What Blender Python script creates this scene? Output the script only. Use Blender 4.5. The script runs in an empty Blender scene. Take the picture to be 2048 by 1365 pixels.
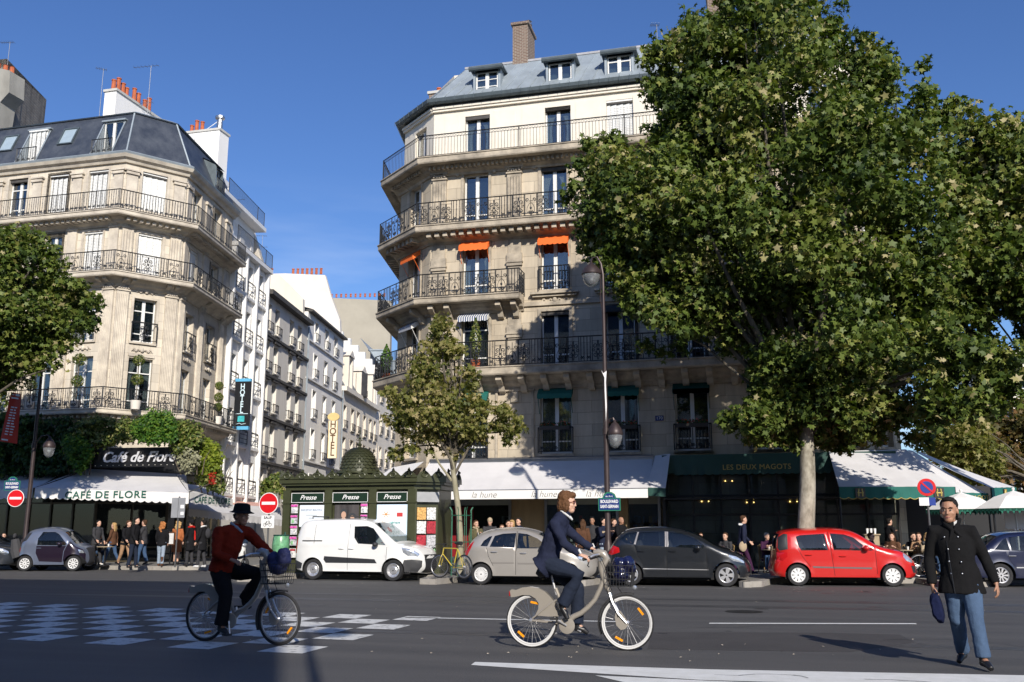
# Corner of a Paris boulevard: two stone corner buildings, a side street, kiosk, cafes, parked cars, cyclists.
# X runs along the boulevard (to the right), Y away from the camera, Z up; metres.
import bpy, math, random
import numpy as np
from mathutils import Vector, Matrix
from mathutils.geometry import delaunay_2d_cdt
scene = bpy.context.scene
C = scene.collection
R = random.Random(7)
PI = math.pi
rad = math.radians
# ---------------------------------------------------------------- camera
CAM_H, FPX = 1.42, 1900.0
YAW, PITCH = rad(14.5), math.atan(384 / FPX)
cd = bpy.data.cameras.new('camera')
cam = bpy.data.objects.new('camera', cd); C.objects.link(cam)
cd.sensor_width = 36; cd.lens = FPX / 2048 * 36; cd.clip_end = 3000; cd.clip_start = 0.1
cam.location = (0, 0, CAM_H); cam.rotation_euler = (PI / 2 + PITCH, 0, YAW)
scene.camera = cam
# ---------------------------------------------------------------- sky and sun
SUN_EL, SUN_TRAVEL = rad(28.5), rad(117.7)
w = bpy.data.worlds.new('World'); scene.world = w; w.use_nodes = True
nt = w.node_tree; bg = nt.nodes['Background']
sky = nt.nodes.new('ShaderNodeTexSky'); sky.sky_type = 'NISHITA'; sky.sun_disc = False
sky.sun_elevation = SUN_EL; sky.sun_rotation = rad(152.3)
sky.air_density = 1.0; sky.dust_density = 0.45; sky.ozone_density = 5.0
# thin cirrus wisps low over the side street
tc = nt.nodes.new('ShaderNodeTexCoord'); mp = nt.nodes.new('ShaderNodeMapping'); nz = nt.nodes.new('ShaderNodeTexNoise')
mp.inputs['Rotation'].default_value = (0, rad(-8), rad(15)); mp.inputs['Scale'].default_value = (2.2, 2.2, 14)
nz.inputs['Scale'].default_value = 1.6; nz.inputs['Detail'].default_value = 7
cr = nt.nodes.new('ShaderNodeValToRGB'); cr.color_ramp.elements[0].position = .5; cr.color_ramp.elements[1].position = .8
cr.color_ramp.elements[1].color = (.32, .32, .32, 1)
mx = nt.nodes.new('ShaderNodeMix'); mx.data_type = 'RGBA'
nt.links.new(tc.outputs['Generated'], mp.inputs[0]); nt.links.new(mp.outputs[0], nz.inputs['Vector'])
nt.links.new(nz.outputs['Fac'], cr.inputs[0]); sz_ = nt.nodes.new('ShaderNodeSeparateXYZ'); mr_ = nt.nodes.new('ShaderNodeMapRange'); mu_ = nt.nodes.new('ShaderNodeMath'); mu_.operation = 'MULTIPLY'
mr_.inputs['From Min'].default_value = .22; mr_.inputs['From Max'].default_value = .36; mr_.inputs['To Min'].default_value = 1; mr_.inputs['To Max'].default_value = 0
nt.links.new(tc.outputs['Generated'], sz_.inputs[0]); nt.links.new(sz_.outputs[2], mr_.inputs['Value']); nt.links.new(mr_.outputs[0], mu_.inputs[0]); nt.links.new(cr.outputs[0], mu_.inputs[1]); nt.links.new(mu_.outputs[0], mx.inputs[0])
hs_ = nt.nodes.new('ShaderNodeHueSaturation'); hs_.inputs['Saturation'].default_value = 1.12; hs_.inputs['Hue'].default_value = .511
nt.links.new(sky.outputs[0], hs_.inputs['Color']); nt.links.new(hs_.outputs[0], mx.inputs[6]); mx.inputs[7].default_value = (7.5, 8.2, 9.2, 1)
nt.links.new(mx.outputs[2], bg.inputs[0]); bg.inputs[1].default_value = 0.128
sl = bpy.data.lights.new('sun', 'SUN'); sl.energy = 5.0; sl.angle = rad(0.53); sl.color = (1, .93, .82)
sun = bpy.data.objects.new('sun', sl); C.objects.link(sun)
sdir = Vector((math.cos(SUN_TRAVEL) * math.cos(SUN_EL), math.sin(SUN_TRAVEL) * math.cos(SUN_EL), -math.sin(SUN_EL)))
sun.rotation_euler = sdir.to_track_quat('-Z', 'Y').to_euler(); sun.location = (0, 0, 60)
vs = scene.view_settings; vs.view_transform = 'Standard'; vs.look = 'None'; vs.exposure = 0.12; vs.gamma = 1; vs.use_curve_mapping = False
try:
    scene.cycles.max_bounces = 6; scene.cycles.diffuse_bounces = 3; scene.cycles.glossy_bounces = 3
    scene.cycles.transparent_max_bounces = 12; scene.cycles.transmission_bounces = 4
    scene.cycles.use_denoising = True; scene.cycles.caustics_reflective = False
except Exception: pass

# ---------------------------------------------------------------- measuring helper: pixel of the 2048 px photo -> metres
_fw = (-math.sin(YAW), math.cos(YAW)); _rt = (math.cos(YAW), math.sin(YAW))
def _ray(x, y):
    u = (x - 1024) / FPX; v = -(y - 682.5) / FPX
    h = math.cos(PITCH) - v * math.sin(PITCH); z = math.sin(PITCH) + v * math.cos(PITCH)
    return (_fw[0] * h + _rt[0] * u, _fw[1] * h + _rt[1] * u, z)
def at(x, y, Y):
    r = _ray(x, y); t = Y / r[1]; return Vector((r[0] * t, Y, CAM_H + r[2] * t))
def gnd(x, y, z=0.0):
    r = _ray(x, y); t = (z - CAM_H) / r[2]; return Vector((r[0] * t, r[1] * t, z))

# ---------------------------------------------------------------- materials
MAT = {}
def mat(name, col, rough=.7, metal=0.0, var=0.12, scale=3.0, bump=0.0, bscale=None, col2=None, spec=.5, streak=0.0, coat=0.0, emit=None):
    if name in MAT: return MAT[name]
    m = bpy.data.materials.new(name); m.use_nodes = True; n = m.node_tree.nodes; L = m.node_tree.links
    b = n['Principled BSDF']; b.inputs['Roughness'].default_value = rough; b.inputs['Metallic'].default_value = metal
    b.inputs['Specular IOR Level'].default_value = spec
    if coat: b.inputs['Coat Weight'].default_value = coat; b.inputs['Coat Roughness'].default_value = .03
    if emit: b.inputs['Emission Color'].default_value = (*emit[0], 1); b.inputs['Emission Strength'].default_value = emit[1]
    c1 = tuple(c * (1 - var) for c in col) if col2 is None else col
    c2 = tuple(min(1, c * (1 + var)) for c in col) if col2 is None else col2
    if var or col2:
        t = n.new('ShaderNodeTexCoord'); mpn = n.new('ShaderNodeMapping'); z = n.new('ShaderNodeTexNoise')
        z.inputs['Scale'].default_value = scale; z.inputs['Detail'].default_value = 6; z.inputs['Roughness'].default_value = .62
        if streak: mpn.inputs['Scale'].default_value = (1, 1, streak)
        r = n.new('ShaderNodeValToRGB'); r.color_ramp.elements[0].position = .33; r.color_ramp.elements[1].position = .67
        r.color_ramp.elements[0].color = (*c1, 1); r.color_ramp.elements[1].color = (*c2, 1)
        L.new(t.outputs['Object'], mpn.inputs[0]); L.new(mpn.outputs[0], z.inputs['Vector']); L.new(z.outputs['Fac'], r.inputs[0]); L.new(r.outputs[0], b.inputs['Base Color'])
    else: b.inputs['Base Color'].default_value = (*col, 1)
    if bump:
        t = n.new('ShaderNodeTexCoord'); z = n.new('ShaderNodeTexNoise'); z.inputs['Scale'].default_value = bscale or scale * 4; z.inputs['Detail'].default_value = 4
        bp = n.new('ShaderNodeBump'); bp.inputs['Strength'].default_value = bump; bp.inputs['Distance'].default_value = .02
        L.new(t.outputs['Object'], z.inputs['Vector']); L.new(z.outputs['Fac'], bp.inputs['Height']); L.new(bp.outputs[0], b.inputs['Normal'])
    MAT[name] = m; return m
def stone(name, col, dark, mortar, bw=1.0, bh=.36, stain=.55, rough=.85, msize=.012):
    """cut stone: block joints, block to block tone, rain streaks and soot blotches"""
    m = bpy.data.materials.new(name); m.use_nodes = True; n = m.node_tree.nodes; L = m.node_tree.links
    b = n['Principled BSDF']; b.inputs['Roughness'].default_value = rough; b.inputs['Specular IOR Level'].default_value = .25
    t = n.new('ShaderNodeTexCoord'); s = n.new('ShaderNodeSeparateXYZ'); cb = n.new('ShaderNodeCombineXYZ'); ad = n.new('ShaderNodeMath'); ad.operation = 'ADD'
    L.new(t.outputs['Object'], s.inputs[0]); L.new(s.outputs[0], ad.inputs[0]); L.new(s.outputs[1], ad.inputs[1])
    L.new(ad.outputs[0], cb.inputs[0]); L.new(s.outputs[2], cb.inputs[1])
    br = n.new('ShaderNodeTexBrick'); br.inputs['Scale'].default_value = 1; br.inputs['Brick Width'].default_value = bw; br.inputs['Row Height'].default_value = bh
    br.inputs['Mortar Size'].default_value = msize; br.inputs['Mortar Smooth'].default_value = .4
    br.inputs['Color1'].default_value = (*col, 1); br.inputs['Color2'].default_value = (*[c * .76 for c in col], 1); br.inputs['Mortar'].default_value = (*mortar, 1)
    L.new(cb.outputs[0], br.inputs['Vector'])
    def noise(sc, vec_scale=(1, 1, 1)):
        mpn = n.new('ShaderNodeMapping'); mpn.inputs['Scale'].default_value = vec_scale
        z = n.new('ShaderNodeTexNoise'); z.inputs['Scale'].default_value = sc; z.inputs['Detail'].default_value = 8; z.inputs['Roughness'].default_value = .65
        L.new(t.outputs['Object'], mpn.inputs[0]); L.new(mpn.outputs[0], z.inputs['Vector']); return z
    z1 = noise(.8, (1, 1, .35)); z2 = noise(2.6, (1, 1, .12)); 
    mu = n.new('ShaderNodeMath'); mu.operation = 'MULTIPLY'; L.new(z1.outputs['Fac'], mu.inputs[0]); L.new(z2.outputs['Fac'], mu.inputs[1])
    mr = n.new('ShaderNodeMapRange'); mr.inputs['From Min'].default_value = .17; mr.inputs['From Max'].default_value = .36; mr.inputs['To Max'].default_value = stain
    L.new(mu.outputs[0], mr.inputs['Value'])
    mx_ = n.new('ShaderNodeMix'); mx_.data_type = 'RGBA'; L.new(mr.outputs[0], mx_.inputs[0]); L.new(br.outputs['Color'], mx_.inputs[6]); mx_.inputs[7].default_value = (*dark, 1)
    L.new(mx_.outputs[2], b.inputs['Base Color'])
    bp = n.new('ShaderNodeBump'); bp.inputs['Strength'].default_value = .5; bp.inputs['Distance'].default_value = .015
    iv = n.new('ShaderNodeMath'); iv.operation = 'SUBTRACT'; iv.inputs[0].default_value = 1; L.new(br.outputs['Fac'], iv.inputs[1])
    z3 = noise(14); a2 = n.new('ShaderNodeMath'); a2.operation = 'MULTIPLY_ADD'; a2.inputs[1].default_value = .35; L.new(z3.outputs['Fac'], a2.inputs[0]); L.new(iv.outputs[0], a2.inputs[2])
    L.new(a2.outputs[0], bp.inputs['Height']); L.new(bp.outputs[0], b.inputs['Normal'])
    MAT[name] = m; return m
def glass_mat(name, tint=(.02, .03, .04), gloss=.16, clear=.35, rough=.02):
    m = bpy.data.materials.new(name); m.use_nodes = True; n = m.node_tree.nodes; L = m.node_tree.links
    n.remove(n['Principled BSDF']); out = n['Material Output']
    tr = n.new('ShaderNodeBsdfTransparent'); tr.inputs[0].default_value = (.8, .86, .86, 1)
    df = n.new('ShaderNodeBsdfDiffuse'); df.inputs[0].default_value = (*tint, 1)
    gl = n.new('ShaderNodeBsdfGlossy'); gl.inputs['Roughness'].default_value = rough; gl.inputs[0].default_value = (1, 1, 1, 1)
    m1 = n.new('ShaderNodeMixShader'); m1.inputs[0].default_value = clear; L.new(df.outputs[0], m1.inputs[1]); L.new(tr.outputs[0], m1.inputs[2])
    lw = n.new('ShaderNodeLayerWeight'); pw = n.new('ShaderNodeMath'); pw.operation = 'POWER'; pw.inputs[1].default_value = 4; L.new(lw.outputs['Facing'], pw.inputs[0])
    ma = n.new('ShaderNodeMath'); ma.operation = 'MULTIPLY_ADD'; ma.use_clamp = True; ma.inputs[1].default_value = .8; ma.inputs[2].default_value = gloss; L.new(pw.outputs[0], ma.inputs[0])
    m2 = n.new('ShaderNodeMixShader'); L.new(ma.outputs[0], m2.inputs[0]); L.new(m1.outputs[0], m2.inputs[1]); L.new(gl.outputs[0], m2.inputs[2])
    L.new(m2.outputs[0], out.inputs[0]); MAT[name] = m; return m
def leaf_mat(name, cols, transl=.35):
    m = bpy.data.materials.new(name); m.use_nodes = True; n = m.node_tree.nodes; L = m.node_tree.links
    n.remove(n['Principled BSDF']); out = n['Material Output']
    at_ = n.new('ShaderNodeAttribute'); at_.attribute_name = 'tint'; r = n.new('ShaderNodeValToRGB')
    els = r.color_ramp.elements
    while len(els) < len(cols): els.new(.5)
    for i, (p, c) in enumerate(cols): els[i].position = p; els[i].color = (*c, 1)
    L.new(at_.outputs['Fac'], r.inputs[0])
    df = n.new('ShaderNodeBsdfPrincipled'); df.inputs['Roughness'].default_value = .55; df.inputs['Specular IOR Level'].default_value = .35; tl = n.new('ShaderNodeBsdfTranslucent')
    L.new(r.outputs[0], df.inputs['Base Color'])
    g = n.new('ShaderNodeMix'); g.data_type = 'RGBA'; g.blend_type = 'MULTIPLY'; g.inputs[0].default_value = 1; g.inputs[7].default_value = (1.3, 1.5, .5, 1)
    L.new(r.outputs[0], g.inputs[6]); L.new(g.outputs[2], tl.inputs[0])
    ms = n.new('ShaderNodeMixShader'); ms.inputs[0].default_value = transl; L.new(df.outputs[0], ms.inputs[1]); L.new(tl.outputs[0], ms.inputs[2])
    L.new(ms.outputs[0], out.inputs[0]); MAT[name] = m; return m

# ---------------------------------------------------------------- mesh builder
class MB:
    def __init__(s): s.v = []; s.f = []
    def add(s, vs_, fs_):
        o = len(s.v); s.v.extend([tuple(p) for p in vs_]); s.f.extend([tuple(i + o for i in f) for f in fs_]); return o
    def box(s, x0, x1, y0, y1, z0, z1):
        s.add([(x0, y0, z0), (x1, y0, z0), (x1, y1, z0), (x0, y1, z0), (x0, y0, z1), (x1, y0, z1), (x1, y1, z1), (x0, y1, z1)],
              [(0, 3, 2, 1), (4, 5, 6, 7), (0, 1, 5, 4), (1, 2, 6, 5), (2, 3, 7, 6), (3, 0, 4, 7)])
    def quad(s, a, b, c, d): s.add([a, b, c, d], [(0, 1, 2, 3)])
    def prism(s, pts, z0, z1):
        """footprint polygon (x,y) extruded in z"""
        n = len(pts); s.add([(p[0], p[1], z0) for p in pts] + [(p[0], p[1], z1) for p in pts],
              [tuple(reversed(range(n))), tuple(range(n, 2 * n))] + [(i, (i + 1) % n, (i + 1) % n + n, i + n) for i in range(n)])
    def plate(s, pts, y0, y1):
        """outline polygon (x,z) given thickness in y"""
        n = len(pts); s.add([(p[0], y0, p[1]) for p in pts] + [(p[0], y1, p[1]) for p in pts],
              [tuple(range(n)), tuple(reversed(range(n, 2 * n)))] + [((i + 1) % n, i, i + n, (i + 1) % n + n) for i in range(n)])
    def tube(s, pts, r, n=6, caps=True, closed=False):
        pts = [Vector(p) for p in pts]; m = len(pts); rs = r if isinstance(r, (list, tuple)) else [r] * m
        prev = None; base = len(s.v)
        for i, p in enumerate(pts):
            a = pts[(i - 1) % m] if (closed or i > 0) else p; b = pts[(i + 1) % m] if (closed or i < m - 1) else p
            t = (b - a); t = t.normalized() if t.length > 1e-9 else Vector((0, 0, 1))
            if prev is None: u = t.orthogonal().normalized()
            else:
                u = prev - t * prev.dot(t); u = u.normalized() if u.length > 1e-6 else t.orthogonal().normalized()
            prev = u; wv = t.cross(u)
            ph = PI / n if n == 4 else 0
            for k in range(n):
                an = 2 * PI * k / n + ph; s.v.append(tuple(p + (u * math.cos(an) + wv * math.sin(an)) * rs[i]))
        segs = m if closed else m - 1
        for i in range(segs):
            a = base + i * n; b = base + ((i + 1) % m) * n
            for k in range(n): s.f.append((a + k, a + (k + 1) % n, b + (k + 1) % n, b + k))
        if caps and not closed:
            s.f.append(tuple(base + k for k in reversed(range(n)))); s.f.append(tuple(base + (m - 1) * n + k for k in range(n)))
    def lathe(s, prof, c=(0, 0, 0), n=16, axis='z', rx=1, ry=1, caps=True):
        base = len(s.v)
        for r, h in prof:
            for k in range(n):
                a = 2 * PI * k / n; x, y = r * math.cos(a) * rx, r * math.sin(a) * ry
                p = (x, y, h) if axis == 'z' else ((x, h, y) if axis == 'y' else (h, x, y))
                s.v.append((p[0] + c[0], p[1] + c[1], p[2] + c[2]))
        for i in range(len(prof) - 1):
            for k in range(n):
                q = (base + i * n + k, base + i * n + (k + 1) % n, base + (i + 1) * n + (k + 1) % n, base + (i + 1) * n + k)
                s.f.append(q if axis != 'y' else q[::-1])
        for i, rev in ((0, True), (len(prof) - 1, False)):
            if caps and prof[i][0] > 1e-4:
                q = [base + i * n + k for k in range(n)]; s.f.append(tuple(q[::-1] if rev != (axis == 'y') else q))
    def ball(s, c, rx, ry=None, rz=None, n=10, m=7):
        ry = ry or rx; rz = rz or rx; b = len(s.v)
        for i in range(m + 1):
            t = PI * i / m
            for k in range(n): a = 2 * PI * k / n; s.v.append((c[0] + rx * math.sin(t) * math.cos(a), c[1] + ry * math.sin(t) * math.sin(a), c[2] - rz * math.cos(t)))
        for i in range(m):
            for k in range(n): s.f.append((b + i * n + k, b + i * n + (k + 1) % n, b + (i + 1) * n + (k + 1) % n, b + (i + 1) * n + k))
    def sweep(s, prof, path, closed_prof=True, caps=True):
        """prof: (d,z) with d = outward distance, swept along a ground path with mitred corners"""
        base = len(s.v); m = len(prof); cols = [offset_path(path, d) for d, z in prof]
        for i in range(len(path)):
            for j, (d, z) in enumerate(prof): s.v.append((cols[j][i][0], cols[j][i][1], z))
        e = m if closed_prof else m - 1
        for i in range(len(path) - 1):
            for j in range(e):
                k = (j + 1) % m; s.f.append((base + i * m + j, base + (i + 1) * m + j, base + (i + 1) * m + k, base + i * m + k))
        if caps and closed_prof:
            s.f.append(tuple(base + j for j in range(m))); s.f.append(tuple(base + (len(path) - 1) * m + j for j in reversed(range(m))))
    def xform(s, M): s.v = [tuple(M @ Vector(p)) for p in s.v]; return s
    def build(s, name, m, parent=None, loc=(0, 0, 0), rz=0.0, smooth=False, world=False):
        me = bpy.data.meshes.new(name); me.from_pydata(s.v, [], s.f); me.update()
        if m is not None: me.materials.append(m)
        o = bpy.data.objects.new(name, me); C.objects.link(o)
        o.location = loc; o.rotation_euler = (0, 0, rz)
        if parent is not None: o.parent = parent
        if smooth:
            me.polygons.foreach_set('use_smooth', [True] * len(me.polygons))
            try: me.set_sharp_from_angle(angle=rad(38 if smooth is True else smooth))
            except Exception: pass
        return o
def offset_path(path, d):
    out = []; n = len(path)
    for i in range(n):
        dirs = []
        if i > 0: dirs.append((path[i][0] - path[i - 1][0], path[i][1] - path[i - 1][1]))
        if i < n - 1: dirs.append((path[i + 1][0] - path[i][0], path[i + 1][1] - path[i][1]))
        ns = []
        for dx, dy in dirs: l = math.hypot(dx, dy); ns.append((dy / l, -dx / l))
        if len(ns) == 1: nx, ny = ns[0]; k = 1
        else:
            nx, ny = ns[0][0] + ns[1][0], ns[0][1] + ns[1][1]; l = math.hypot(nx, ny); nx /= l; ny /= l; k = 1 / (nx * ns[0][0] + ny * ns[0][1])
        out.append((path[i][0] + nx * d * k, path[i][1] + ny * d * k))
    return out
def tag(o, label=None, cat=None, group=None, kind=None):
    if label: o['label'] = label
    if cat: o['category'] = cat
    if group: o['group'] = group
    if kind: o['kind'] = kind
    return o
def empty(name, loc=(0, 0, 0), rz=0.0, parent=None):
    o = bpy.data.objects.new(name, None); C.objects.link(o); o.location = loc; o.rotation_euler = (0, 0, rz)
    o.empty_display_size = .2
    if parent is not None: o.parent = parent
    return o
_kids = {}
def copy_tree(o, parent=None, loc=None, rz=None):
    c = o.copy(); C.objects.link(c)
    c.parent = parent if parent is not None else None
    if loc is not None: c.location = loc
    if rz is not None: c.rotation_euler = (0, 0, rz)
    for ch in list(o.children): copy_tree(ch, c)
    return c
def text_obj(name, s, size, m, parent, loc, rot=(PI / 2, 0, 0), shear=0.0, ext=.006, align='CENTER', space=1.0, xs=1.0, bold=0.0, curve=None):
    cu = bpy.data.curves.new(name, 'FONT'); cu.body = s; cu.size = size; cu.shear = shear; cu.extrude = ext; cu.align_x = align; cu.align_y = 'CENTER'; cu.space_character = space; cu.offset = bold; cu.resolution_u = 3
    t = bpy.data.objects.new(name, cu); C.objects.link(t)
    dg = bpy.context.evaluated_depsgraph_get(); me = bpy.data.meshes.new_from_object(t.evaluated_get(dg))
    bpy.data.objects.remove(t); bpy.data.curves.remove(cu)
    me.materials.clear(); me.materials.append(m); me.name = name
    o = bpy.data.objects.new(name, me); C.objects.link(o); o.parent = parent; o.location = loc; o.rotation_euler = rot; o.scale = (xs, 1, 1)
    return o
def leaves_mesh(name, P, N, size, m, parent=None, seed=1, lobes=5, tint=None, jitter=.5):
    """P (n,3) leaf centres, N (n,3) preferred facing; builds lobed leaves as fans of small faces"""
    rg = np.random.default_rng(seed); n = len(P); k = lobes * 2
    ax = N + rg.normal(0, jitter, (n, 3)); ax /= np.linalg.norm(ax, axis=1, keepdims=True) + 1e-9
    u = np.cross(ax, rg.normal(0, 1, (n, 3))); u /= np.linalg.norm(u, axis=1, keepdims=True) + 1e-9
    v = np.cross(ax, u); sz = size * rg.uniform(.65, 1.25, (n, 1))
    ang = np.arange(k) * 2 * PI / k; rr = np.where(np.arange(k) % 2 == 0, 1.0, .5); rr[0] = 1.1
    droop = np.where(np.arange(k) % 2 == 0, -.22, .0)
    verts = np.empty((n, k + 1, 3)); verts[:, 0] = P
    for i in range(k):
        verts[:, i + 1] = P + sz * (u * (rr[i] * math.cos(ang[i])) + v * (rr[i] * .9 * math.sin(ang[i])) + ax * droop[i])
    me = bpy.data.meshes.new(name); nv = n * (k + 1); nf = n * k
    me.vertices.add(nv); me.vertices.foreach_set('co', verts.reshape(-1).astype(np.float32))
    base = (np.arange(n) * (k + 1))[:, None, None]; idx = np.arange(k)
    tri = np.stack([np.zeros(k, int), idx + 1, (idx + 1) % k + 1], 1)[None] + base
    me.loops.add(nf * 3); me.loops.foreach_set('vertex_index', tri.reshape(-1).astype(np.int32))
    me.polygons.add(nf); me.polygons.foreach_set('loop_start', (np.arange(nf) * 3).astype(np.int32))
    try: me.polygons.foreach_set('loop_total', np.full(nf, 3, np.int32))
    except Exception: pass
    me.update(calc_edges=True)
    tv = rg.uniform(0, 1, n) if tint is None else tint
    a = me.attributes.new('tint', 'FLOAT', 'POINT'); a.data.foreach_set('value', np.repeat(tv, k + 1).astype(np.float32))
    me.materials.append(m); o = bpy.data.objects.new(name, me); C.objects.link(o)
    if parent is not None: o.parent = parent
    return o
# ---------------------------------------------------------------- shared materials
M_white = mat('white_paint', (.74, .74, .72), .45, var=.04)
M_shut = mat('shutter_white', (.78, .78, .76), .6, var=.05)
M_iron = mat('wrought_iron', (.018, .019, .022), .45, .3, var=.2, scale=8)
M_ironb = mat('balcony_iron', (.022, .024, .028), .5, .2, var=.2, scale=8)
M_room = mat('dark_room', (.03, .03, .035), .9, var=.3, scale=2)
M_curt = mat('net_curtain', (.6, .6, .58), .9, var=.1, scale=6)
M_glass = glass_mat('window_glass', (.02, .03, .045), .13, .74)
M_shopglass = glass_mat('shop_glass', (.01, .012, .015), .035, .75)
M_orange = mat('orange_awning', (.85, .16, .025), .8, var=.06)
M_green = mat('green_awning', (.008, .12, .1), .75, var=.1)
M_greenD = mat('dark_green_paint', (.012, .06, .05), .5, var=.1)
M_zinc = mat('zinc_sheet', (.30, .345, .38), .5, .25, var=.16, scale=1.4, bump=.12, bscale=3)
M_zincd = mat('zinc_gutter', (.10, .125, .14), .5, .35, var=.2, scale=3)
M_slate = mat('slate_roof', (.028, .036, .055), .5, 0, col2=(.07, .08, .1), scale=1.6, bump=.5, bscale=9)
M_terra = mat('terracotta', (.42, .11, .045), .8, var=.2)
M_stoneR = stone('stone_right', (.62, .535, .41), (.25, .21, .165), (.36, .31, .24), 1.15, .47, .5)
M_stoneRt = mat('trim_right', (.55, .475, .37), .85, col2=(.24, .21, .17), scale=1.5, bump=.4, bscale=8)
M_cream = mat('cream_render', (.74, .685, .59), .8, var=.05, scale=1.2, bump=.08)
M_stoneL = stone('stone_left', (.74, .665, .55), (.34, .30, .25), (.48, .43, .36), 1.3, .42, .45)
M_stoneLt = mat('trim_left', (.70, .63, .52), .85, col2=(.42, .37, .31), scale=1.3, bump=.3, bscale=7)
M_whitewall = mat('white_render', (.80, .785, .76), .8, col2=(.86, .85, .83), scale=.7, streak=.25, bump=.08)
M_greywall = mat('grey_render', (.62, .58, .52), .85, col2=(.74, .70, .63), scale=.9, streak=.3, bump=.15)
M_palewall = mat('pale_render', (.76, .74, .70), .85, col2=(.84, .82, .79), scale=.8, streak=.3, bump=.1)
M_beigewall = mat('beige_render', (.68, .62, .53), .85, col2=(.78, .72, .63), scale=.9, streak=.3, bump=.1)
M_cornice = mat('soot_cornice', (.07, .065, .06), .8, var=.3, scale=3)
M_brick = stone('brown_brick', (.20, .13, .10), (.10, .07, .06), (.36, .32, .27), .22, .075, .3, msize=.014)
M_metal = mat('bare_metal', (.42, .43, .44), .35, .9, var=.1)
M_wood = mat('shop_wood', (.42, .29, .15), .6, var=.15, scale=3, streak=.2)
# ================================================================ ground, road, pavements
def asphalt():
    m = bpy.data.materials.new('asphalt'); m.use_nodes = True; n = m.node_tree.nodes; L = m.node_tree.links; b = n['Principled BSDF']
    b.inputs['Roughness'].default_value = .72; b.inputs['Specular IOR Level'].default_value = .35
    t = n.new('ShaderNodeTexCoord'); mp_ = n.new('ShaderNodeMapping'); mp_.inputs['Scale'].default_value = (.12, 1.3, 1); mp_.inputs['Rotation'].default_value = (0, 0, rad(-2))
    z = n.new('ShaderNodeTexNoise'); z.inputs['Scale'].default_value = 1.1; z.inputs['Detail'].default_value = 6
    L.new(t.outputs['Object'], mp_.inputs[0]); L.new(mp_.outputs[0], z.inputs['Vector'])
    r = n.new('ShaderNodeValToRGB'); r.color_ramp.elements[0].position = .3; r.color_ramp.elements[1].position = .7
    r.color_ramp.elements[0].color = (.062, .061, .062, 1); r.color_ramp.elements[1].color = (.092, .089, .087, 1); L.new(z.outputs['Fac'], r.inputs[0])
    g = n.new('ShaderNodeTexNoise'); g.inputs['Scale'].default_value = 70; g.inputs['Detail'].default_value = 3; L.new(t.outputs['Object'], g.inputs['Vector'])
    g2 = n.new('ShaderNodeValToRGB'); g2.color_ramp.elements[0].position = .35; g2.color_ramp.elements[1].position = .72; g2.color_ramp.elements[0].color = (.72, .72, .72, 1); g2.color_ramp.elements[1].color = (1.5, 1.5, 1.48, 1)
    L.new(g.outputs['Fac'], g2.inputs[0]); x = n.new('ShaderNodeMix'); x.data_type = 'RGBA'; x.blend_type = 'MULTIPLY'; x.inputs[0].default_value = 1
    L.new(r.outputs[0], x.inputs[6]); L.new(g2.outputs[0], x.inputs[7]); L.new(x.outputs[2], b.inputs['Base Color'])
    bp = n.new('ShaderNodeBump'); bp.inputs['Strength'].default_value = .35; bp.inputs['Distance'].default_value = .01; L.new(g.outputs['Fac'], bp.inputs['Height']); L.new(bp.outputs[0], b.inputs['Normal'])
    return m
M_road = asphalt()
M_patch = mat('asphalt_repair', (.05, .046, .045), .8, var=.12, scale=1.5, bump=.3, bscale=50)
M_pave = mat('pavement_asphalt', (.15, .145, .135), .85, col2=(.21, .20, .185), scale=1.5, bump=.3, bscale=30)
M_kerb = mat('granite_kerb', (.27, .25, .225), .8, col2=(.36, .335, .30), scale=5, bump=.3, bscale=20)
M_paint = mat('road_paint', (.62, .62, .59), .7, col2=(.72, .72, .7), scale=5, bump=.2, bscale=40)
g = MB(); g.quad((-900, -500, -.012), (900, -500, -.012), (900, 1500, -.012), (-900, 1500, -.012)); tag(g.build('ground', M_pave), kind='structure')
g = MB()
g.quad((-150, 2.2, 0), (150, 2.2, 0), (150, 60, 0), (-150, 60, 0)); tag(g.build('road', M_road), kind='structure')
dv = Vector((math.cos(rad(100.8)), math.sin(rad(100.8)), 0)); nv = Vector((math.sin(rad(100.8)), -math.cos(rad(100.8)), 0))
S0 = Vector((-26.95, 39.43, 0))
g = MB(); a = S0 + nv * 1.0 + dv * 21; b = S0 + nv * 10.5 + dv * 21
g.quad(a + Vector((0, 0, .001)), b + Vector((0, 0, .001)), b + dv * 160 + Vector((0, 0, .001)), a + dv * 160 + Vector((0, 0, .001))); tag(g.build('side_street_road', M_road), kind='structure')
def pavement(name, pts, kerbs, z=.15):
    """pts: polygon; kerbs: index range of edges that get a stone kerb"""
    m = MB(); m.prism(pts, -.01, z); o = m.build(name, M_pave); tag(o, kind='structure')
    k = MB()
    line = [pts[i] for i in kerbs]
    for i in range(len(line) - 1):
        a, b = Vector((*line[i], 0)), Vector((*line[i + 1], 0)); d = (b - a); l = d.length; d.normalize(); nn = Vector((d.y, -d.x, 0)); s = 0
        while s < l - .01:
            e = min(l, s + R.uniform(.9, 1.15)); p, q = a + d * (s + .004), a + d * (e - .004)
            if e - s > .03: k.prism([(p + nn * .012)[:2], (q + nn * .012)[:2], (q - nn * .2)[:2], (p - nn * .2)[:2]], -.01, z + .004)
            s = e
    tag(k.build('kerb', M_kerb), kind='structure')
    return o
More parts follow.
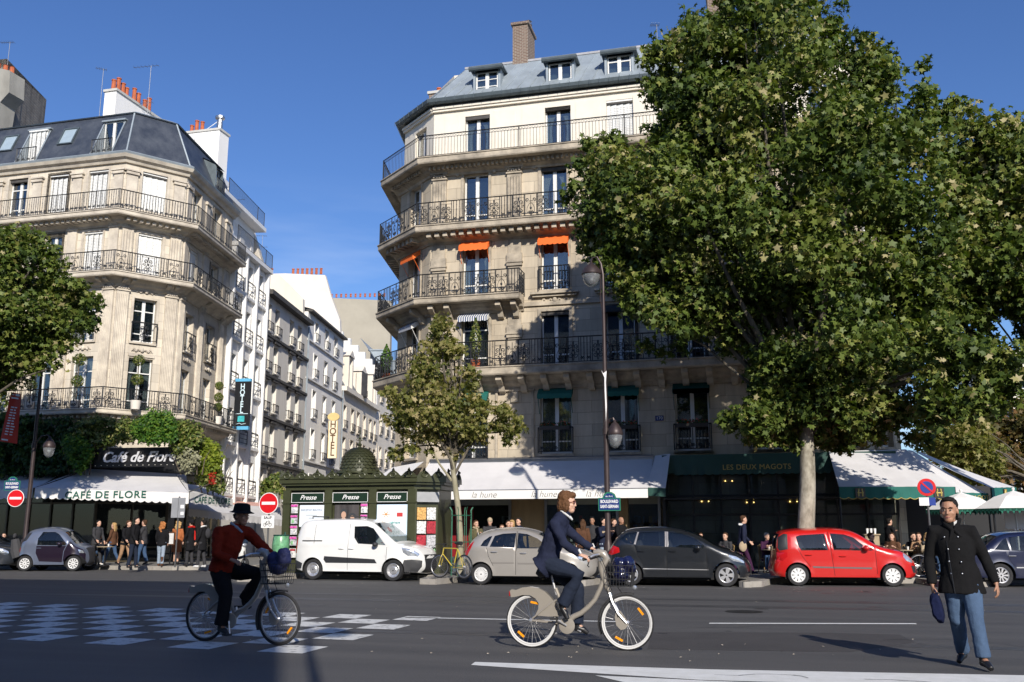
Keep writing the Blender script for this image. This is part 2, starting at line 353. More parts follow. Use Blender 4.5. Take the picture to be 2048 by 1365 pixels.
# right pavement with shallow parking bays cut into it
def bay(x0, x1, y0, y1, d=1.95):
    return [(x0, y0), (x0 + .35, y0 + d), (x1 - .35, y1 + d), (x1, y1)]
right = [(-15.2, 33), (-15.6, 26.6), (-15.2, 26.15)]
right += bay(-14.75, -9.45, 26.3, 26.15, 2.3) + bay(-8.95, -5.0, 26.05, 26.15) + bay(-4.75, -.55, 26.35, 26.75) + bay(-.1, 4.55, 27.15, 28.2)
right += [(5.9, 28.75)] + bay(6.0, 11.4, 28.8, 30.3) + [(14, 30.6), (60, 38), (60, 75), (-18, 75), (-17.2, 44)]
pavement('pavement', right, range(0, len(right) - 3))
left = [(-90, 33.6), (-60, 33.3), (-22.3, 33.4), (-20.6, 34.3), (-19.9, 35.6), (-20.7, 43), (-24.6, 63.4), (-31, 63.4), (-90, 63.4)]
pavement('pavement', left, range(0, 7))
pavement('pavement', [(-150, -30), (150, -30), (150, 1.6), (30, 1.2), (-150, 1.6)][::1], [4, 3, 2][::1])
# narrow pavement on the right side of the street mouth
# ---- painted markings, sheets 4 mm above the road
def mark(name, polys, m=None, z=.004):
    g = MB()
    for p in polys: g.add([(q[0], q[1], z) for q in p], [tuple(range(len(p)))])
    return tag(g.build(name, m or M_paint), kind='structure')
def strip(x0, y0, x1, y1, w): return [(x0, y0 - w / 2), (x1, y1 - w / 2), (x1, y1 + w / 2), (x0, y0 + w / 2)]
# jagged, worn ends on the long line at the bottom
G = lambda x, y: tuple(gnd(x, y)[:2])
mark('lane_marking', [strip(-6.0, 15.9, -3.0, 16.0, .13), strip(-3.0, 16.0, -2.3, 16.02, .13), strip(-.9, 16.1, 2.3, 16.85, .16), strip(4.2, 17.0, 7.4, 17.7, .16), strip(9, 18.1, 12, 18.8, .16)])
bl = [G(950, 1325), G(1420, 1340), G(2060, 1352), G(2300, 1360)]; bl2 = [G(2300, 1386), G(1900, 1376), G(1400, 1361), G(1180, 1347), G(942, 1331)]
mark('lane_marking', [bl + bl2])
mark('lane_marking', [[G(1190, 1352), G(1400, 1362), G(1800, 1378), G(2200, 1395), G(2200, 1470), G(1600, 1420), G(1330, 1385)]], z=.0042)
# chequered cycle crossing: a checkerboard running across the road
M_paintold = mat('worn_paint', (.42, .42, .41), .75, col2=(.60, .60, .58), scale=7, bump=.2, bscale=40)
for e_, p_ in zip([n_ for n_ in M_paintold.node_tree.nodes if n_.type == 'VALTORGB'][0].color_ramp.elements, (.36, .46)): e_.position = p_
[n_ for n_ in M_paintold.node_tree.nodes if n_.type == 'VALTORGB'][0].color_ramp.elements[0].color = (.2, .2, .2, 1)
polys = []
def cy(x): return .06 * max(0, -5.4 - x) + .006 * max(0, -5.4 - x) ** 2
for i in range(18):
    for j in range(7):
        if (i + j) % 2: continue
        x1 = -5.42 - .66 * i; x0 = x1 - .63; y0 = 10.9 + .745 * j; y1 = y0 + .73
        polys.append([(x0, y0 + cy(x0)), (x1, y0 + cy(x1)), (x1, y1 + cy(x1)), (x0, y1 + cy(x0))])
mark('cycle_crossing', polys, M_paintold)
# darker repair patch of newer asphalt
mark('asphalt_patch', [[G(1305, 1265), G(1660, 1266), G(1800, 1270), G(1830, 1285), G(1700, 1305), G(1295, 1299)]], M_patch, .002)
# cracks through the paint and tar, drain cover, oil stains
rk = random.Random(8); gk = MB()
for (x, y), n_, st_ in (((-.55, 10.35), 9, .16), ((.9, 10.4), 7, .14), ((-4.2, 13.6), 26, .3), ((1.5, 14.2), 22, .3), ((3.1, 19.5), 24, .35), ((-9, 20.5), 30, .35)):
    p = Vector((x, y, .0085)); a = rk.uniform(-.4, .9)
    for k in range(n_):
        q = p + Vector((math.cos(a), math.sin(a), 0)) * st_ * rk.uniform(.5, 1); nn_ = Vector((-math.sin(a), math.cos(a), 0)) * rk.uniform(.004, .009); gk.quad(tuple(p - nn_), tuple(q - nn_), tuple(q + nn_), tuple(p + nn_)); p = q; a += rk.uniform(-.6, .6)
tag(gk.build('road_cracks', mat('tar_crack', (.018, .018, .018), .6, var=0)), kind='structure')
gm = MB(); gm.lathe([(.005, 0), (.33, 0), (.34, .003)], (-.4, 18.6, .003), 28); mc_ = tag(gm.build('manhole_cover', mat('cast_iron', (.035, .034, .033), .5, .4, var=.4, scale=30)), 'round cast iron cover set in the asphalt beyond the lane line', 'manhole cover')
def blot(name, spots, m_, z):
    g = MB(); ro_ = random.Random(4)
    for x, y, r_, el in spots:
        n = 18; g.add([(x + r_ * el * (1 + .25 * math.sin(3 * k + x)) * math.cos(2 * PI * k / n), y + r_ * (1 + .2 * math.cos(2 * k + y)) * math.sin(2 * PI * k / n), z) for k in range(n)], [tuple(range(n))])
    return tag(g.build(name, m_), kind='structure')
ro = random.Random(6); blot('oil_stains', [(ro.uniform(-13, 9), ro.choice((ro.uniform(24, 26), ro.uniform(12, 22))), ro.uniform(.02, .12), ro.uniform(1, 2.5)) for _ in range(46)], mat('oil_stain', (.035, .034, .035), .45, var=.2), .0025)
blot('tyre_polish', [(0, 19.8, .3, 60), (2, 21.6, .28, 60), (1, 13.6, .22, 40)], mat('polished_asphalt', (.06, .059, .06), .5, var=.15, scale=1.5, bump=.2, bscale=60), .0015)
# litter: fallen leaves and paper specks
gl = MB()
rg = random.Random(3)
for i in range(230):
    if i < 130: x, y = rg.uniform(-15, 6), rg.uniform(25.6, 27.5) + .0
    elif i < 190: x, y = rg.gauss(-1.8, 2.2), rg.uniform(11.2, 13.6)
    else: x, y = rg.uniform(-14, 8), rg.uniform(9, 27)
    s = rg.uniform(.008, .024); a = rg.uniform(0, 6); z = .012 if not (i < 130 and y > 26) else .17
    gl.add([(x + s * math.cos(a + k * 2.1), y + s * math.sin(a + k * 2.1), z + .004 * k) for k in range(3)], [(0, 1, 2)])
tag(gl.build('leaf_litter', mat('dry_leaf', (.55, .47, .36), .8, var=.4, scale=1)), 'pale dry leaves and paper specks scattered over the asphalt', 'leaf litter', kind='stuff')
# ================================================================ windows, railings, facades
_protos = {}
def scroll(cx, cz, r, turns=1.4, a0=0, sgn=1, n=12):
    return [(cx + sgn * r * (1 - .75 * i / n) * math.cos(a0 + turns * 2 * PI * i / n), 0, cz + r * (1 - .75 * i / n) * math.sin(a0 + turns * 2 * PI * i / n)) for i in range(n + 1)]
def rail_unit(L, H, style, k):
    """flat ironwork unit in the x,z plane from x=0..L ; returns MB"""
    m = MB(); t = .015
    def bar(x, z0=.08, z1=None, r=t): m.tube([(x, 0, z0), (x, 0, z1 or H - .03)], r, 4, False)
    if style == 'plain':
        n = max(2, round(L / .14)); zt = H - .15
        for i in range(n): bar(L * (i + .5) / n, .06, zt, .009)
        m.tube([(0, 0, zt), (L, 0, zt)], .01, 4, False)
        for i in range(n): m.tube([(L * (i + .5) / n + .052 * math.cos(a * PI / 4), 0, zt + .065 + .052 * math.sin(a * PI / 4)) for a in range(8)], .007, 4, False, True)
    elif style == 'scroll':
        c = L / 2; bar(0.02); bar(L - .02)
        for sg in (-1, 1):
            m.tube(scroll(c + sg * .11, .30, .11, 1.3, PI / 2, sg), .018, 4, False)
            m.tube(scroll(c + sg * .10, .66, .095, 1.3, -PI / 2, sg), .017, 4, False)
            m.tube(scroll(c + sg * .17, .47, .07, 1.1, 0, sg), .016, 4, False)
            m.tube([(c + sg * .02, 0, .1), (c + sg * .05, 0, .45), (c + sg * .015, 0, .8)], .016, 4, False)
        m.ball((c, 0, .83), .035, .02, .05, 6, 4); m.ball((c, 0, .5), .03, .02, .055, 6, 4)
        m.tube([(0, 0, .86), (L, 0, .86)], .008, 4, False)
    elif style == 'lyre':
        c = L / 2; bar(.015); bar(L - .015)
        m.tube([(c + .16 * math.cos(a) * (1 - .3 * math.sin(a)), 0, .36 + .24 * math.sin(a)) for a in [2 * PI * i / 14 for i in range(14)]], .012, 4, False, True)
        for sg in (-1, 1):
            m.tube(scroll(c + sg * .14, .74, .08, 1.2, -PI / 2, sg), .017, 4, False)
            m.tube(scroll(c + sg * .08, .2, .06, 1.2, PI / 2, sg), .017, 4, False)
        bar(c, .1, .95, .012); m.tube([(c - .09, 0, .68), (c + .09, 0, .68)], .014, 4, False); m.ball((c, 0, .38), .05, .02, .06, 6, 4)
    elif style == 'grid':
        n = max(2, round(L / .13)); zs = (.34, .55, .76)
        for i in range(n):
            x = L * (i + .5) / n; bar(x)
            for z in zs: m.ball((x, 0, z + (.05 if i % 2 else -.05)), .024, .014, .032, 5, 3)
        for i in range(max(1, round(L / .26))):
            x = L * (i + .5) / max(1, round(L / .26))
            for sg in (-1, 1): m.tube(scroll(x + sg * .05, .2, .055, 1.2, PI / 2, sg, 7), .017, 4, False)
    elif style == 'bars3':
        for z in (.3, .55, .8): m.tube([(0, 0, z), (L, 0, z)], .017, 4, False)
        bar(0.01); bar(L - .01)
    else:
        n = max(2, round(L / .13))
        for i in range(n): bar(L * (i + .5) / n, r=.009)
    return m
def railing(path, z, H, style, unit, parent, name='railing', m=None, ends=()):
    g = MB()
    for i in range(len(path) - 1):
        a, b = Vector((*path[i], 0)), Vector((*path[i + 1], 0)); d = b - a; L = d.length; n = max(1, round(L / unit)); un = L / n
        ang = math.atan2(d.y, d.x)
        for k in range(n):
            st = style if not isinstance(style, (list, tuple)) else style[(k + i) % len(style)]
            u = rail_unit(un, H, st, k); o = a + d * (k / n)
            g_ = Matrix.Translation((o.x, o.y, z)) @ Matrix.Rotation(ang, 4, 'Z'); u.xform(g_); g.add(u.v, u.f)
            if k % 4 == 0: g.tube([(o.x, o.y, z), (o.x, o.y, z + H + .02)], .022, 4)
        g.tube([(a.x, a.y, z + H), (b.x, b.y, z + H)], .026, 4); g.tube([(a.x, a.y, z + .06), (b.x, b.y, z + .06)], .016, 4)
    g.tube([(b.x, b.y, z), (b.x, b.y, z + H + .02)], .024, 4)
    return g.build(name, m or M_ironb, parent)
def window_proto(w, h, kind):
    """local: x centred, z up from the sill, y inward from the wall face"""
    key = (round(w, 2), round(h, 2), kind)
    if key in _protos: return copy_tree(_protos[key])
    f = MB(); y = .2; t = .055
    white = kind != 'dark'
    f.box(-w / 2, -w / 2 + t, y, y + .07, 0, h); f.box(w / 2 - t, w / 2, y, y + .07, 0, h); f.box(-w / 2 + t, w / 2 - t, y, y + .07, h - t, h); f.box(-w / 2 + t, w / 2 - t, y, y + .07, 0, t * 1.6)
    m_ = .075 if w > .9 else .05
    f.box(-m_, m_, y - .012, y + .068, t * 1.6, h - t)
    if kind != 'shut':
        if h > 1.9: 
            for s in (-1, 1): f.box(min(s * m_, s * (w / 2 - t)), max(s * m_, s * (w / 2 - t)), y + .005, y + .06, h * .19, h * .19 + .05)
        if kind in ('trans', 'transcurt', 'transcurt2'):
            for s in (-1, 1): f.box(min(s * m_, s * (w / 2 - t)), max(s * m_, s * (w / 2 - t)), y + .003, y + .062, h * .72, h * .72 + .05)
        if kind == 'small':
            for s in (-1, 1): 
                for q in (.33, .64): f.box(min(s * m_, s * (w / 2 - t)), max(s * m_, s * (w / 2 - t)), y + .005, y + .06, h * q, h * q + .035)
    o = f.build('window', M_white if white else M_greenD)
    if kind == 'shut':
        s = MB(); n = max(4, int(w / .135)); 
        for i in range(n):
            x0 = -w / 2 + .01 + (w - .02) * i / n; x1 = -w / 2 + .01 + (w - .02) * (i + 1) / n; yy = .08 + (.022 if i % 2 else 0)
            s.add([(x0, yy + .02, .03), (x1, yy, .03), (x1, yy, h - .08), (x0, yy + .02, h - .08)], [(0, 1, 2, 3)])
            zz = .2
            while zz < h - .3: s.box(x0 + .022, x1 - .022, yy - .006, yy + .012, zz, zz + .018); zz += .075
        s.box(-w / 2 + .005, w / 2 - .005, .02, .16, h - .08, h - .01)
        s.build('shutter', M_shut, o)
    else:
        g = MB(); g.box(-w / 2 + t, -m_, y + .028, y + .036, t, h - t); g.box(m_, w / 2 - t, y + .028, y + .036, t, h - t); g.build('pane', M_glass, o)
        if 'curt' in kind:
            c = MB(); n = 7; full = kind.endswith('2')
            for s in (-1, 1):
                for i in range(n):
                    zt = h - .1; 
                    def e(q, z):  # drawn-back curtain
                        wd = (w / 2 - t) * (1.0 if full else (.95 if z > h * .85 else .35 + .5 * ((z / h) - .45) ** 2 * 4))
                        x = s * (w / 2 - t - wd * q); return (x, y + .1 + (.02 if int(q * n + .5) % 2 else 0), z)
                    for k in range(5):
                        z0 = .08 + (zt - .08) * k / 5; z1 = .08 + (zt - .08) * (k + 1) / 5
                        c.quad(e(i / n, z0), e((i + 1) / n, z0), e((i + 1) / n, z1), e(i / n, z1))
            c.build('curtain', M_curt, o)
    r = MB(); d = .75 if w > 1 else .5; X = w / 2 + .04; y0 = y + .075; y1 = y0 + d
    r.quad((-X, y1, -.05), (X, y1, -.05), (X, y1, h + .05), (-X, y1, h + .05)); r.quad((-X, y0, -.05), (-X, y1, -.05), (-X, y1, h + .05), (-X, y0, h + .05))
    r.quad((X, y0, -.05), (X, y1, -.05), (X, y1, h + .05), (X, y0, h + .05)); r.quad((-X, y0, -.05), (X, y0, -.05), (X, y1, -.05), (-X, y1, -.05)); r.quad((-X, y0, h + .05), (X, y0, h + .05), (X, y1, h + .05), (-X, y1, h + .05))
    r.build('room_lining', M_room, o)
    _protos[key] = o
    return o
def blind_up(w):  # dark rolled-up slatted blind under a lintel
    m = MB(); m.box(-w / 2, w / 2, .02, .17, -.02, .13); return m
def win_awning(w, m, parent, drop=.28, proj=.45, name='awning'):
    g = MB(); n = 12; z0 = 0; 
    g.quad((-w / 2, -.02, z0 + .12), (w / 2, -.02, z0 + .12), (w / 2, -proj, z0 - drop * .35), (-w / 2, -proj, z0 - drop * .35))
    pts = [(-w / 2, z0 - drop * .35)] + [(w / 2, z0 - drop * .35)]
    for i in range(n * 2, -1, -1):
        x = -w / 2 + w * i / (n * 2); pts.append((x, z0 - drop * .75 - .035 * abs(math.sin(i * PI / 4)))) 
    g.plate(pts, -proj - .006, -proj)
    for s in (-1, 1): g.add([(s * w / 2, -.02, z0 + .12), (s * w / 2, -proj, z0 - drop * .35), (s * w / 2, -proj, z0 - drop * .8), (s * w / 2, -.02, z0 - .1)], [(0, 1, 2, 3)])
    for s in (-1, 1): g.tube([(s * (w / 2 - .03), -proj, z0 - drop * .5), (s * (w / 2 - .03), -.02, z0 - .9)], .012, 4)
    return g.build(name, m, parent)
class Facade:
    def __init__(s, root, o, ang, L, z0, z1, m, name='wall'):
        s.tm = {'stone_right': M_stoneRt, 'stone_left': M_stoneLt}.get(m.name, m)
        s.root = root; s.o = Vector((o[0], o[1], 0)); s.a = rad(ang); s.L = L; s.z0 = z0; s.z1 = z1; s.m = m; s.open = []; s.trim = MB(); s.name = name; s.extra = MB()
    def win(s, c, w, zb, zt, kind='curt', awn=None, sill=True, rail=None, surround=None, blind=False):
        s.open.append((c - w / 2, c + w / 2, zb, zt))
        o = window_proto(w, zt - zb, kind); o.parent = s.root
        M = Matrix.Translation(s.o) @ Matrix.Rotation(s.a, 4, 'Z') @ Matrix.Translation((c, 0, zb))
        o.matrix_local = M
        if blind: b = MB(); b.box(-w / 2 + .01, w / 2 - .01, .03, .17, zt - zb - .16, zt - zb - .01); b.build('rolled_blind', M_cornice, o)
        if awn is not None: 
            a = win_awning(w + .12, awn[0], o, **awn[1]); a.location = (0, 0, zt - zb)
        if rail:
            r = railing([(-w / 2 - .06, -.18), (w / 2 + .06, -.18)], .02, rail[1], rail[0], w + .12, o, 'window_guard')
            for sg in (-1, 1): g = MB(); z = rail[1]; g.tube([(sg * (w / 2 + .06), -.18, z), (sg * (w / 2 + .06), 0, z)], .016, 4); g.build('guard_bracket', M_ironb, o)
        if sill: b = MB(); b.box(-w / 2 - .1, w / 2 + .1, -.1, .19, -.1, -.003); b.build('sill', s.tm, o)
        if surround:
            d = surround; H_ = zt - zb; b = MB(); b.plate([(-w / 2 - d, 0), (-w / 2 - .002, 0), (-w / 2 - .002, H_ + .003), (w / 2 + .002, H_ + .003), (w / 2 + .002, 0), (w / 2 + d, 0), (w / 2 + d, H_ + d), (-w / 2 - d, H_ + d)], -.05, .004)
            b.build('surround', s.tm, o)
        return o
    def finish(s, tm=None, tname='moulding'):
        xs = sorted({0.0, s.L} | {v for q in s.open for v in q[:2] if 0 < v < s.L}); zs = sorted({s.z0, s.z1} | {v for q in s.open for v in q[2:] if s.z0 < v < s.z1})
        g = MB()
        for i in range(len(xs) - 1):
            j = 0
            for j in range(len(zs) - 1):
                cx, cz = (xs[i] + xs[i + 1]) / 2, (zs[j] + zs[j + 1]) / 2
                if any(q[0] < cx < q[1] and q[2] < cz < q[3] for q in s.open): continue
                g.quad((xs[i], 0, zs[j]), (xs[i + 1], 0, zs[j]), (xs[i + 1], 0, zs[j + 1]), (xs[i], 0, zs[j + 1]))
        D = .275
        for x0, x1, z0, z1 in s.open:
            g.quad((x0, 0, z0), (x0, 0, z1), (x0, D, z1), (x0, D, z0)); g.quad((x1, 0, z0), (x1, D, z0), (x1, D, z1), (x1, 0, z1))
            g.quad((x0, 0, z1), (x1, 0, z1), (x1, D, z1), (x0, D, z1)); g.quad((x0, 0, z0), (x0, D, z0), (x1, D, z0), (x1, 0, z0))
        g.add(s.extra.v, s.extra.f)
        s.wall = g.build(s.name, s.m, s.root, s.o, s.a)
        if s.trim.v: s.trim.build(tname, tm or s.m, s.root, s.o, s.a)
def building(name, label, cat='building', group=None):
    return tag(empty(name), label, cat, group)
def pilaster(t, x, w, z0, z1, d=.12, cap=True, flutes=0, blocks=False):
    if blocks:
        n = int((z1 - z0) / .52); h = (z1 - z0) / n
        for i in range(n):
            t.box(x - w / 2, x + w / 2, -d, .003, z0 + i * h + .05, z0 + (i + 1) * h - .05) if i % 2 == 0 else t.box(x - w / 2 + .05, x + w / 2 - .05, -d * .45, .003, z0 + i * h - .048, z0 + (i + 1) * h + .048)
            if i % 2 == 0: t.box(x - w / 2 - .03, x + w / 2 + .03, -d - .04, .003, z0 + i * h + .18, z0 + i * h + .24)
    else:
        t.box(x - w / 2, x + w / 2, -d, .003, z0, z1 - .35)
        if flutes:
            for i in range(flutes):
                xx = x - w / 2 + w * (i + .5) / flutes; t.tube([(xx, -d - .002, z0 + .4), (xx, -d - .002, z1 - .5)], w / flutes * .3, 5)
    if cap:
        t.box(x - w / 2 - .04, x + w / 2 + .04, -d - .06, .003, z1 - .347, z1 - .28); t.box(x - w / 2 + .01, x + w / 2 - .01, -d - .03, .003, z1 - .277, z1 - .1); t.box(x - w / 2 - .1, x + w / 2 + .1, -d - .12, .003, z1 - .097, z1)
        for sg in (-1, 1):
            for q in range(2):
                t.tube([(x + sg * (w / 2 - .02 - q * .02) + .07 * math.cos(a) * sg, -d - .05 - .03 * q, z1 - .17 + .07 * math.sin(a)) for a in [i * PI / 4 for i in range(7)]], .03, 5)
        for q in (-.1, 0, .1): t.ball((x + q, -d - .06, z1 - .2), .05, .04, .08, 6, 4)
def bracket(t, x, z1, h=.5, d=.75, w=.2):
    pts = [(0, 0), (-d, 0), (-d, -h * .28), (-d * .75, -h * .45), (-d * .45, -h * .55), (-d * .3, -h * .9), (-.12, -h), (0, -h)]
    n = len(pts); t.add([(x - w / 2, p[0], z1 + p[1]) for p in pts] + [(x + w / 2, p[0], z1 + p[1]) for p in pts],
          [tuple(reversed(range(n))), tuple(range(n, 2 * n))] + [(i, (i + 1) % n, (i + 1) % n + n, i + n) for i in range(n)])
def chimney(parent, x0, x1, y0, y1, z0, z1, m, pots, mp=None, cap=True, name='chimney', pot_h=.85):
    g = MB(); g.box(x0, x1, y0, y1, z0, z1)
    o = g.build(name, m, parent)
    if cap: c = MB(); c.box(x0 - .07, x1 + .07, y0 - .07, y1 + .07, z1 + .002, z1 + .14); c.build('chimney_cap', mat('cap_stone', (.5, .49, .46), .8, var=.1), o)
    n = len(pots)
    for i, px in enumerate(pots):
        p = MB(); h = pot_h * (.7 + .5 * ((i * 37) % 10) / 10); cx = (x0 + x1) / 2; cy_ = (y0 + y1) / 2
        if (x1 - x0) > (y1 - y0): cx = x0 + (x1 - x0) * px
        else: cy_ = y0 + (y1 - y0) * px
        p.lathe([(.13, z1 + .14), (.11, z1 + .14 + h), (.14, z1 + .14 + h), (.14, z1 + .2 + h), (.09, z1 + .2 + h)], (cx, cy_, 0), 8); p.build('chimney_pot', mp or M_terra, o, smooth=True)
    return o
M_signgrey0 = mat('antenna_grey', (.16, .17, .19), .5, .5, var=.1)
def antenna(label, x, y, z0, z1, L=.9, rot=0.0, levels=((1.0, 1),), cat='antenna'):
    g = MB(); g.tube([(x, y, z0), (x, y, z1)], .016, 5); c, s_ = math.cos(rot), math.sin(rot)
    for fr, k in levels:
        z = z0 + (z1 - z0) * fr - .03; g.tube([(x - L * .7 * c * k, y - L * .7 * s_ * k, z), (x + L * .3 * c * k, y + L * .3 * s_ * k, z)], .014, 4)
        for i in range(7):
            q = -.65 + i * .15; q *= L * k; g.tube([(x + q * c + .18 * s_, y + q * s_ - .18 * c, z + .01), (x + q * c - .18 * s_, y + q * s_ + .18 * c, z + .01)], .008, 4)
    return tag(g.build('tv_antenna', M_signgrey0), label, cat, 'antennas on the roofs')

# ================================================================ RIGHT CORNER BUILDING
RB = building('corner_apartment_building', 'beige stone corner building with iron balconies and grey zinc roof above la hune awning')
RY = 37.0; RX0 = -13.2; RX1 = 3.9
cho = (RX0 - 2.75 * math.cos(rad(40.6)), RY + 2.75 * math.sin(rad(40.6)))   # far end of the cut corner
rend = (cho[0] + 9 * math.cos(rad(100.8)), cho[1] + 9 * math.sin(rad(100.8)))
RP = [rend, cho, (RX0, RY), (RX1, RY), (RX1 + 1.3, RY + 1.3), (RX1 + 1.3, RY + 9)]
cols = [(2.05, 1.1), (5.45, 1.1), (8.1, 1.1), (10.8, 1.1), (13.6, 1.1), (16.2, 1.1)]
FZ = [(4.55, 7.0), (8.08, 10.3), (11.2, 13.4), (14.3, 16.72), (17.42, 19.28)]
fm = Facade(RB, (RX0, RY), 0, RX1 - RX0, 0, 16.95, M_stoneR)
A_or = (M_orange, dict(drop=.5, proj=.42)); A_gr = (M_green, dict(drop=.42, proj=.35))
M_bluestripe = mat('blue_striped_canvas', (.7, .72, .75), .8, var=0)
def stripes():
    n = M_bluestripe.node_tree.nodes; L = M_bluestripe.node_tree.links; t = n.new('ShaderNodeTexCoord'); w_ = n.new('ShaderNodeTexWave'); w_.inputs['Scale'].default_value = 3.2; w_.bands_direction = 'X'
    r = n.new('ShaderNodeValToRGB'); r.color_ramp.interpolation = 'CONSTANT'; r.color_ramp.elements[0].color = (.02, .05, .16, 1); r.color_ramp.elements[1].position = .5; r.color_ramp.elements[1].color = (.72, .72, .7, 1)
    L.new(t.outputs['Object'], w_.inputs[0]); L.new(w_.outputs['Fac'], r.inputs[0]); L.new(r.outputs[0], n['Principled BSDF'].inputs['Base Color'])
stripes(); A_bl = (M_bluestripe, dict(drop=.4, proj=.42))
M_darkcan = mat('dark_canvas', (.02, .025, .03), .8, var=.1)
for ci, (c, w_) in enumerate(cols):
    if ci == 0: fm.win(c - .1, 1.3, 4.3, 7.0, 'trans', A_gr, rail=('grid', .9), surround=.0)
    else: fm.win(c, 1.28, 4.5, 7.0, 'curt2' if ci == 1 else 'plain', A_gr, rail=('grid', 1.0))
    fm.win(c, 1.16, 8.08, 10.3, 'plain' if ci != 0 else 'trans', A_bl if ci == 0 else ((M_darkcan, dict(drop=.25, proj=.2)) if ci == 2 else None), blind=ci == 1, surround=.14)
    fm.win(c, 1.14, 11.2, 13.42, 'curt' if ci == 0 else 'plain', A_or if ci < 2 else None, rail=('grid', .95) if ci > 0 else None, surround=.12)
    fm.win(c, 1.1, 14.3, 16.55, ('plain', 'curt', 'curt2')[ci % 3], surround=.12, blind=ci == 1)
t = fm.trim
for z in [z for z in np.arange(3.9, 7.1, .62)]: pass
t.box(0, fm.L, -.09, .003, 10.55, 10.72)
# the five balcony consoles' cartouches, window heads and pilasters
for x in (.42, 3.75):
    pilaster(t, x, .62, 14.32, 16.72, .1, True, 5)
    pilaster(t, x, .66, 11.0, 13.55, .12, False, 0, True); pilaster(t, x, .66, 8.0, 10.45, .12, False, 0, True)
for x in (12.2, 14.9): pilaster(t, x, .6, 8.0, 16.6, .1, True, 0)
def ornament(t, x, z, w=1.0):
    t.ball((x, -.06, z), .1, .07, .12, 8, 5)
    for sg in (-1, 1):
        pts = [(x + sg * (.12 + w * .4 * i / 8), -.05, z + .06 * math.sin(i * 1.3) - .03) for i in range(9)]
        t.tube(pts, [.045 - .003 * i for i in range(9)], 5); t.tube([(p[0], p[1], p[2]) for p in [(x + sg * w * .42 + .06 * math.cos(a), -.05, z + .06 * math.sin(a)) for a in [k * .8 for k in range(7)]]], .022, 5)
for ci, (c, w_) in enumerate(cols):
    t.box(c - .95, c + .95, -.16, .003, 16.78, 16.86); [t.box(c + sg * .82 - .06, c + sg * .82 + .06, -.12, .003, 16.5, 16.775) for sg in (-1, 1)]
    ornament(t, c, 10.52 + .25 if ci > 0 else 10.5, 1.1)
    if ci > 0: t.box(c - 1.0, c + 1.0, -.26, .003, 11.0, 11.09); t.box(c - .92, c + .92, -.16, .003, 10.9, 10.997)
for x in (1.1, 3.0, 4.5, 6.4): ornament(t, x, 13.62, .4)
# quoin panel between the entresol windows
t.box(2.95, 3.05, -.07, .003, 4.2, 7.3); t.box(4.45, 4.55, -.07, .003, 4.2, 7.3); t.box(2.9, 4.6, -.12, .003, 7.05, 7.16); t.box(3.6, 3.9, -.1, .003, 6.6, 7.04)
for i in range(12):
    z = 4.35 + i * .3
fm.finish(M_stoneRt)
# cut corner face
fc = Facade(RB, cho, -40.6, 2.75, 0, 16.95, M_stoneR)
for zb, zt, k, a in [(4.5, 7.0, 'trans', None), (8.08, 10.25, 'plain', A_bl), (11.2, 13.4, 'curt', A_or), (14.3, 16.5, 'trans', None)]:
    fc.win(1.45, 1.0, zb, zt, k, a, surround=.1)
fc.finish(M_stoneRt)
fs = Facade(RB, rend, -79.2, 9, 0, 16.95, M_stoneR); 
for c in (2, 4.5, 7):
    for zb, zt in FZ[:4]: fs.win(c, 1.0, zb, zt, 'plain', surround=.1)
fs.finish(M_stoneRt)
fr = Facade(RB, (RX1, RY), 45, 1.838, 0, 16.95, M_stoneR)
for zb, zt in FZ[:4]: fr.win(.92, .9, zb, zt, 'plain', surround=.1)
fr.finish(M_stoneRt)
fr = Facade(RB, (RX1 + 1.3, RY + 1.3), 90, 7.7, 0, 16.95, M_stoneR)
for c in (1.6, 4.6):
    for zb, zt in FZ[:4]: fr.win(c, 1.1, zb, zt, 'plain', surround=.12)
fr.finish(M_stoneRt)
# fifth floor, rendered cream and set back a little
RP5 = offset_path(RP, -.12)
L5 = [('s', RP5[0], RP5[1]), ('c', RP5[1], RP5[2]), ('m', RP5[2], RP5[3]), ('e', RP5[3], RP5[4]), ('f', RP5[4], RP5[5])]
for nme, a, b in L5:
    dx, dy = b[0] - a[0], b[1] - a[1]; L_ = math.hypot(dx, dy); an = math.degrees(math.atan2(dy, dx))
    f5 = Facade(RB, a, an, L_, 16.95, 20.0, M_cream)
    if nme == 'm':
        for ci, (c, w_) in enumerate(cols):
            f5.win(c + (-.05 if ci == 0 else .12), 1.12, 17.42, 19.3, 'shut' if ci in (2, 4) else 'curt', blind=True, sill=False)
        for x0, x1 in [(.5, 1.15), (2.75, 3.7), (4.0, 4.75), (6.35, 7.4), (8.8, 10)]:
            f5.trim.box(x0, x1, -.022, .003, 17.6, 19.42)
        f5.trim.box(-.02, L_, -.12, .003, 19.62, 19.72); f5.trim.box(-.02, L_, -.18, .003, 19.723, 19.82)
    elif nme == 'c':
        f5.win(1.5, 1.0, 17.42, 19.25, 'plain', sill=False); f5.trim.box(0, L_, -.12, .003, 19.62, 19.72); f5.trim.box(0, L_, -.18, .003, 19.723, 19.82)
    f5.finish(M_cream)
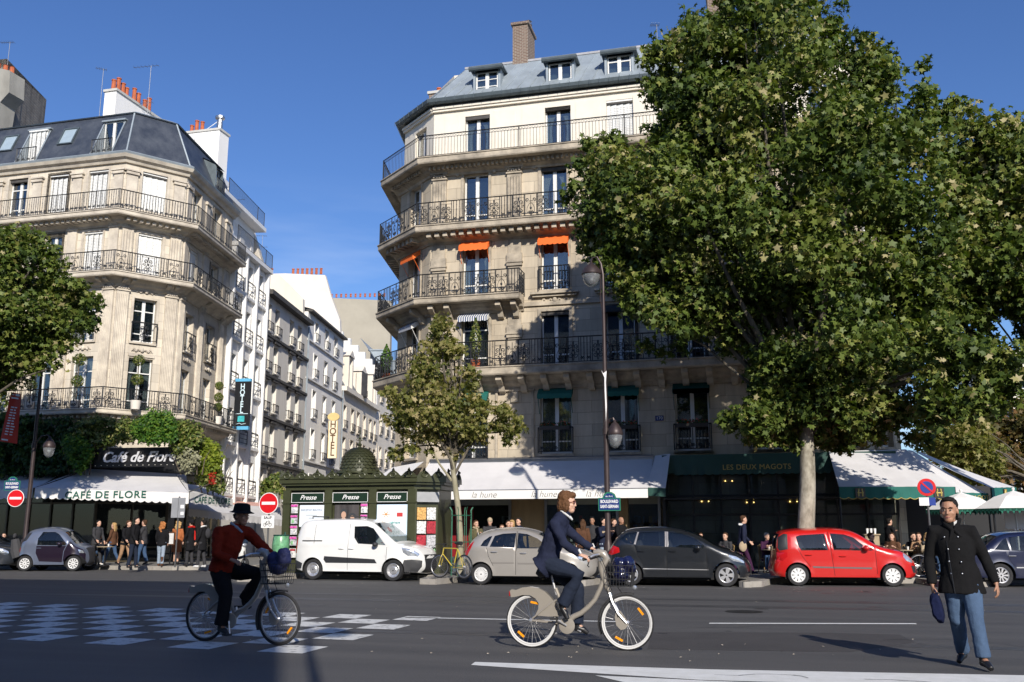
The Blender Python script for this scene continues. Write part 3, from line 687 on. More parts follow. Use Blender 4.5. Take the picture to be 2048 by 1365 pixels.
# slabs, cornices, gutter, roof swept round the corner
def slab(root, path, d, z1, th=.26, m=None, name='balcony_slab', dent=None, cor=.35):
    g = MB(); g.sweep([(-.05, z1 - th), (d, z1 - th), (d + .03, z1 - th + .05), (d + .03, z1 - .05), (d + .07, z1 - .04), (d + .07, z1), (-.05, z1)], path)
    g.sweep([(-.05, z1 - th - cor), (.08, z1 - th - cor), (.12, z1 - th - cor * .75), (.28, z1 - th - cor * .55), (.34, z1 - th - cor * .3), (.5, z1 - th - .012), (-.05, z1 - th - .012)], path)
    if dent:
        for i in range(len(path) - 1):
            a, b = Vector((*offset_path(path, .0)[i], 0)), Vector((*offset_path(path, .0)[i + 1], 0)); dd = b - a; L_ = dd.length; dd.normalize(); nn = Vector((dd.y, -dd.x, 0)); n = int(L_ / dent[0])
            for k in range(n):
                p = a + dd * (dent[0] * (k + .5)) + nn * dent[1]; w2 = dent[0] * .27
                q = [p - dd * w2, p + dd * w2, p + dd * w2 + nn * dent[2], p - dd * w2 + nn * dent[2]]
                g.prism([v[:2] for v in q], z1 - th - dent[3], z1 - th - .004)
    return g.build(name, m or M_stoneRt, root)
rp5 = RP
s5 = slab(RB, RP, .85, 17.2, .3, dent=(.2, .3, .2, .16)); railing(offset_path(RP, .8), 17.2, .98, 'plain', 1.1, s5)
s4 = slab(RB, RP, .9, 14.12, .28, dent=(.36, .3, .42, .2)); railing(offset_path(RP, .86), 14.12, 1.0, ['scroll', 'grid', 'scroll', 'lyre'], .52, s4)
p3 = [rend, cho, (RX0, RY), (-9.05, RY)]
s3 = slab(RB, p3, .9, 10.98, .26); railing(offset_path(p3, .86) + [(-9.05, RY)], 10.98, 1.0, ['scroll', 'lyre', 'grid', 'scroll'], .52, s3)
s2 = slab(RB, RP, .95, 7.95, .34, cor=.5); railing(offset_path(RP, .9), 7.95, 1.05, ['grid', 'scroll', 'lyre', 'scroll'], .5, s2)
def consoles(parent, o, ang, xs, z1, h, d, w_, m):
    for x in xs:
        bk = MB(); bracket(bk, 0, 0, h, d, w_); x = float(x); bk.build('console', m, parent, (o[0] + x * math.cos(ang), o[1] + x * math.sin(ang), z1), ang)
consoles(s3, (RX0, RY), 0, (.3, 1.0, 3.2, 3.85), 10.7, .62, .72, .22, M_stoneRt)
consoles(s2, (RX0, RY), 0, np.arange(.5, 16.9, .92), 7.6, .62, .78, .24, M_stoneRt)
for sb, z, h in ((s3, 10.70, .6), (s2, 7.60, .6)): consoles(sb, cho, rad(-40.6), (.3, 2.4), z, h, .7, .2, M_stoneRt)
g = MB(); g.sweep([(-.2, 19.98), (.22, 19.9), (.3, 19.98), (.34, 20.12), (.3, 20.14), (.26, 20.02), (-.2, 20.1)], RP); gut = g.build('gutter', M_zincd, RB)
hk = MB()
for i in range(1, 4):
    a, b = Vector((*offset_path(RP, .345)[i], 20.05)), Vector((*offset_path(RP, .345)[i + 1], 20.05)); n = int((b - a).length / .42)
    for k in range(n): p = a + (b - a) * (k / n); hk.tube([(p.x, p.y, 19.93), (p.x, p.y, 20.16)], .012, 4)
hk.build('gutter_bracket', M_zincd, gut)
roof = MB(); RBt, RT = offset_path(RP, .18), offset_path(RP, -1.28); RT[2] = (RX0 + 1.15, RY + 1.28); RT[1] = (cho[0] + 3.3, cho[1] + 1.7); RT[0] = (rend[0] + 3.4, rend[1])
for i in range(5): roof.quad((*RBt[i], 20.12), (*RBt[i + 1], 20.12), (*RT[i + 1], 22.2), (*RT[i], 22.2))
top = RT; roof.add([(p[0], p[1], 22.2) for p in top] + [(top[-1][0] - 8, top[-1][1], 22.6), (top[0][0] + 6, top[0][1], 22.6)], [(0, 1, 2, 3, 4, 5, 6, 7)])
rf = roof.build('roof', M_zinc, RB)
sm = MB(); pa, pb = offset_path(RP, .2), RT
for i in range(0, 4):
    n = max(2, int(math.hypot(pa[i + 1][0] - pa[i][0], pa[i + 1][1] - pa[i][1]) / .55))
    for k in range(n + 1):
        q = k / n; a = [pa[i][j] + (pa[i + 1][j] - pa[i][j]) * q for j in (0, 1)]; b = [pb[i][j] + (pb[i + 1][j] - pb[i][j]) * q for j in (0, 1)]
        sm.tube([(a[0], a[1], 20.13), (b[0], b[1], 22.19)], .022, 4)
sm.build('roof_seams', M_zinc, rf)
rg_ = MB(); rg_.sweep([(.06, 22.16), (.06, 22.26), (-.1, 22.28), (-.1, 22.2)], RT[1:]); rg_.build('roof_ridge', mat('ridge_lead', (.36, .36, .38), .6, .2, var=.15), rf)
for x, kind in [(-10.72, 'small'), (-7.45, 'plain'), (-4.9, 'trans'), (-2.3, 'plain'), (.8, 'plain')]:
    d = MB(); w2 = .62
    d.box(-w2, -w2 + .1, -.02, .8, -.2, 1.2); d.box(w2 - .1, w2, -.02, .8, -.2, 1.2)
    dm = d.build('dormer', M_zinc, RB, (x, RY + .06, 20.2))
    h = MB(); h.box(-w2 - .14, w2 + .14, -.28, 1.3, 1.2, 1.27); h.tube([(-w2 - .14, -.22, 1.16), (w2 + .14, -.22, 1.16)], .1, 8); h.build('dormer_roof', M_zincd, dm)
    wv = window_proto(1.0, 1.05, kind); wv.parent = dm; wv.location = (0, -.16, .04); wv.rotation_euler = (0, 0, 0)
cb = chimney(RB, -9.85, -9.15, 38.2, 39.6, 21.0, 24.0, M_brick, (), cap=False); g = MB(); g.box(-9.92, -9.08, 38.12, 39.7, 24.0, 24.12); g.build('chimney_cap', M_brick, cb)
g = MB(); g.lathe([(.13, 24.12), (.13, 24.35), (.17, 24.36), (.17, 24.42), (.1, 24.42), (.1, 24.55), (.16, 24.56), (.05, 24.64)], (-9.3, 39.0, 0), 10); g.build('chimney_cowl', M_metal, cb, smooth=True)
chimney(RB, -15.4, -14.0, 42.6, 43.3, 22.0, 23.4, M_brick, (.3, .7), cap=True, pot_h=.35)
chimney(RB, -1.2, -.3, 39, 41, 21.5, 24.5, M_brick, (.2, .7))
chimney(RB, -12.6, -11.8, 40.5, 41.5, 22.0, 22.5, M_brick, (.5,), pot_h=.3)
# back volume so the block is solid
g = MB(); bp = [(rend[0] + .4, rend[1] - .1), (cho[0] + 1.2, cho[1] + 1.0), (RX0 + .6, RY + 1.2), (RX1 - .6, RY + 1.2), (RX1 + .1, RY + 2.0), (RX1 + .1, RY + 9.1), (RX1, 52), (rend[0] + .3, 52)]
g.prism(bp, 0, 21.9); g.build('rear_block', M_beigewall, RB)
antenna('short antenna on the zinc roof ridge beside the plane tree', -3.4, 38.5, 22.2, 23.3, .4, .3)
# ================================================================ LEFT CORNER BUILDING
LB = building('corner_cafe_building', 'pale stone corner building with blue slate mansard roof above the Cafe de Flore')
LX0 = -46.0; LY = 37.0; L1 = (-28.7, 37.0); L2 = (-26.95, 39.43); L3 = (L2[0] + 6.55 * math.cos(rad(100.8)), L2[1] + 6.55 * math.sin(rad(100.8)))
LP = [(LX0, LY), L1, L2, L3]
LF = [(6.95, 9.45), (10.2, 12.2), (13.5, 15.5), (16.65, 18.6)]
fm = Facade(LB, (LX0, LY), 0, LX0 * -1 - 28.7, 0, 19.0, M_stoneL)
lc = [15.85, 13.6, 11.25, 8.9, 6.5, 4.1]
for ci, c in enumerate(lc):
    fm.win(c, 1.15, *LF[0], 'transcurt', sill=False, surround=.0); fm.win(c, 1.05, *LF[1], 'transcurt', surround=.1, rail=('scroll', .9) )
    fm.win(c, 1.05, *LF[2], 'shut' if ci != 1 else 'transcurt', surround=.1); fm.win(c, 1.1, *LF[3], 'trans' if ci == 2 else 'shut', surround=.1, blind=True)
t = fm.trim
for x in (17.0, 14.7, 12.4, 10.1, 7.7, 5.3):
    pilaster(t, x, .5, 16.4, 18.85, .08, False); t.box(x - .3, x + .3, -.16, .003, 18.3, 18.42); t.box(x - .36, x + .36, -.2, .003, 18.45, 18.52)
    pilaster(t, x, .5, 13.3, 15.95, .1, True, 0); pilaster(t, x, .55, 7.0, 12.9, .1, True, 6)
for c in lc: ornament(t, c, 9.85, .7)
fm.finish(M_stoneLt)
fc = Facade(LB, L1, 54.23, 2.99, 0, 19.0, M_stoneL); cc = 1.42
fc.win(cc, 1.12, *LF[0], 'transcurt', sill=False); fc.win(cc, 1.06, 10.22, 12.3, 'trans', surround=.12, rail=('scroll', .9)); fc.win(cc, 1.15, *LF[2], 'shut', surround=.12); fc.win(cc, 1.2, *LF[3], 'shut', surround=.12, blind=True)
t = fc.trim
for x in (.33, 2.62):
    pilaster(t, x, .52, 16.4, 18.85, .08, False); t.box(x - .3, x + .3, -.16, .003, 18.3, 18.42); t.box(x - .36, x + .36, -.2, .003, 18.45, 18.52)
    pilaster(t, x, .52, 13.3, 15.95, .1, True, 4); pilaster(t, x, .56, 7.0, 12.9, .1, True, 7)
ornament(t, cc, 12.68, .8); ornament(t, cc, 9.85, .9); t.box(cc - .6, cc + .6, -.06, .003, 9.52, 9.66)
fc.finish(M_stoneLt)
fs = Facade(LB, L2, 100.8, 6.55, 0, 19.0, M_stoneL)
for c in (1.35, 4.15):
    fs.win(c, 1.0, 6.95, 9.3, 'curt', sill=False); fs.win(c, 1.0, 10.2, 12.1, 'plain', surround=.1, rail=('scroll', .9)); fs.win(c, 1.0, 13.5, 15.4, 'shut' if c < 2 else 'plain', surround=.1); fs.win(c, 1.0, 16.65, 18.55, 'curt', surround=.1)
t = fs.trim
for x in (.3, 2.75, 5.6):
    pilaster(t, x, .45, 16.4, 18.85, .08, False); t.box(x - .3, x + .3, -.16, .003, 18.3, 18.42)
    pilaster(t, x, .45, 13.3, 15.95, .1, True, 0); pilaster(t, x, .5, 7.0, 12.9, .1, True, 5)
for c in (1.35, 4.15): ornament(t, c, 9.8, .8)
fs.finish(M_stoneLt)
for nm, z1, d, st, un, de in (('a', 16.25, .85, 'grid', 1.0, (.3, .3, .32, .16)), ('b', 13.3, .8, ['grid', 'lyre', 'grid', 'scroll'], .6, None), ('c', 6.9, .85, ['grid', 'scroll', 'grid', 'lyre'], .6, (.3, .3, .32, .16))):
    s_ = slab(LB, LP, d, z1, .24, M_stoneLt, dent=de); railing(offset_path(LP, d - .05), z1, .95, st, un, s_)
    if de is None:
        for o, a, xs in (((LX0, LY), 0, (4.0, 6.3, 8.6, 10.9, 13.4, 15.4, 16.7, 17.1)), (L1, 54.23, (.25, .65, 2.3, 2.7)), (L2, 100.8, (.4, 2.7, 5.6))):
            consoles(s_, o, rad(a), xs, z1 - .245, .34, .62, .18, M_stoneLt)
g = MB(); g.sweep([(-.1, 18.85), (.12, 18.85), (.18, 18.98), (.32, 19.05), (.4, 19.2), (-.1, 19.2)], LP); g.build('cornice', M_stoneLt, LB)
g = MB(); g.sweep([(-.1, 19.203), (.36, 19.203), (.4, 19.3), (.3, 19.38), (-.1, 19.38)], LP); g.build('gutter', M_zinc, LB)
LR = offset_path(LP, -.0)
DORM = ((-38.5, 'shut'), (-34.45, 'shut'), (-30.1, 'plain')); DW = .58
g = MB(); g.sweep([(.12, 19.36), (-.95, 21.85), (-1.25, 22.02)], [L1, L2, L3], closed_prof=False)
ya, yb = LY - .12, LY + .95; ex = offset_path(LP, .12)[1][0]; ex2 = offset_path(LP, -.95)[1][0]; zt_ = 21.45; yt_ = ya + (yb - ya) * (zt_ - 19.36) / 2.49
g = MB(); g.sweep([(.12, 19.36), (-.95, 21.85), (-1.25, 22.02)], [L1, L2, L3], closed_prof=False)
# mitre the first column of the swept part onto the front slope
o1, o2, o3 = offset_path(LP, .12)[1], offset_path(LP, -.95)[1], offset_path(LP, -1.25)[1]; g.v[0] = (*o1, 19.36); g.v[1] = (*o2, 21.85); g.v[2] = (*o3, 22.02)
xs = [LX0] + [q for x, _ in DORM for q in (x - DW, x + DW)]
for i in range(0, len(xs), 2):
    x0, x1 = xs[i], (xs[i + 1] if i + 1 < len(xs) else None)
    if x1 is not None: g.quad((x0, ya, 19.36), (x1, ya, 19.36), (x1, yt_, zt_), (x0, yt_, zt_))
xe = o1[0] + (o2[0] - o1[0]) * (zt_ - 19.36) / 2.49; g.quad((xs[-1], ya, 19.36), (*o1, 19.36), (xe, yt_, zt_), (xs[-1], yt_, zt_))
g.quad((LX0, yt_, zt_), (xe, yt_, zt_), (*o2, 21.85), (LX0, yb, 21.85)); g.quad((LX0, yb, 21.85), (*o2, 21.85), (*o3, 22.02), (LX0, LY + 1.25, 22.02))
tp = offset_path(LP, -1.25); g.add([(p[0], p[1], 22.02) for p in tp] + [(LX0, 46.5, 22.6)], [(0, 1, 2, 3, 4)])
rf = g.build('roof', M_slate, LB)
g = MB(); g.sweep([(-.9, 21.86), (-.84, 21.9), (-1.22, 22.1), (-1.3, 22.02)], LP); g.build('roof_ridge', M_zinc, rf)
h = MB()
for i in (1, 2):
    a, b = offset_path(LP, .13)[i], offset_path(LP, -.94)[i]; h.tube([(a[0], a[1], 19.38), (b[0], b[1], 21.88)], .05, 5)
h.build('roof_hip', M_zinc, rf)
g = MB(); g.prism([(LX0, LY + 1.3), (-29.3, LY + 1.3), (L2[0] - 1.6, L2[1] + .2), (L3[0] - 1.5, L3[1] - .06), (LX0, L3[1] - .06)], 0, 21.8); g.build('rear_block', M_beigewall, LB)
g = MB(); g.box(LX0 - .3, LX0, LY + .02, 47, 0, 22.0); g.build('party_wall', M_beigewall, LB)
# recessed dormer windows with small guards, roof lights
SL = math.atan2(22.02 - 19.36, 1.25)
def roof_light(x, parent):
    e = MB(); e.box(-.44, .44, -.05, .1, 0, .07); e.box(-.44, .44, -.05, .1, 1.05, 1.12); e.box(-.44, -.37, -.05, .1, .07, 1.05); e.box(.37, .44, -.05, .1, .07, 1.05)
    o = e.build('roof_light', M_zincd, parent, (x, LY + .25, 20.3)); o.rotation_euler = (-math.atan2(1.07, 2.49), 0, 0)
    p = MB(); p.box(-.37, .37, 0, .04, .07, 1.05); p.build('pane', mat('sky_pane', (.32, .40, .46), .08, 0, var=.08, spec=.9), o)
roof_light(-32.55, rf); roof_light(-36.1, rf)
for x, k in DORM:
    d = MB(); H_ = zt_ - 19.36
    for sg in (-1, 1):
        d.add([(sg * DW, 0, 0), (sg * DW, yt_ - ya, H_), (sg * DW, yt_ - ya, 0)], [(0, 1, 2)])
        d.add([(sg * (DW + .07), -.03, .0), (sg * (DW + .07), yt_ - ya - .03, H_ + .03), (sg * (DW - .02), yt_ - ya - .03, H_ + .03), (sg * (DW - .02), -.03, 0)], [(0, 1, 2, 3)])
    d.box(-DW - .1, DW + .1, yt_ - ya - .18, yt_ - ya + .1, H_ - .02, H_ + .06); d.quad((-DW, 0, .01), (DW, 0, .01), (DW, .95, .01), (-DW, .95, .01))
    dm = d.build('dormer', M_zinc, LB, (x, ya, 19.36))
    wv = window_proto(1.1, 2.02, k); wv.parent = dm; wv.location = (0, yt_ - ya - .25, .03)
    rr = railing([(-DW, .03), (DW, .03)], .02, .8, 'grid', 1.1, dm, 'window_guard')
# street side dormer
d = MB(); w2 = .5
for sg in (-1, 1): d.add([(sg * w2, -.1, .0), (sg * w2, .95, 1.9), (sg * w2, -.02, 1.45), (sg * w2, -.1, 1.3)], [(0, 1, 2, 3)])
d.add([(-w2 - .08, -.15, 1.42), (w2 + .08, -.15, 1.42), (w2 + .08, 1.0, 2.0), (-w2 - .08, 1.0, 2.0)], [(0, 1, 2, 3)])
M2 = Matrix.Translation((L2[0], L2[1], 19.5)) @ Matrix.Rotation(rad(100.8), 4, 'Z') @ Matrix.Translation((4.0, .05, 0))
dm = d.build('dormer', M_zincd, LB); dm.matrix_local = M2
wv = window_proto(.85, 1.35, 'plain'); wv.parent = dm; wv.location = (0, -.1, .02); railing([(-.5, -.22), (.5, -.22)], .0, .7, 'grid', 1.0, dm, 'window_guard')
chimney(LB, -34.35, -33.6, 42.0, 46.0, 22.0, 25.55, M_whitewall, (.05, .15, .25, .33, .5, .6, .75, .85), name='chimney')
chimney(LB, -34.8, -32.1, 50.0, 51.1, 20.5, 26.5, M_whitewall, (.12, .25, .4), mp=M_terra)
g = MB(); g.lathe([(.2, 26.7), (.17, 27.5), (.3, 27.55), (.3, 27.7), (.1, 27.8)], (-32.5, 50.6, 0), 10); tag(g.build('flue_cowl', M_metal), 'grey round metal flue with a cap on the white chimney behind the slate roof', 'flue')
g = MB(); g.tube([(-33.7, 46.6, 22.3), (-33.7, 46.6, 24.6)], .03, 5); g.tube([(-33.9, 53, 27.6), (-33.9, 53, 29.0)], .03, 5); g.tube([(-33.7, 46.6, 23.2), (-33.9, 53, 28.8)], .025, 4); tag(g.build('cable_support', M_white), 'thin white braced rod strung between two posts over the slate roof', 'roof rod')
antenna('tall forked antenna right of the white chimney with terracotta pots', -33.0, 44, 22, 28.0, 1.6, rad(5), ((1.0, 1), (.62, .6)))
antenna('thin antenna rising just left of the white chimney with terracotta pots', -35.4, 43, 22, 27.6, .6, rad(40))
# old gable and chimney at the far left edge
OB = building('old_brick_gable', 'tall weathered brick gable rising behind the slate roof at the left edge')
M_oldb = stone('old_brick', (.25, .22, .19), (.07, .065, .06), (.22, .21, .19), .45, .16, .9, msize=.03)
p0, p1 = at(10, 150, 41.0), at(93, 200, 46.0); g = MB(); g.prism([(-49, 40.6), (p0.x, 41.0), (p1.x, 46.0), (-49, 49)], 15, p1.z); g.add([(-49, 40.6, p1.z), (p0.x, 41, p1.z), (p1.x, 46, p1.z), (-49, 49, p1.z), (p0.x, 41, p0.z + .5), (-49, 40.6, p0.z + .5)], [(0, 1, 4, 5), (1, 2, 4), (4, 2, 3, 5), (5, 3, 0)]); g.build('wall', M_oldb, OB)
g = MB(); a_, b_, c_ = at(20, 142, 39.5), at(18, 185, 39.5), at(0, 205, 39.5); z0_ = 19
pts_ = [(-44, z0_), (c_.x - .3, z0_), (c_.x, c_.z), (b_.x, b_.z), (a_.x, a_.z), (-44, a_.z + 1.9)]; g.plate(pts_, 39.5, 40.6); ch = g.build('chimney', mat('old_render', (.30, .29, .26), .9, var=.2, scale=1.2, streak=.4), OB)
for i, x in enumerate((a_.x - .35, a_.x - .8, a_.x - 1.3)):
    p = MB(); zz_ = a_.z + (a_.x - x) * .35; p.lathe([(.14, zz_ - .2), (.12, zz_ + .35), (.15, zz_ + .38)], (x, 40.0, 0), 8); p.build('chimney_pot', M_terra, ch)
antenna('dark antenna mast over the old brick gable at the top left', at(15, 130, 40.2).x, 40.2, 26.5, at(15, 85, 40.2).z, .8, rad(10), ((1.0, 1), (.3, 1)))

# ================================================================ SIDE STREET BUILDINGS
def SP(s, d=0):  # point along the street line, d outward to the street
    a = rad(100.8); return (L2[0] + s * math.cos(a) + d * math.sin(a), L2[1] + s * math.sin(a) - d * math.cos(a))
def block(root, s0, s1, z1, m, depth=8, name='rear_block'):
    g = MB(); g.prism([SP(s0 + .02, -1.2), SP(s0 + .02, -depth), SP(s1 - .02, -depth), SP(s1 - .02, -1.2)][::-1], 0, z1); g.build(name, m, root)
    for s in (s0 + .01, s1 - .01): 
        e = .15 if s < s0 + 1 else -.15
        g = MB(); g.prism([SP(s, -.01), SP(s + e, -.01), SP(s + e, -1.3), SP(s, -1.3)], 0, z1); g.build('side_wall', m, root)
SA = 100.8
# --- white hotel with vertical fins
WB = building('white_hotel', 'white modernist hotel with tall vertical fins next to the slate roofed cafe building')
s0, s1 = 6.56, 12.8; fw = Facade(WB, SP(s0), SA, s1 - s0, 0, 17.3, M_whitewall)
for zb in (3.6, 6.4, 9.45, 12.3, 15.1):
    for c in (1.1, 3.1, 5.0): fw.win(c, 1.15, zb, zb + 1.9, 'plain', sill=False, rail=('bars3', .75))
for x in (.15, 2.1, 4.05, 6.05): g = MB(); g.box(x - .09, x + .09, -.26, .003, 2.9, 17.6); g.build('fin', M_whitewall, WB, fw.o, fw.a)
for zb in (3.6, 6.4, 9.45, 12.3, 15.1): g = MB(); g.box(.0, 6.2, -.16, .002, zb - .2, zb - .06); g.build('ledge', M_whitewall, WB, fw.o, fw.a)
fw.finish(M_whitewall); block(WB, s0, s1, 17.3, M_whitewall)
g = MB(); g.prism([SP(s0, .35), SP(s1 + .1, .35), SP(s1 + .1, -1), SP(s0, -1)][::-1], 17.35, 17.6); tr = g.build('terrace_slab', M_whitewall, WB); railing([SP(s0, .3), SP(s1, .3)], 17.6, .95, 'bars', 1.2, tr)
g = MB(); g.prism([SP(s0 - 1, -.9), SP(s0 - 1, -8), SP(s1 - .2, -8), SP(s1 - .2, -.9)][::-1], 17.6, 20.1); g.build('penthouse', M_whitewall, WB)
g = MB(); g.prism([SP(s0 - 1, -.2), SP(s0 - 1, -8), SP(s1, -8), SP(s1, -.2)][::-1], 20.1, 20.35); tr = g.build('terrace_slab', M_whitewall, WB); railing([SP(s0 - .2, -.3), SP(s1 - .2, -.3)], 20.35, .95, 'bars', 1.2, tr)
g = MB(); g.prism([SP(s0 - .4, -2.2), SP(s0 - .4, -7), SP(s0 + 4.6, -7), SP(s0 + 4.6, -2.2)][::-1], 20.35, 22.9); v_ = g.build('glazed_penthouse', M_white, WB)
f2 = Facade(WB, SP(s0 - .4, -2.12), SA, 5, 20.35, 22.8, M_whitewall); [f2.win(c, 1.0, 20.5, 22.5, 'plain', sill=False) for c in (.7, 1.9, 3.1, 4.3)]; f2.finish()
f2 = Facade(WB, SP(s0, -.82), SA, 5.8, 17.6, 20.1, M_whitewall); [f2.win(c, 1.2, 17.7, 19.5, 'shut', sill=False) for c in (1.0, 2.9, 4.8)]; f2.finish()
# --- grey rendered house with dark cornices
GB = building('grey_cornice_house', 'grey beige house with dark sooty string cornices between the white hotel and the pale house')
s0, s1 = 12.82, 22.3; fg = Facade(GB, SP(s0), SA, s1 - s0, 0, 16.1, M_greywall)
gz = [(3.3, 5.2), (6.1, 8.1), (8.85, 10.75), (11.4, 13.2), (13.9, 15.65)]
for zb, zt in gz:
    for c in (.75, 2.5, 5.7, 7.6): fg.win(c, .95, zb, zt, 'plain', surround=0, rail=('bars', .55))
fg.finish(M_greywall); block(GB, s0, s1, 16.1, M_greywall)
for z in (5.7, 8.5, 11.1, 13.6): g = MB(); g.prism([SP(s0 + .02, .2), SP(s1 - .02, .2), SP(s1 - .02, -.003), SP(s0 + .02, -.003)][::-1], z - .1, z + .06); g.build('string_course', M_cornice, GB)
for zb, zt in gz[:-1]:
    for c in (.75, 2.5, 5.7, 7.6): g = MB(); g.prism([SP(s0 + c - .62, .16), SP(s0 + c + .62, .16), SP(s0 + c + .62, -.003), SP(s0 + c - .62, -.003)][::-1], zt + .1, zt + .26); g.build('window_hood', M_cornice, GB)
g = MB(); g.prism([SP(s0, .45), SP(s1, .45), SP(s1, -.2), SP(s0, -.2)][::-1], 16.11, 16.4); g.build('string_cornice', M_cornice, GB)
g = MB(); A = [SP(s0, .3), SP(s1, .3), SP(s1, -4), SP(s0, -4)]; g.add([(*A[0], 16.4), (*A[1], 16.4), (*A[2], 18.6), (*A[3], 18.6)], [(0, 1, 2, 3)]); g.build('roof', M_zincd, GB)
# stacks on the party walls
def gable(root, s, pts, th, m, name='gable_wall'):
    """pts: (depth back from street line, z) outline of a party wall at street position s"""
    g = MB(); n = len(pts); v0 = [(*SP(s, -d), z) for d, z in pts]; v1 = [(*SP(s + th, -d), z) for d, z in pts]
    g.add(v0 + v1, [tuple(range(n)), tuple(reversed(range(n, 2 * n)))] + [((i + 1) % n, i, i + n, (i + 1) % n + n) for i in range(n)]); return g.build(name, m, root)
gb = gable(GB, 12.9, [(.0, 15.6), (.15, 17.5), (1.3, 20.8), (3.0, 20.8), (4, 15.6)], .5, M_beigewall)
def pots(parent, s0, s1, d0, d1, z, n, h=.4, m=None):
    for i in range(n):
        q = (i + .5) / n; x, y = SP(s0 + (s1 - s0) * q, -(d0 + (d1 - d0) * q)); p = MB(); p.lathe([(.12, z), (.1, z + h), (.13, z + h + .02), (.13, z + h + .08)], (x, y, 0), 7); p.build('chimney_pot', m or M_terra, parent)
pots(gb, 13.1, 13.2, 1.5, 2.8, 20.8, 3)
gb2 = gable(GB, 21.8, [(.2, 15.9), (.3, 18.0), (2.2, 19.9), (6.5, 19.9), (6.5, 15.9)], .45, M_beigewall)
pots(gb2, 22, 22, 2.6, 4.0, 19.9, 4)
# --- pale plain house
PB = building('pale_plain_house', 'pale grey white plain house with small guarded windows behind the yellow vertical HOTEL sign')
s0, s1 = 22.32, 33.1; fp = Facade(PB, SP(s0), SA, s1 - s0, 0, 17.2, M_palewall)
for zb, zt in ((3.8, 5.6), (6.75, 8.85), (9.7, 11.7), (12.65, 14.4), (15.35, 16.85)):
    for c in (2.3, 5.3, 8.1): fp.win(c, .95, zb, zt, 'curt', surround=.06, rail=('bars', .6))
for z in (6.4, 12.3, 15.1): g = MB(); g.box(0, s1 - s0, -.14, .003, z, z + .1); g.build('ledge', M_palewall, PB, fp.o, fp.a)
fp.finish(M_palewall); block(PB, s0, s1, 17.2, M_palewall)
g = MB(); g.prism([SP(s0, .35), SP(s1, .35), SP(s1, -.2), SP(s0, -.2)][::-1], 17.21, 17.36); g.build('eaves', M_cornice, PB)
g = MB(); A = [SP(s0, .3), SP(s1, .3), SP(s1, -4), SP(s0, -4)]; g.add([(*A[0], 17.37), (*A[1], 17.37), (*A[2], 18.6), (*A[3], 18.6)], [(0, 1, 2, 3)]); g.build('roof', M_zinc, PB)
gb = gable(PB, 32.3, [(-.0, 16), (.2, 18.8), (1.0, 20.8), (1.6, 22.7), (5.0, 22.9), (12, 22.9), (12, 16)], .5, mat('gable_pink', (.66, .60, .54), .85, col2=(.74, .69, .63), scale=.6)); pots(gb, 32.5, 32.5, 1.8, 4.6, 22.85, 7, .42)
gb = gable(PB, 30.0, [(2.4, 17), (2.4, 19.3), (4.5, 19.4), (4.5, 18.9), (9.5, 19.2), (9.5, 17)], .4, M_whitewall)
# --- house with stone dormers
DB = building('dormer_house', 'cream side street house with stone dormers and stepped gable above the kiosk dome')
s0, s1 = 33.12, 47.2; fd = Facade(DB, SP(s0), SA, s1 - s0, 0, 13.0, M_beigewall)
for zb, zt in ((4.6, 6.2), (7.6, 9.2), (10.0, 11.9)):
    for c in (1.1, 3.9, 6.1, 8.7, 11.2, 13.2): fd.win(c, 1.05, zb, zt, 'curt', surround=.08, rail=('bars', .6))
fd.finish(M_beigewall); block(DB, s0, s1, 13.0, M_beigewall)
g = MB(); g.prism([SP(s0, .4), SP(s1, .4), SP(s1, -.2), SP(s0, -.2)][::-1], 13.01, 13.4); g.build('cornice', M_beigewall, DB)
g = MB(); A = [SP(s0, .1), SP(s1, .1), SP(s1, -1.6), SP(s0, -1.6)]; g.add([(*A[0], 13.4), (*A[1], 13.4), (*A[2], 16.2), (*A[3], 16.2)], [(0, 1, 2, 3)]); A = [SP(s0, -1.6), SP(s1, -1.6), SP(s1, -7), SP(s0, -7)]; g.add([(*p, 16.2) for p in A], [(0, 1, 2, 3)]); g.build('roof', mat('mansard_zinc', (.16, .18, .20), .6, .2, var=.15), DB)
for c, hh in ((1.9, 2.6), (6.8, 2.1), (11.6, 2.6)):
    d = MB(); d.box(-.85, -.48, -.25, 1.2, 0, hh); d.box(.48, .85, -.25, 1.2, 0, hh); d.box(-.85, .85, -.25, 1.2, hh, hh + .12); d.add([(-1.0, -.35, hh + .12), (1.0, -.35, hh + .12), (0, -.35, hh + .75), (-1.0, 1.4, hh + .12), (1.0, 1.4, hh + .12), (0, 1.4, hh + .75)], [(0, 1, 2), (5, 4, 3), (0, 2, 5, 3), (2, 1, 4, 5)])
    o = d.build('dormer', M_beigewall, DB, (*SP(s0 + c), 13.4), rad(SA)); wv = window_proto(.95, hh - .1, 'plain'); wv.parent = o; wv.location = (0, -.1, 0)
gb = gable(DB, 47.0, [(.0, 10), (.0, 17.6), (.6, 17.6), (.6, 18.2), (1.3, 18.2), (1.3, 18.9), (2, 18.9), (2, 19.6), (2.8, 19.6), (2.8, 20.3), (3.6, 20.3), (3.6, 21), (4.5, 21), (4.5, 21.8), (8, 22), (8, 10)], .6, M_palewall)
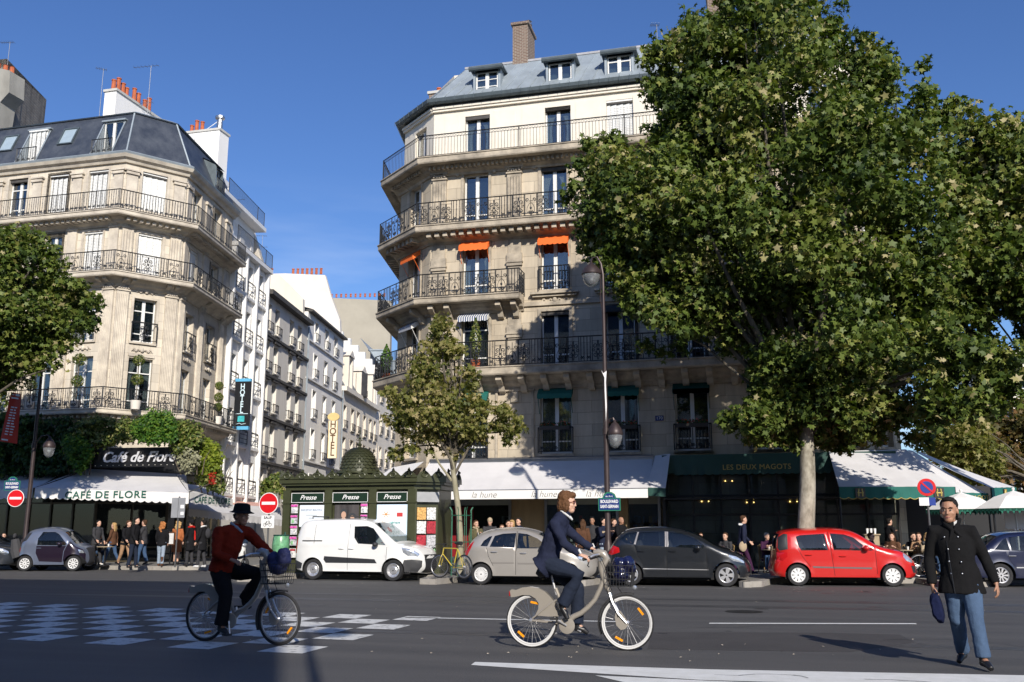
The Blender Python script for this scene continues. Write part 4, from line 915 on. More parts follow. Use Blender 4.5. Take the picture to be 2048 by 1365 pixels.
# --- farther houses closing the street
FB = building('far_beige_block', 'far beige block with a long row of small chimney pots closing the side street')
s0, s1 = 47.7, 62; ff = Facade(FB, SP(s0), SA, s1 - s0, 0, 17.5, M_beigewall)
for zb in (4.5, 7.8, 11, 14.2):
    for c in (1.5, 4.5, 7.5, 10.5): ff.win(c, 1.1, zb, zb + 1.9, 'plain', surround=.1, rail=('bars', .7))
ff.finish(); block(FB, s0, s1, 17.5, M_beigewall)
g = MB(); A = [SP(s0, .2), SP(s1, .2), SP(s1, -2), SP(s0, -2)]; g.add([(*A[0], 17.5), (*A[1], 17.5), (*A[2], 20.5), (*A[3], 20.5)], [(0, 1, 2, 3)]); g.build('roof', M_zinc, FB)
for c in (2, 5, 8, 11):
    d = MB(); d.box(-.7, -.45, -.2, 1.2, 0, 1.7); d.box(.45, .7, -.2, 1.2, 0, 1.7); d.box(-.8, .8, -.3, 1.4, 1.7, 1.82); o = d.build('dormer', M_zinc, FB, (*SP(s0 + c), 17.7), rad(SA)); wv = window_proto(.9, 1.6, 'plain'); wv.parent = o; wv.location = (0, -.1, 0)
wl = gable(FB, 58, [(1.0, 16), (1.0, 26.8), (14, 27.6), (14, 16)], 1.0, mat('far_gable', (.36, .33, .27), .9, var=.08, scale=.5)); pots(wl, 58.5, 58.5, 1.6, 13.6, 27.4, 22, .3)
# --- right side of the street and the street's end
for k, (s0, s1, zz, mm) in enumerate(((13, 27, 17.5, M_palewall), (27.05, 46, 16.2, M_beigewall))):
    EB = building('street_house', ['pale house on the shaded side of the side street behind the corner building', 'beige house farther up the shaded side of the side street'][k])
    dd = 10.9
    f = Facade(EB, SP(s1, dd), SA - 180, s1 - s0, 0, zz, mm)
    for zb in np.arange(4.2, zz - 2.5, 3.1):
        for c in np.arange(1.5, s1 - s0 - 1, 2.8): f.win(float(c), 1.0, float(zb), float(zb) + 1.9, 'plain', surround=.1)
    f.finish(); g = MB(); g.prism([SP(s0, dd + 1.2), SP(s1, dd + 1.2), SP(s1, dd + 9), SP(s0, dd + 9)], 0, zz); g.build('rear_block', mm, EB)
    g = MB(); A = [SP(s0, dd - .3), SP(s1, dd - .3), SP(s1, dd + 3), SP(s0, dd + 3)]; g.add([(*A[0], zz), (*A[1], zz), (*A[2], zz + 2.5), (*A[3], zz + 2.5)], [(0, 1, 2, 3)]); g.build('roof', M_zincd, EB)
EB = building('street_end_house', 'pale house closing the far end of the side street')
e0 = Vector(SP(80, -3)); f = Facade(EB, e0, 10.8, 30, 0, 18, M_beigewall)
for zb in np.arange(4.2, 16, 3.1):
    for c in np.arange(1.5, 29, 2.8): f.win(float(c), 1.0, float(zb), float(zb) + 1.9, 'plain', surround=.1)
f.finish(); g = MB(); a = rad(10.8); q = lambda x, y: (e0.x + x * math.cos(a) - y * math.sin(a), e0.y + x * math.sin(a) + y * math.cos(a)); g.prism([q(0, 1.2), q(30, 1.2), q(30, 10), q(0, 10)], 0, 18.0); g.build('rear_block', M_beigewall, EB)
for s_, z_, lb in ((12.75, 17.2, 'grey'), (22.25, 16.0, 'pale'), (33.05, 13.0, 'thin')):
    g = MB(); x_, y_ = SP(s_, .12); g.tube([(x_, y_, .15), (x_, y_, z_)], .06, 6); g.build('drain_pipe', M_zinc, WB if s_ < 13 else (GB if s_ < 23 else PB))
antenna('wide flat antenna above the grey cornice house roof', *SP(20, -5), 19.9, 25, 2.4, rad(0), ((1.0, 1),))
antenna('bushy small antenna above the pale plain house', *SP(29, -6), 20.5, 25.2, 1.5, rad(20), ((1.0, .8), (.8, 1)))
# hotel signs hung on the walls
M_signblack = mat('sign_black', (.012, .013, .016), .35, var=.1); M_signblue = mat('sign_blue', (.12, .42, .68), .4, var=.05); M_lightletter = mat('letter_pale', (.62, .78, .86), .4, var=0)
hs = empty('hotel_sign', (*SP(7.6, .75), 6.95), rad(8)); hs.scale = (.8, 1, 1.0)
tag(hs, 'black vertical HOTEL sign with blue ends on the white finned hotel', 'sign')
g = MB(); g.box(-.55, .55, -.09, .09, .25, 2.75); g.build('panel', M_signblack, hs); g = MB(); g.box(-.55, .55, -.11, .11, 2.752, 2.92); g.box(-.55, .55, -.11, .11, .06, .248); g.build('sign_cap', M_signblue, hs)
for i, ch in enumerate('HOTEL'): text_obj('letter', ch, .46, M_lightletter, hs, (0, -.1, 2.45 - i * .33), bold=.008)
g = MB(); g.box(-.24, .24, -.105, -.088, .5, .82); g.build('emblem', mat('emblem_teal', (.05, .42, .45), .4, var=.3, scale=6), hs); g = MB(); g.box(-.48, .48, -.1, -.088, .93, .96); g.tube([(-.35, -.1, .36), (-.1, -.1, .42), (.05, -.1, .35), (.35, -.1, .4)], .02, 4); g.build('emblem_line', M_lightletter, hs)
g = MB(); g.tube([(-1.2, 0, 2.4), (-.5, 0, 2.4)], .03, 5); g.tube([(-1.2, 0, .6), (-.5, 0, .6)], .03, 5); g.build('bracket', M_iron, hs)
hs = empty('hotel_sign', (*SP(27.2, .9), 6.6), rad(8)); tag(hs, 'narrow cream and gold vertical HOTEL sign with an oval top on the pale plain house', 'sign')
M_gold = mat('sign_gold', (.72, .55, .25), .4, .2, var=.1); M_creams = mat('sign_cream', (.75, .66, .5), .5, var=.05)
hs.scale = (.8, .8, .86); hs.location.z += .35
g = MB(); g.box(-.42, .42, -.09, .09, 0, 3.3); g.build('panel', M_creams, hs)
g = MB(); g.plate([(.58 * math.cos(a), 3.65 + .36 * math.sin(a)) for a in [i * PI / 8 for i in range(16)]], -.1, .1); g.build('oval_top', M_gold, hs)
M_brownl = mat('letter_brown', (.10, .05, .02), .5, var=0)
for i, ch in enumerate('HOTEL'): text_obj('letter', ch, .84, M_brownl, hs, (0, -.1, 2.95 - i * .62), bold=.015)
g = MB()
for sg in (-1, 1): g.tube([(sg * .43, -.1, 0), (sg * .43, -.1, 3.3)], .03, 4)
g.build('gold_edge', M_gold, hs)
# background beyond the square at the right
QB = building('pale_square_building', 'pale building beyond the square behind the plane trees at the right edge')
f = Facade(QB, (22, 92), 10, 30, 0, 17.5, M_cream)
for zb in np.arange(4, 15, 3.2):
    for c in np.arange(1.5, 29, 3): f.win(float(c), 1.1, float(zb), float(zb) + 2, 'plain', surround=.1)
f.finish(); g = MB(); g.prism([(22, 93.3), (51, 98.5), (50, 108), (20, 104)], 0, 17.5); g.build('rear_block', M_cream, QB)
# building behind the photographer: casts the long shadow over the left half of the road
BB = building('shading_building', 'tall stone building on the near side of the boulevard behind the camera')
# ================================================================ shop fronts and awnings of the right building
M_awn = mat('canvas_grey', (.60, .59, .60), .85, var=.05, scale=1.2, bump=.1, bscale=5)
M_awnw = mat('canvas_white', (.78, .77, .76), .85, var=.04)
M_ink = mat('ink_dark', (.03, .035, .04), .7, var=0); M_inkg = mat('ink_green', (.01, .10, .07), .7, var=0); M_goldp = mat('gold_paint', (.55, .42, .12), .5, .2, var=.05)
M_blackp = mat('black_paint', (.012, .012, .014), .4, var=.15)
M_chrome = mat('chrome', (.7, .7, .72), .12, 1.0, var=0)
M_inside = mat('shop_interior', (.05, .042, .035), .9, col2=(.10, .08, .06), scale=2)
M_bulb = mat('warm_lamp', (1, .75, .35), .5, var=0, emit=((1, .62, .2), 9))
def awning_panel(g, top0, top1, bot0, bot1, n=10, sag=.05, th=.012):
    """sloping canvas between two edges, slightly sagging, given thickness"""
    for side in (0, 1):
        rows = []
        for j in range(5):
            q = j / 4; rows.append([tuple(Vector(top0).lerp(Vector(top1), i / n).lerp(Vector(bot0).lerp(Vector(bot1), i / n), q) - Vector((0, 0, sag * math.sin(PI * q) + .015 * math.sin(i * 2.3) * q + side * th))) for i in range(n + 1)])
        for j in range(4):
            for i in range(n): g.quad(rows[j][i], rows[j][i + 1], rows[j + 1][i + 1], rows[j + 1][i])
def valance(g, a, b, drop, scal=.28, amp=.05, th=.01):
    a, b = Vector(a), Vector(b); L_ = (b - a).length; n = max(2, int(L_ / (scal / 4))); d = (b - a).normalized(); nn = Vector((d.y, -d.x, 0))
    for i in range(n):
        p, q = a + d * (L_ * i / n), a + d * (L_ * (i + 1) / n)
        zp = drop - amp * (1 - abs(math.sin(PI * i / 4))); zq = drop - amp * (1 - abs(math.sin(PI * (i + 1) / 4)))
        w1 = nn * (.012 * math.sin(i * .9)); w2 = nn * (.012 * math.sin((i + 1) * .9))
        for o in (Vector((0, 0, 0)), nn * -th): g.quad(tuple(p + o), tuple(p + w1 + o - Vector((0, 0, zp))), tuple(q + w2 + o - Vector((0, 0, zq))), tuple(q + o))
def cheeks(g, x, y0, z0, y1, z1, z2): g.add([(x, y0, z0), (x, y1, z1), (x, y1, z2), (x, y0, z0 - .9)], [(0, 1, 2, 3)])
SY = RY - .12
# ---- la hune bookshop: front built proud of the stone wall
SH = tag(empty('bookshop', (0, 0, 0)), 'glazed bookshop front with cream panels and book displays under la hune awning', 'shop front')
g = MB()
for x in (-12.9, -9.6, -8.15, -5.35, -3.75): g.box(x - .05, x + .05, SY - .12, SY + .1, .15, 3.9)
g.box(-12.95, -3.7, SY - .12, SY + .1, 3.9, 4.25); g.box(-12.95, -3.7, SY - .1, SY + .1, .15, .5); g.build('frame', M_metal, SH)
g = MB(); g.box(-9.55, -8.2, SY - .04, SY + .08, .5, 3.9); g.build('wood_panel', M_wood, SH); g = MB(); g.box(-5.3, -4.95, SY - .04, SY + .08, .5, 3.9); g.build('wood_panel', M_wood, SH)
for a, b in ((-12.85, -9.65), (-8.1, -5.4), (-4.9, -3.8)):
    g = MB(); g.box(a, b, SY - .05, SY - .03, .5, 2.5); g.build('pane', M_shopglass, SH)
    g = MB(); g.box(a, b, SY - .06, SY + .02, 2.5, 3.9); g.build('blind', mat('shop_blind', (.34, .35, .30), .7, var=.08), SH)
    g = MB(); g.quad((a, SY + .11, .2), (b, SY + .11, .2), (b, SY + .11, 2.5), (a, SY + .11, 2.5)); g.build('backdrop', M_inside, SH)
bc = [mat('book_%s' % n, c, .6, var=.3, scale=9) for n, c in (('red', (.35, .03, .03)), ('white', (.6, .58, .55)), ('blue', (.06, .14, .35)), ('ochre', (.4, .25, .06)), ('dark', (.04, .04, .05)))]
rb = random.Random(5); bk_ = {}
for i in range(90):
    a, b = rb.choice(((-12.8, -9.8), (-8.0, -5.5), (-4.8, -3.9))); x = rb.uniform(a, b); z = rb.choice((.75, 1.1, 1.45, 1.8)); wv_ = rb.uniform(.1, .22); bk_.setdefault(rb.randrange(5), MB()).box(x, x + wv_, SY + .02, SY + .09, z, z + rb.uniform(.2, .3))
for k, gb_ in bk_.items(): tag(gb_.build('book_display', bc[k], SH), kind='stuff')
g = MB(); g.box(-12.0, -11.1, SY - .07, SY - .055, .2, 2.45); g.build('red_door', mat('red_door', (.22, .01, .015), .4, var=.1), SH)
AW = tag(empty('shop_awning', (0, 0, 0)), 'long pale grey sloping awning lettered la hune over the bookshop', 'awning')
g = MB(); AX0, AX1 = -13.0, -3.92; FY, FZ_, TZ = RY - 2.35, 2.98, 4.28
awning_panel(g, (AX0, RY - .1, TZ), (AX1, RY - .1, TZ), (AX0, FY, FZ_), (AX1, FY, FZ_), 26)
g.build('canvas', M_awn, AW, smooth=True)
g = MB(); g.box(AX0, AX1, FY - .02, FY, FZ_ - .32, FZ_); g.build('valance', M_awnw, AW)
g = MB(); g.tube([(AX0, FY + .02, FZ_), (AX1, FY + .02, FZ_)], .035, 6); g.tube([(AX0, RY - .12, TZ + .03), (AX1, RY - .12, TZ + .03)], .07, 6)
for x in (-12.4, -10, -7, -4.6): g.tube([(x, RY - .1, 3.2), (x, RY - 1.2, 3.0), (x, FY + .05, FZ_ - .05)], .025, 5)
g.build('awning_arm', M_metal, AW)
for x in (-12.0, -10.05, -7.75, -5.7): text_obj('lettering', 'la hune', .34, M_ink, AW, (x, FY - .026, FZ_ - .16), shear=.3, ext=.002, bold=-.006)
AC = tag(empty('corner_awning', (0, 0, 0)), 'small pale awning folded round the cut corner behind the kiosk', 'awning')
g = MB(); c0 = Vector((*cho, 4.25)); c1 = Vector((RX0, RY - .05, 4.28)); nn = Vector((math.sin(rad(-40.6)), -math.cos(rad(-40.6)), 0))
awning_panel(g, tuple(c0 + nn * .1 + Vector((0,0,-.05))), tuple(c1 + nn * .1), tuple(c0 + nn * 1.7 - Vector((.2, 0, 1.1))), tuple(c1 + nn * 1.7 - Vector((0, 0, 1.1))), 8); g.build('canvas', M_awnw, AC, smooth=True)
g = MB(); valance(g, tuple(c0 + nn * 1.7 - Vector((.2, 0, 1.1))), tuple(c1 + nn * 1.7 - Vector((0, 0, 1.1))), .3); g.build('valance', M_awnw, AC)
# ---- Les Deux Magots: dark glazed front, green fascia, big terrace awnings
DM = tag(empty('cafe', (0, 0, 0)), 'dark green glazed cafe front with glowing lamps under the Les Deux Magots fascia', 'shop front')
g = MB(); g.box(-3.55, 4.75, SY - .5, SY + .1, 3.62, 4.3); g.build('fascia', M_greenD, DM)
g = MB(); valance(g, (-3.1, SY - .53, 3.95), (2.5, SY - .53, 3.95), .42); g.quad((-3.1, SY - .53, 4.15), (2.5, SY - .53, 4.15), (2.5, SY - .53, 3.94), (-3.1, SY - .53, 3.94)); g.build('valance', M_greenD, DM)
text_obj('lettering', 'LES DEUX MAGOTS', .27, M_goldp, DM, (-.1, SY - .56, 3.8), ext=.004, space=1.05)
g = MB()
for x in np.arange(-3.5, 4.8, 1.03): g.box(x - .035, x + .035, SY - .1, SY + .1, .15, 3.62)
for z in (.15, 1.0, 2.05, 2.75): g.box(-3.5, 4.7, SY - .08, SY + .08, z, z + .08)
g.build('frame', M_blackp, DM)
g = MB(); g.box(-3.5, 4.7, SY - .03, SY - .01, .2, 3.6); g.build('pane', M_shopglass, DM)
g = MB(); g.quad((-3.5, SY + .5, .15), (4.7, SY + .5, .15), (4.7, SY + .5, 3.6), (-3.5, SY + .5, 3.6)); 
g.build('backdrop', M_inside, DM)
g = MB(); g.box(-3.5, 4.7, SY - 1.25, SY - .11, 2.62, 2.68); g.build('terrace_canopy', M_blackp, DM)
for x, z in ((-2.1, 2.45), (-.45, 2.4), (1.1, 2.42), (-1.2, 3.2)):
    l = MB(); l.tube([(x, SY + .2, z + .35), (x, SY + .2, z + .1)], .012, 4); l.tube([(x + .3 * math.cos(a), SY + .2 + .1 * math.sin(a), z + .08) for a in [i * PI / 6 for i in range(12)]], .012, 4, closed=True); lo = l.build('chandelier', M_goldp, DM)
    b = MB(); [b.ball((x + .3 * math.cos(k * PI / 3.5), SY + .2 + .1 * math.sin(k * PI / 3.5), z + .14), .022, n=6, m=4) for k in range(7)]; b.build('bulbs', M_bulb, lo)
g = MB(); g.box(-3.52, -3.42, SY - 1.1, SY - .1, .15, 3.4); g.build('side_screen', M_blackp, DM)
A2 = tag(empty('retracted_awning', (0, 0, 0)), 'narrow slanted pale canvas cheek between la hune awning and the green fascia', 'awning')
g = MB(); p = [at(1340, 908, 36.4), at(1310, 912, 36.6), at(1293, 975, 34.9), at(1331, 977, 34.9)]; awning_panel(g, p[1], p[0], p[2], p[3], 3, .02); g.build('canvas', M_awn, A2)
g = MB(); g.quad(p[2], p[3], p[3] - Vector((0, 0, .3)), p[2] - Vector((0, 0, .3))); g.build('valance', M_greenD, A2)
def terrace_awning(label, pts, drop, emblem=None, txt=None):
    o = tag(empty('terrace_awning', (0, 0, 0)), label, 'awning', 'cafe terrace awnings')
    g = MB(); awning_panel(g, *pts, 12, .06); g.build('canvas', M_awn, o, smooth=True)
    a, b = Vector(pts[2]), Vector(pts[3]); v = MB(); valance(v, a - Vector((0, .02, 0)), b - Vector((0, .02, 0)), drop); v.build('valance', M_green, o)
    ang = math.atan2((b - a).y, (b - a).x); h = MB()
    L_ = (b - a).length
    n = int(L_ / .035); h.tube([tuple(a + (b - a) * (i / n) + Vector((0, -.03, -(drop - .05 * (1 - abs(math.sin(PI * i / 8)))))) ) for i in range(n + 1)], .012, 4); h.build('gold_edge', M_goldp, o)
    for q in (emblem or []):
        e = MB(); e.box(-.16, .16, -.02, -.01, -.16, .16); e_ = e.build('emblem_ground', M_blackp, o, tuple(a.lerp(b, q) - Vector((0, .04, drop * .5))), ang); e = MB()
        for sg in (-1, 1): e.tube([(sg * .06, -.03, -.11), (sg * .07, -.03, .02), (sg * .05, -.03, .09)], .022, 5); e.ball((sg * .055, -.03, .11), .025, n=6, m=4)
        e.box(-.1, .1, -.035, -.022, -.01, .02); e.build('emblem', M_goldp, e_)
    if txt: text_obj('lettering', txt, .2, M_goldp, o, tuple(a.lerp(b, .5) - Vector((0, .05, drop * .5))), rot=(PI / 2, 0, ang), ext=.003)
    g = MB(); 
    for e_ in (a, b): g.tube([tuple(e_ + Vector((0, .05, 0))), (e_.x, e_.y + .05, .15)], .035, 6)
    g.build('awning_post', M_blackp, o)
    return o
P3 = lambda x, y, Y: tuple(at(x, y, Y))
terrace_awning('large grey terrace awning with green valance and two gold emblems behind the plane tree trunk', (P3(1658, 903, 36.5), P3(1812, 899, 36.7), P3(1678, 974, 33.2), P3(1909, 974, 33.9)), .40, (.18, .86))
terrace_awning('pale terrace awning with green valance lettered in gold, second from the right', (P3(1815, 900, 37.2), P3(1826, 902, 37.4), P3(1893, 985, 35.2), P3(1975, 987, 35.8)), .33, None, 'LES DEUX MAGOTS')
terrace_awning('narrow pale terrace awning with green valance at the right end of the cafe', (P3(1828, 902, 37.6), P3(1842, 905, 39.6), P3(1983, 976, 35.6), P3(2032, 975, 37.6)), .4, (.5,))
g = MB(); g.box(4.0, 9.3, 40.5, 40.7, .15, 3.2)
o = g.build('wall', M_blackp, DM)
# house number
hn = empty('house_number_plate', tuple(at(1319, 837, RY - .03))); tag(hn, 'small blue enamel plate reading 170 on the stone wall', 'sign')
M_enamel = mat('blue_enamel', (.015, .035, .17), .25, var=.04, coat=.5)
g = MB(); g.box(-.16, .16, -.02, 0, -.1, .1); g.build('plate', M_enamel, hn); text_obj('lettering', '170', .17, M_white, hn, (0, -.025, 0), ext=.002)
# coats of window boxes
def flowers(label, c, w, n=160, cols='red'):
    o = tag(empty('window_box', tuple(c)), label, 'planter', 'flower boxes on the window guards')
    g = MB(); g.box(-w / 2, w / 2, -.09, .09, -.12, .02); g.build('box', mat('box_dark', (.05, .045, .04), .8, var=.1), o)
    rg = np.random.default_rng(int(abs(c[0]) * 10)); P = np.stack([rg.uniform(-w / 2, w / 2, n), rg.uniform(-.1, .1, n), rg.uniform(0, .16, n)], 1); leaves_mesh('foliage', P, np.tile((0, -1, .5), (n, 1)), .045, M_leafd, o, 1, 3)
    P = P[::4] + np.array((0, -.05, .04)); leaves_mesh('flowers', P, np.tile((0, -1, .3), (len(P), 1)), .03, M_flower, o, 2, 3)
M_leafd = leaf_mat('leaf_dark', [(0, (.012, .035, .01)), (.5, (.03, .07, .015)), (1, (.06, .12, .02))])
M_flower = leaf_mat('petal_red', [(0, (.4, .01, .01)), (1, (.6, .05, .03))], .2)
flowers('red flowered window box on the guard under the first green entresol awning', (-7.75, RY - .3, 5.55), 1.2)
flowers('leafy window box on the guard left of the 170 plate', (-5.1, RY - .3, 5.5), 1.2)
flowers('leafy window box on the guard right of the 170 plate', (-2.4, RY - .3, 5.5), 1.2)

# ================================================================ Cafe de Flore
CF = tag(empty('cafe', (0, 0, 0)), 'dark glazed front and black sign band of the Cafe de Flore under the stone balcony', 'shop front')
g = MB(); pth = offset_path(LP, .45); g.sweep([(-.2, 4.2), (.45, 4.2), (.45, 5.15), (-.2, 5.15)], [LP[0], LP[1], LP[2], (L2[0] + 3 * math.cos(rad(100.8)), L2[1] + 3 * math.sin(rad(100.8)))]); g.build('sign_band', M_blackp, CF)
g = MB(); g.sweep([(.0, .15), (.12, .15), (.12, 4.2), (.0, 4.2)], LP); g.build('shop_wall', M_blackp, CF)
for i in range(3):
    a, b = Vector((*offset_path(LP, .2)[i], 0)), Vector((*offset_path(LP, .2)[i + 1], 0)); L_ = (b - a).length; n = int(L_ / 1.1)
    fr_ = MB(); gl_ = MB()
    for k in range(n + 1):
        fr_.box(L_ * k / n - .04, L_ * k / n + .04, -.05, .06, .15, 3.9)
    for z in (.15, .75, 2.7): fr_.box(0, L_, -.04, .05, z, z + .07)
    gl_.box(.02, L_ - .02, .01, .02, .2, 3.9)
    an = math.atan2((b - a).y, (b - a).x); fr_.build('frame', mat('bronze_frame', (.09, .075, .05), .4, .5, var=.1), CF, a, an); gl_.build('pane', M_shopglass, CF, a, an)
M_neon = mat('script_letters', (.80, .80, .84), .3, .3, var=0)
def along(i, s, d, z): 
    q = offset_path(LP, d); a, b = Vector((*q[i], z)), Vector((*q[i + 1], z)); return tuple(a + (b - a).normalized() * s), math.atan2((b - a).y, (b - a).x)
# the script lettering sits on a straight board hung in front of the corner
sg = tag(empty('cafe_script_sign', tuple(at(276, 915, 35.4)), rad(4)), 'white script letters Cafe de Flore on the dark band among the plants', 'sign')
text_obj('lettering', 'Café de Flore', .62, M_neon, sg, (0, 0, 0), shear=.35, ext=.02, bold=.012, xs=1.0)
g = MB(); g.box(-2.1, 2.1, .06, .12, -.4, .42); g.build('board', M_blackp, sg)
b = MB(); [b.ball((x, .03, -.33), .018, n=6, m=4) for x in np.arange(-2, 2.05, .28)]; b.build('bulbs', mat('bulb_off', (.8, .78, .7), .2, var=0), sg)
FA = tag(empty('cafe_awning', (0, 0, 0)), 'broad grey white awning lettered CAFE DE FLORE with scalloped valance', 'awning')
g = MB(); T0, T1, Bo0, Bo1 = P3(176, 938, 36.4), P3(352, 948, 36.6), P3(70, 976, 33.9), P3(378, 986, 34.3)
awning_panel(g, T0, T1, Bo0, Bo1, 18); T2 = P3(372, 950, 37.6); g.add([T1, T2, Bo1], [(0, 1, 2)]); T00 = P3(120, 955, 36.4); g.add([T0, T00, Bo0], [(0, 2, 1)]); g.build('canvas', M_awn, FA, smooth=True)
g = MB(); valance(g, Bo0, Bo1, .45, .34, .07); g.build('valance', M_awnw, FA)
bb = Vector(Bo1) - Vector(Bo0); ang = math.atan2(bb.y, bb.x); text_obj('lettering', 'CAFÉ DE FLORE', .4, M_inkg, FA, tuple(Vector(Bo0).lerp(Vector(Bo1), .47) + Vector((0, -.035, -.2))), rot=(PI / 2, 0, ang), ext=.003, space=1.1, xs=1.22, bold=.004)
g = MB(); 
for q in (.02, .35, .7, .98): p = Vector(Bo0).lerp(Vector(Bo1), q); g.tube([tuple(p + Vector((0, .05, -.02))), (p.x, 36.5, 3.6)], .025, 5)
g.build('awning_arm', M_metal, FA)
FB2 = tag(empty('cafe_awning', (0, 0, 0)), 'second grey awning lettered CAFE DE FLORE going round the corner into the side street', 'awning')
T0, T1, Bo0, Bo1 = P3(372, 968, 38.2), P3(404, 972, 41.2), P3(380, 985, 35.0), P3(466, 999, 38.2)
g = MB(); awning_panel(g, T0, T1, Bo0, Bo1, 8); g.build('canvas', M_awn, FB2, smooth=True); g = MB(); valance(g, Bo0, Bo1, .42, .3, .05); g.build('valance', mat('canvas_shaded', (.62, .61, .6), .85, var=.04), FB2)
bb = Vector(Bo1) - Vector(Bo0); ang = math.atan2(bb.y, bb.x); text_obj('lettering', 'CAFÉ DE FLORE', .36, M_inkg, FB2, tuple(Vector(Bo0).lerp(Vector(Bo1), .52) + Vector((.02, -.03, -.2))), rot=(PI / 2, 0, ang), ext=.003, space=1.0, xs=1.05, bold=.003)
FB3 = tag(empty('street_awning', (0, 0, 0)), 'long low grey awning in the side street behind the red jacketed cyclist', 'awning')
T0, T1, Bo0, Bo1 = P3(378, 1005, 41), P3(560, 1015, 50), P3(378, 1018, 38.5), P3(565, 1040, 47)
g = MB(); awning_panel(g, T0, T1, Bo0, Bo1, 12); g.build('canvas', M_awn, FB3, smooth=True); g = MB(); valance(g, Bo0, Bo1, .35, .3, .06); g.build('valance', M_awn, FB3)
FB4 = tag(empty('street_awning', (0, 0, 0)), 'faded pink awning in the side street beside the no entry sign', 'awning')
T0, T1, Bo0, Bo1 = P3(455, 1000, 48), P3(520, 1006, 52), P3(478, 1016, 46), P3(545, 1024, 50)
g = MB(); awning_panel(g, T0, T1, Bo0, Bo1, 8); g.build('canvas', mat('canvas_pink', (.62, .36, .30), .85, var=.06), FB4, smooth=True)
FA0 = tag(empty('cafe_awning', (0, 0, 0)), 'dark shaded awning of the cafe left of the lamp post', 'awning')
T0, T1, Bo0, Bo1 = P3(-60, 950, 36.6), P3(118, 950, 36.5), P3(-80, 982, 34.3), P3(66, 977, 34.2)
g = MB(); awning_panel(g, T0, T1, Bo0, Bo1, 10); g.build('canvas', M_awn, FA0, smooth=True); g = MB(); valance(g, Bo0, Bo1, .42, .34, .06); g.build('valance', M_awnw, FA0)
# ================================================================ trees and plants
M_leafA = leaf_mat('leaf_plane', [(0, (.032, .058, .010)), (.35, (.075, .115, .018)), (.7, (.155, .19, .036)), (.92, (.25, .24, .07)), (1, (.38, .33, .17))], .2)
M_leafB = leaf_mat('leaf_young', [(0, (.08, .10, .022)), (.4, (.19, .195, .05)), (.75, (.32, .28, .11)), (1, (.45, .36, .2))], .35)
M_leafR = leaf_mat('leaf_autumn', [(0, (.05, .06, .018)), (.5, (.13, .11, .04)), (1, (.24, .13, .05))], .35)
M_leafG = leaf_mat('leaf_bright', [(0, (.03, .09, .015)), (.5, (.07, .17, .02)), (1, (.17, .26, .03))], .35)
M_leafY = leaf_mat('leaf_lime', [(0, (.12, .18, .02)), (1, (.32, .36, .04))], .4)
def bark(name, col, col2):
    return mat(name, col, .85, col2=col2, scale=5, streak=.5, bump=.4, bscale=14)
M_barkP = bark('bark_plane', (.17, .15, .115), (.46, .43, .35)); M_barkB = bark('bark_brown', (.10, .08, .06), (.17, .14, .11)); M_barkL = bark('bark_limb_shaded', (.06, .05, .038), (.15, .13, .10)); M_barkY = bark('bark_young', (.22, .20, .13), (.34, .31, .22))  # limb bark is darkened: shade inside the crowns is put into its colour
def poly_sample(poly, n, rg):
    P = np.array(poly, float); lo, hi = P.min(0), P.max(0); out = []
    A, B = P, np.roll(P, -1, 0)
    while len(out) < n:
        p = rg.uniform(lo, hi, (n * 2, 2))
        ins = np.zeros(len(p), bool)
        for a, b in zip(A, B):
            c = ((a[1] > p[:, 1]) != (b[1] > p[:, 1])) & (p[:, 0] < (b[0] - a[0]) * (p[:, 1] - a[1]) / (b[1] - a[1] + 1e-9) + a[0]); ins ^= c
        p = p[ins]; d = np.full(len(p), 1e9)
        for a, b in zip(A, B):
            ab = b - a; t_ = np.clip(((p - a) @ ab) / (ab @ ab), 0, 1); d = np.minimum(d, np.linalg.norm(p - (a + t_[:, None] * ab), axis=1))
        out += [(*q, dd) for q, dd in zip(p, d)]
    return np.array(out[:n])
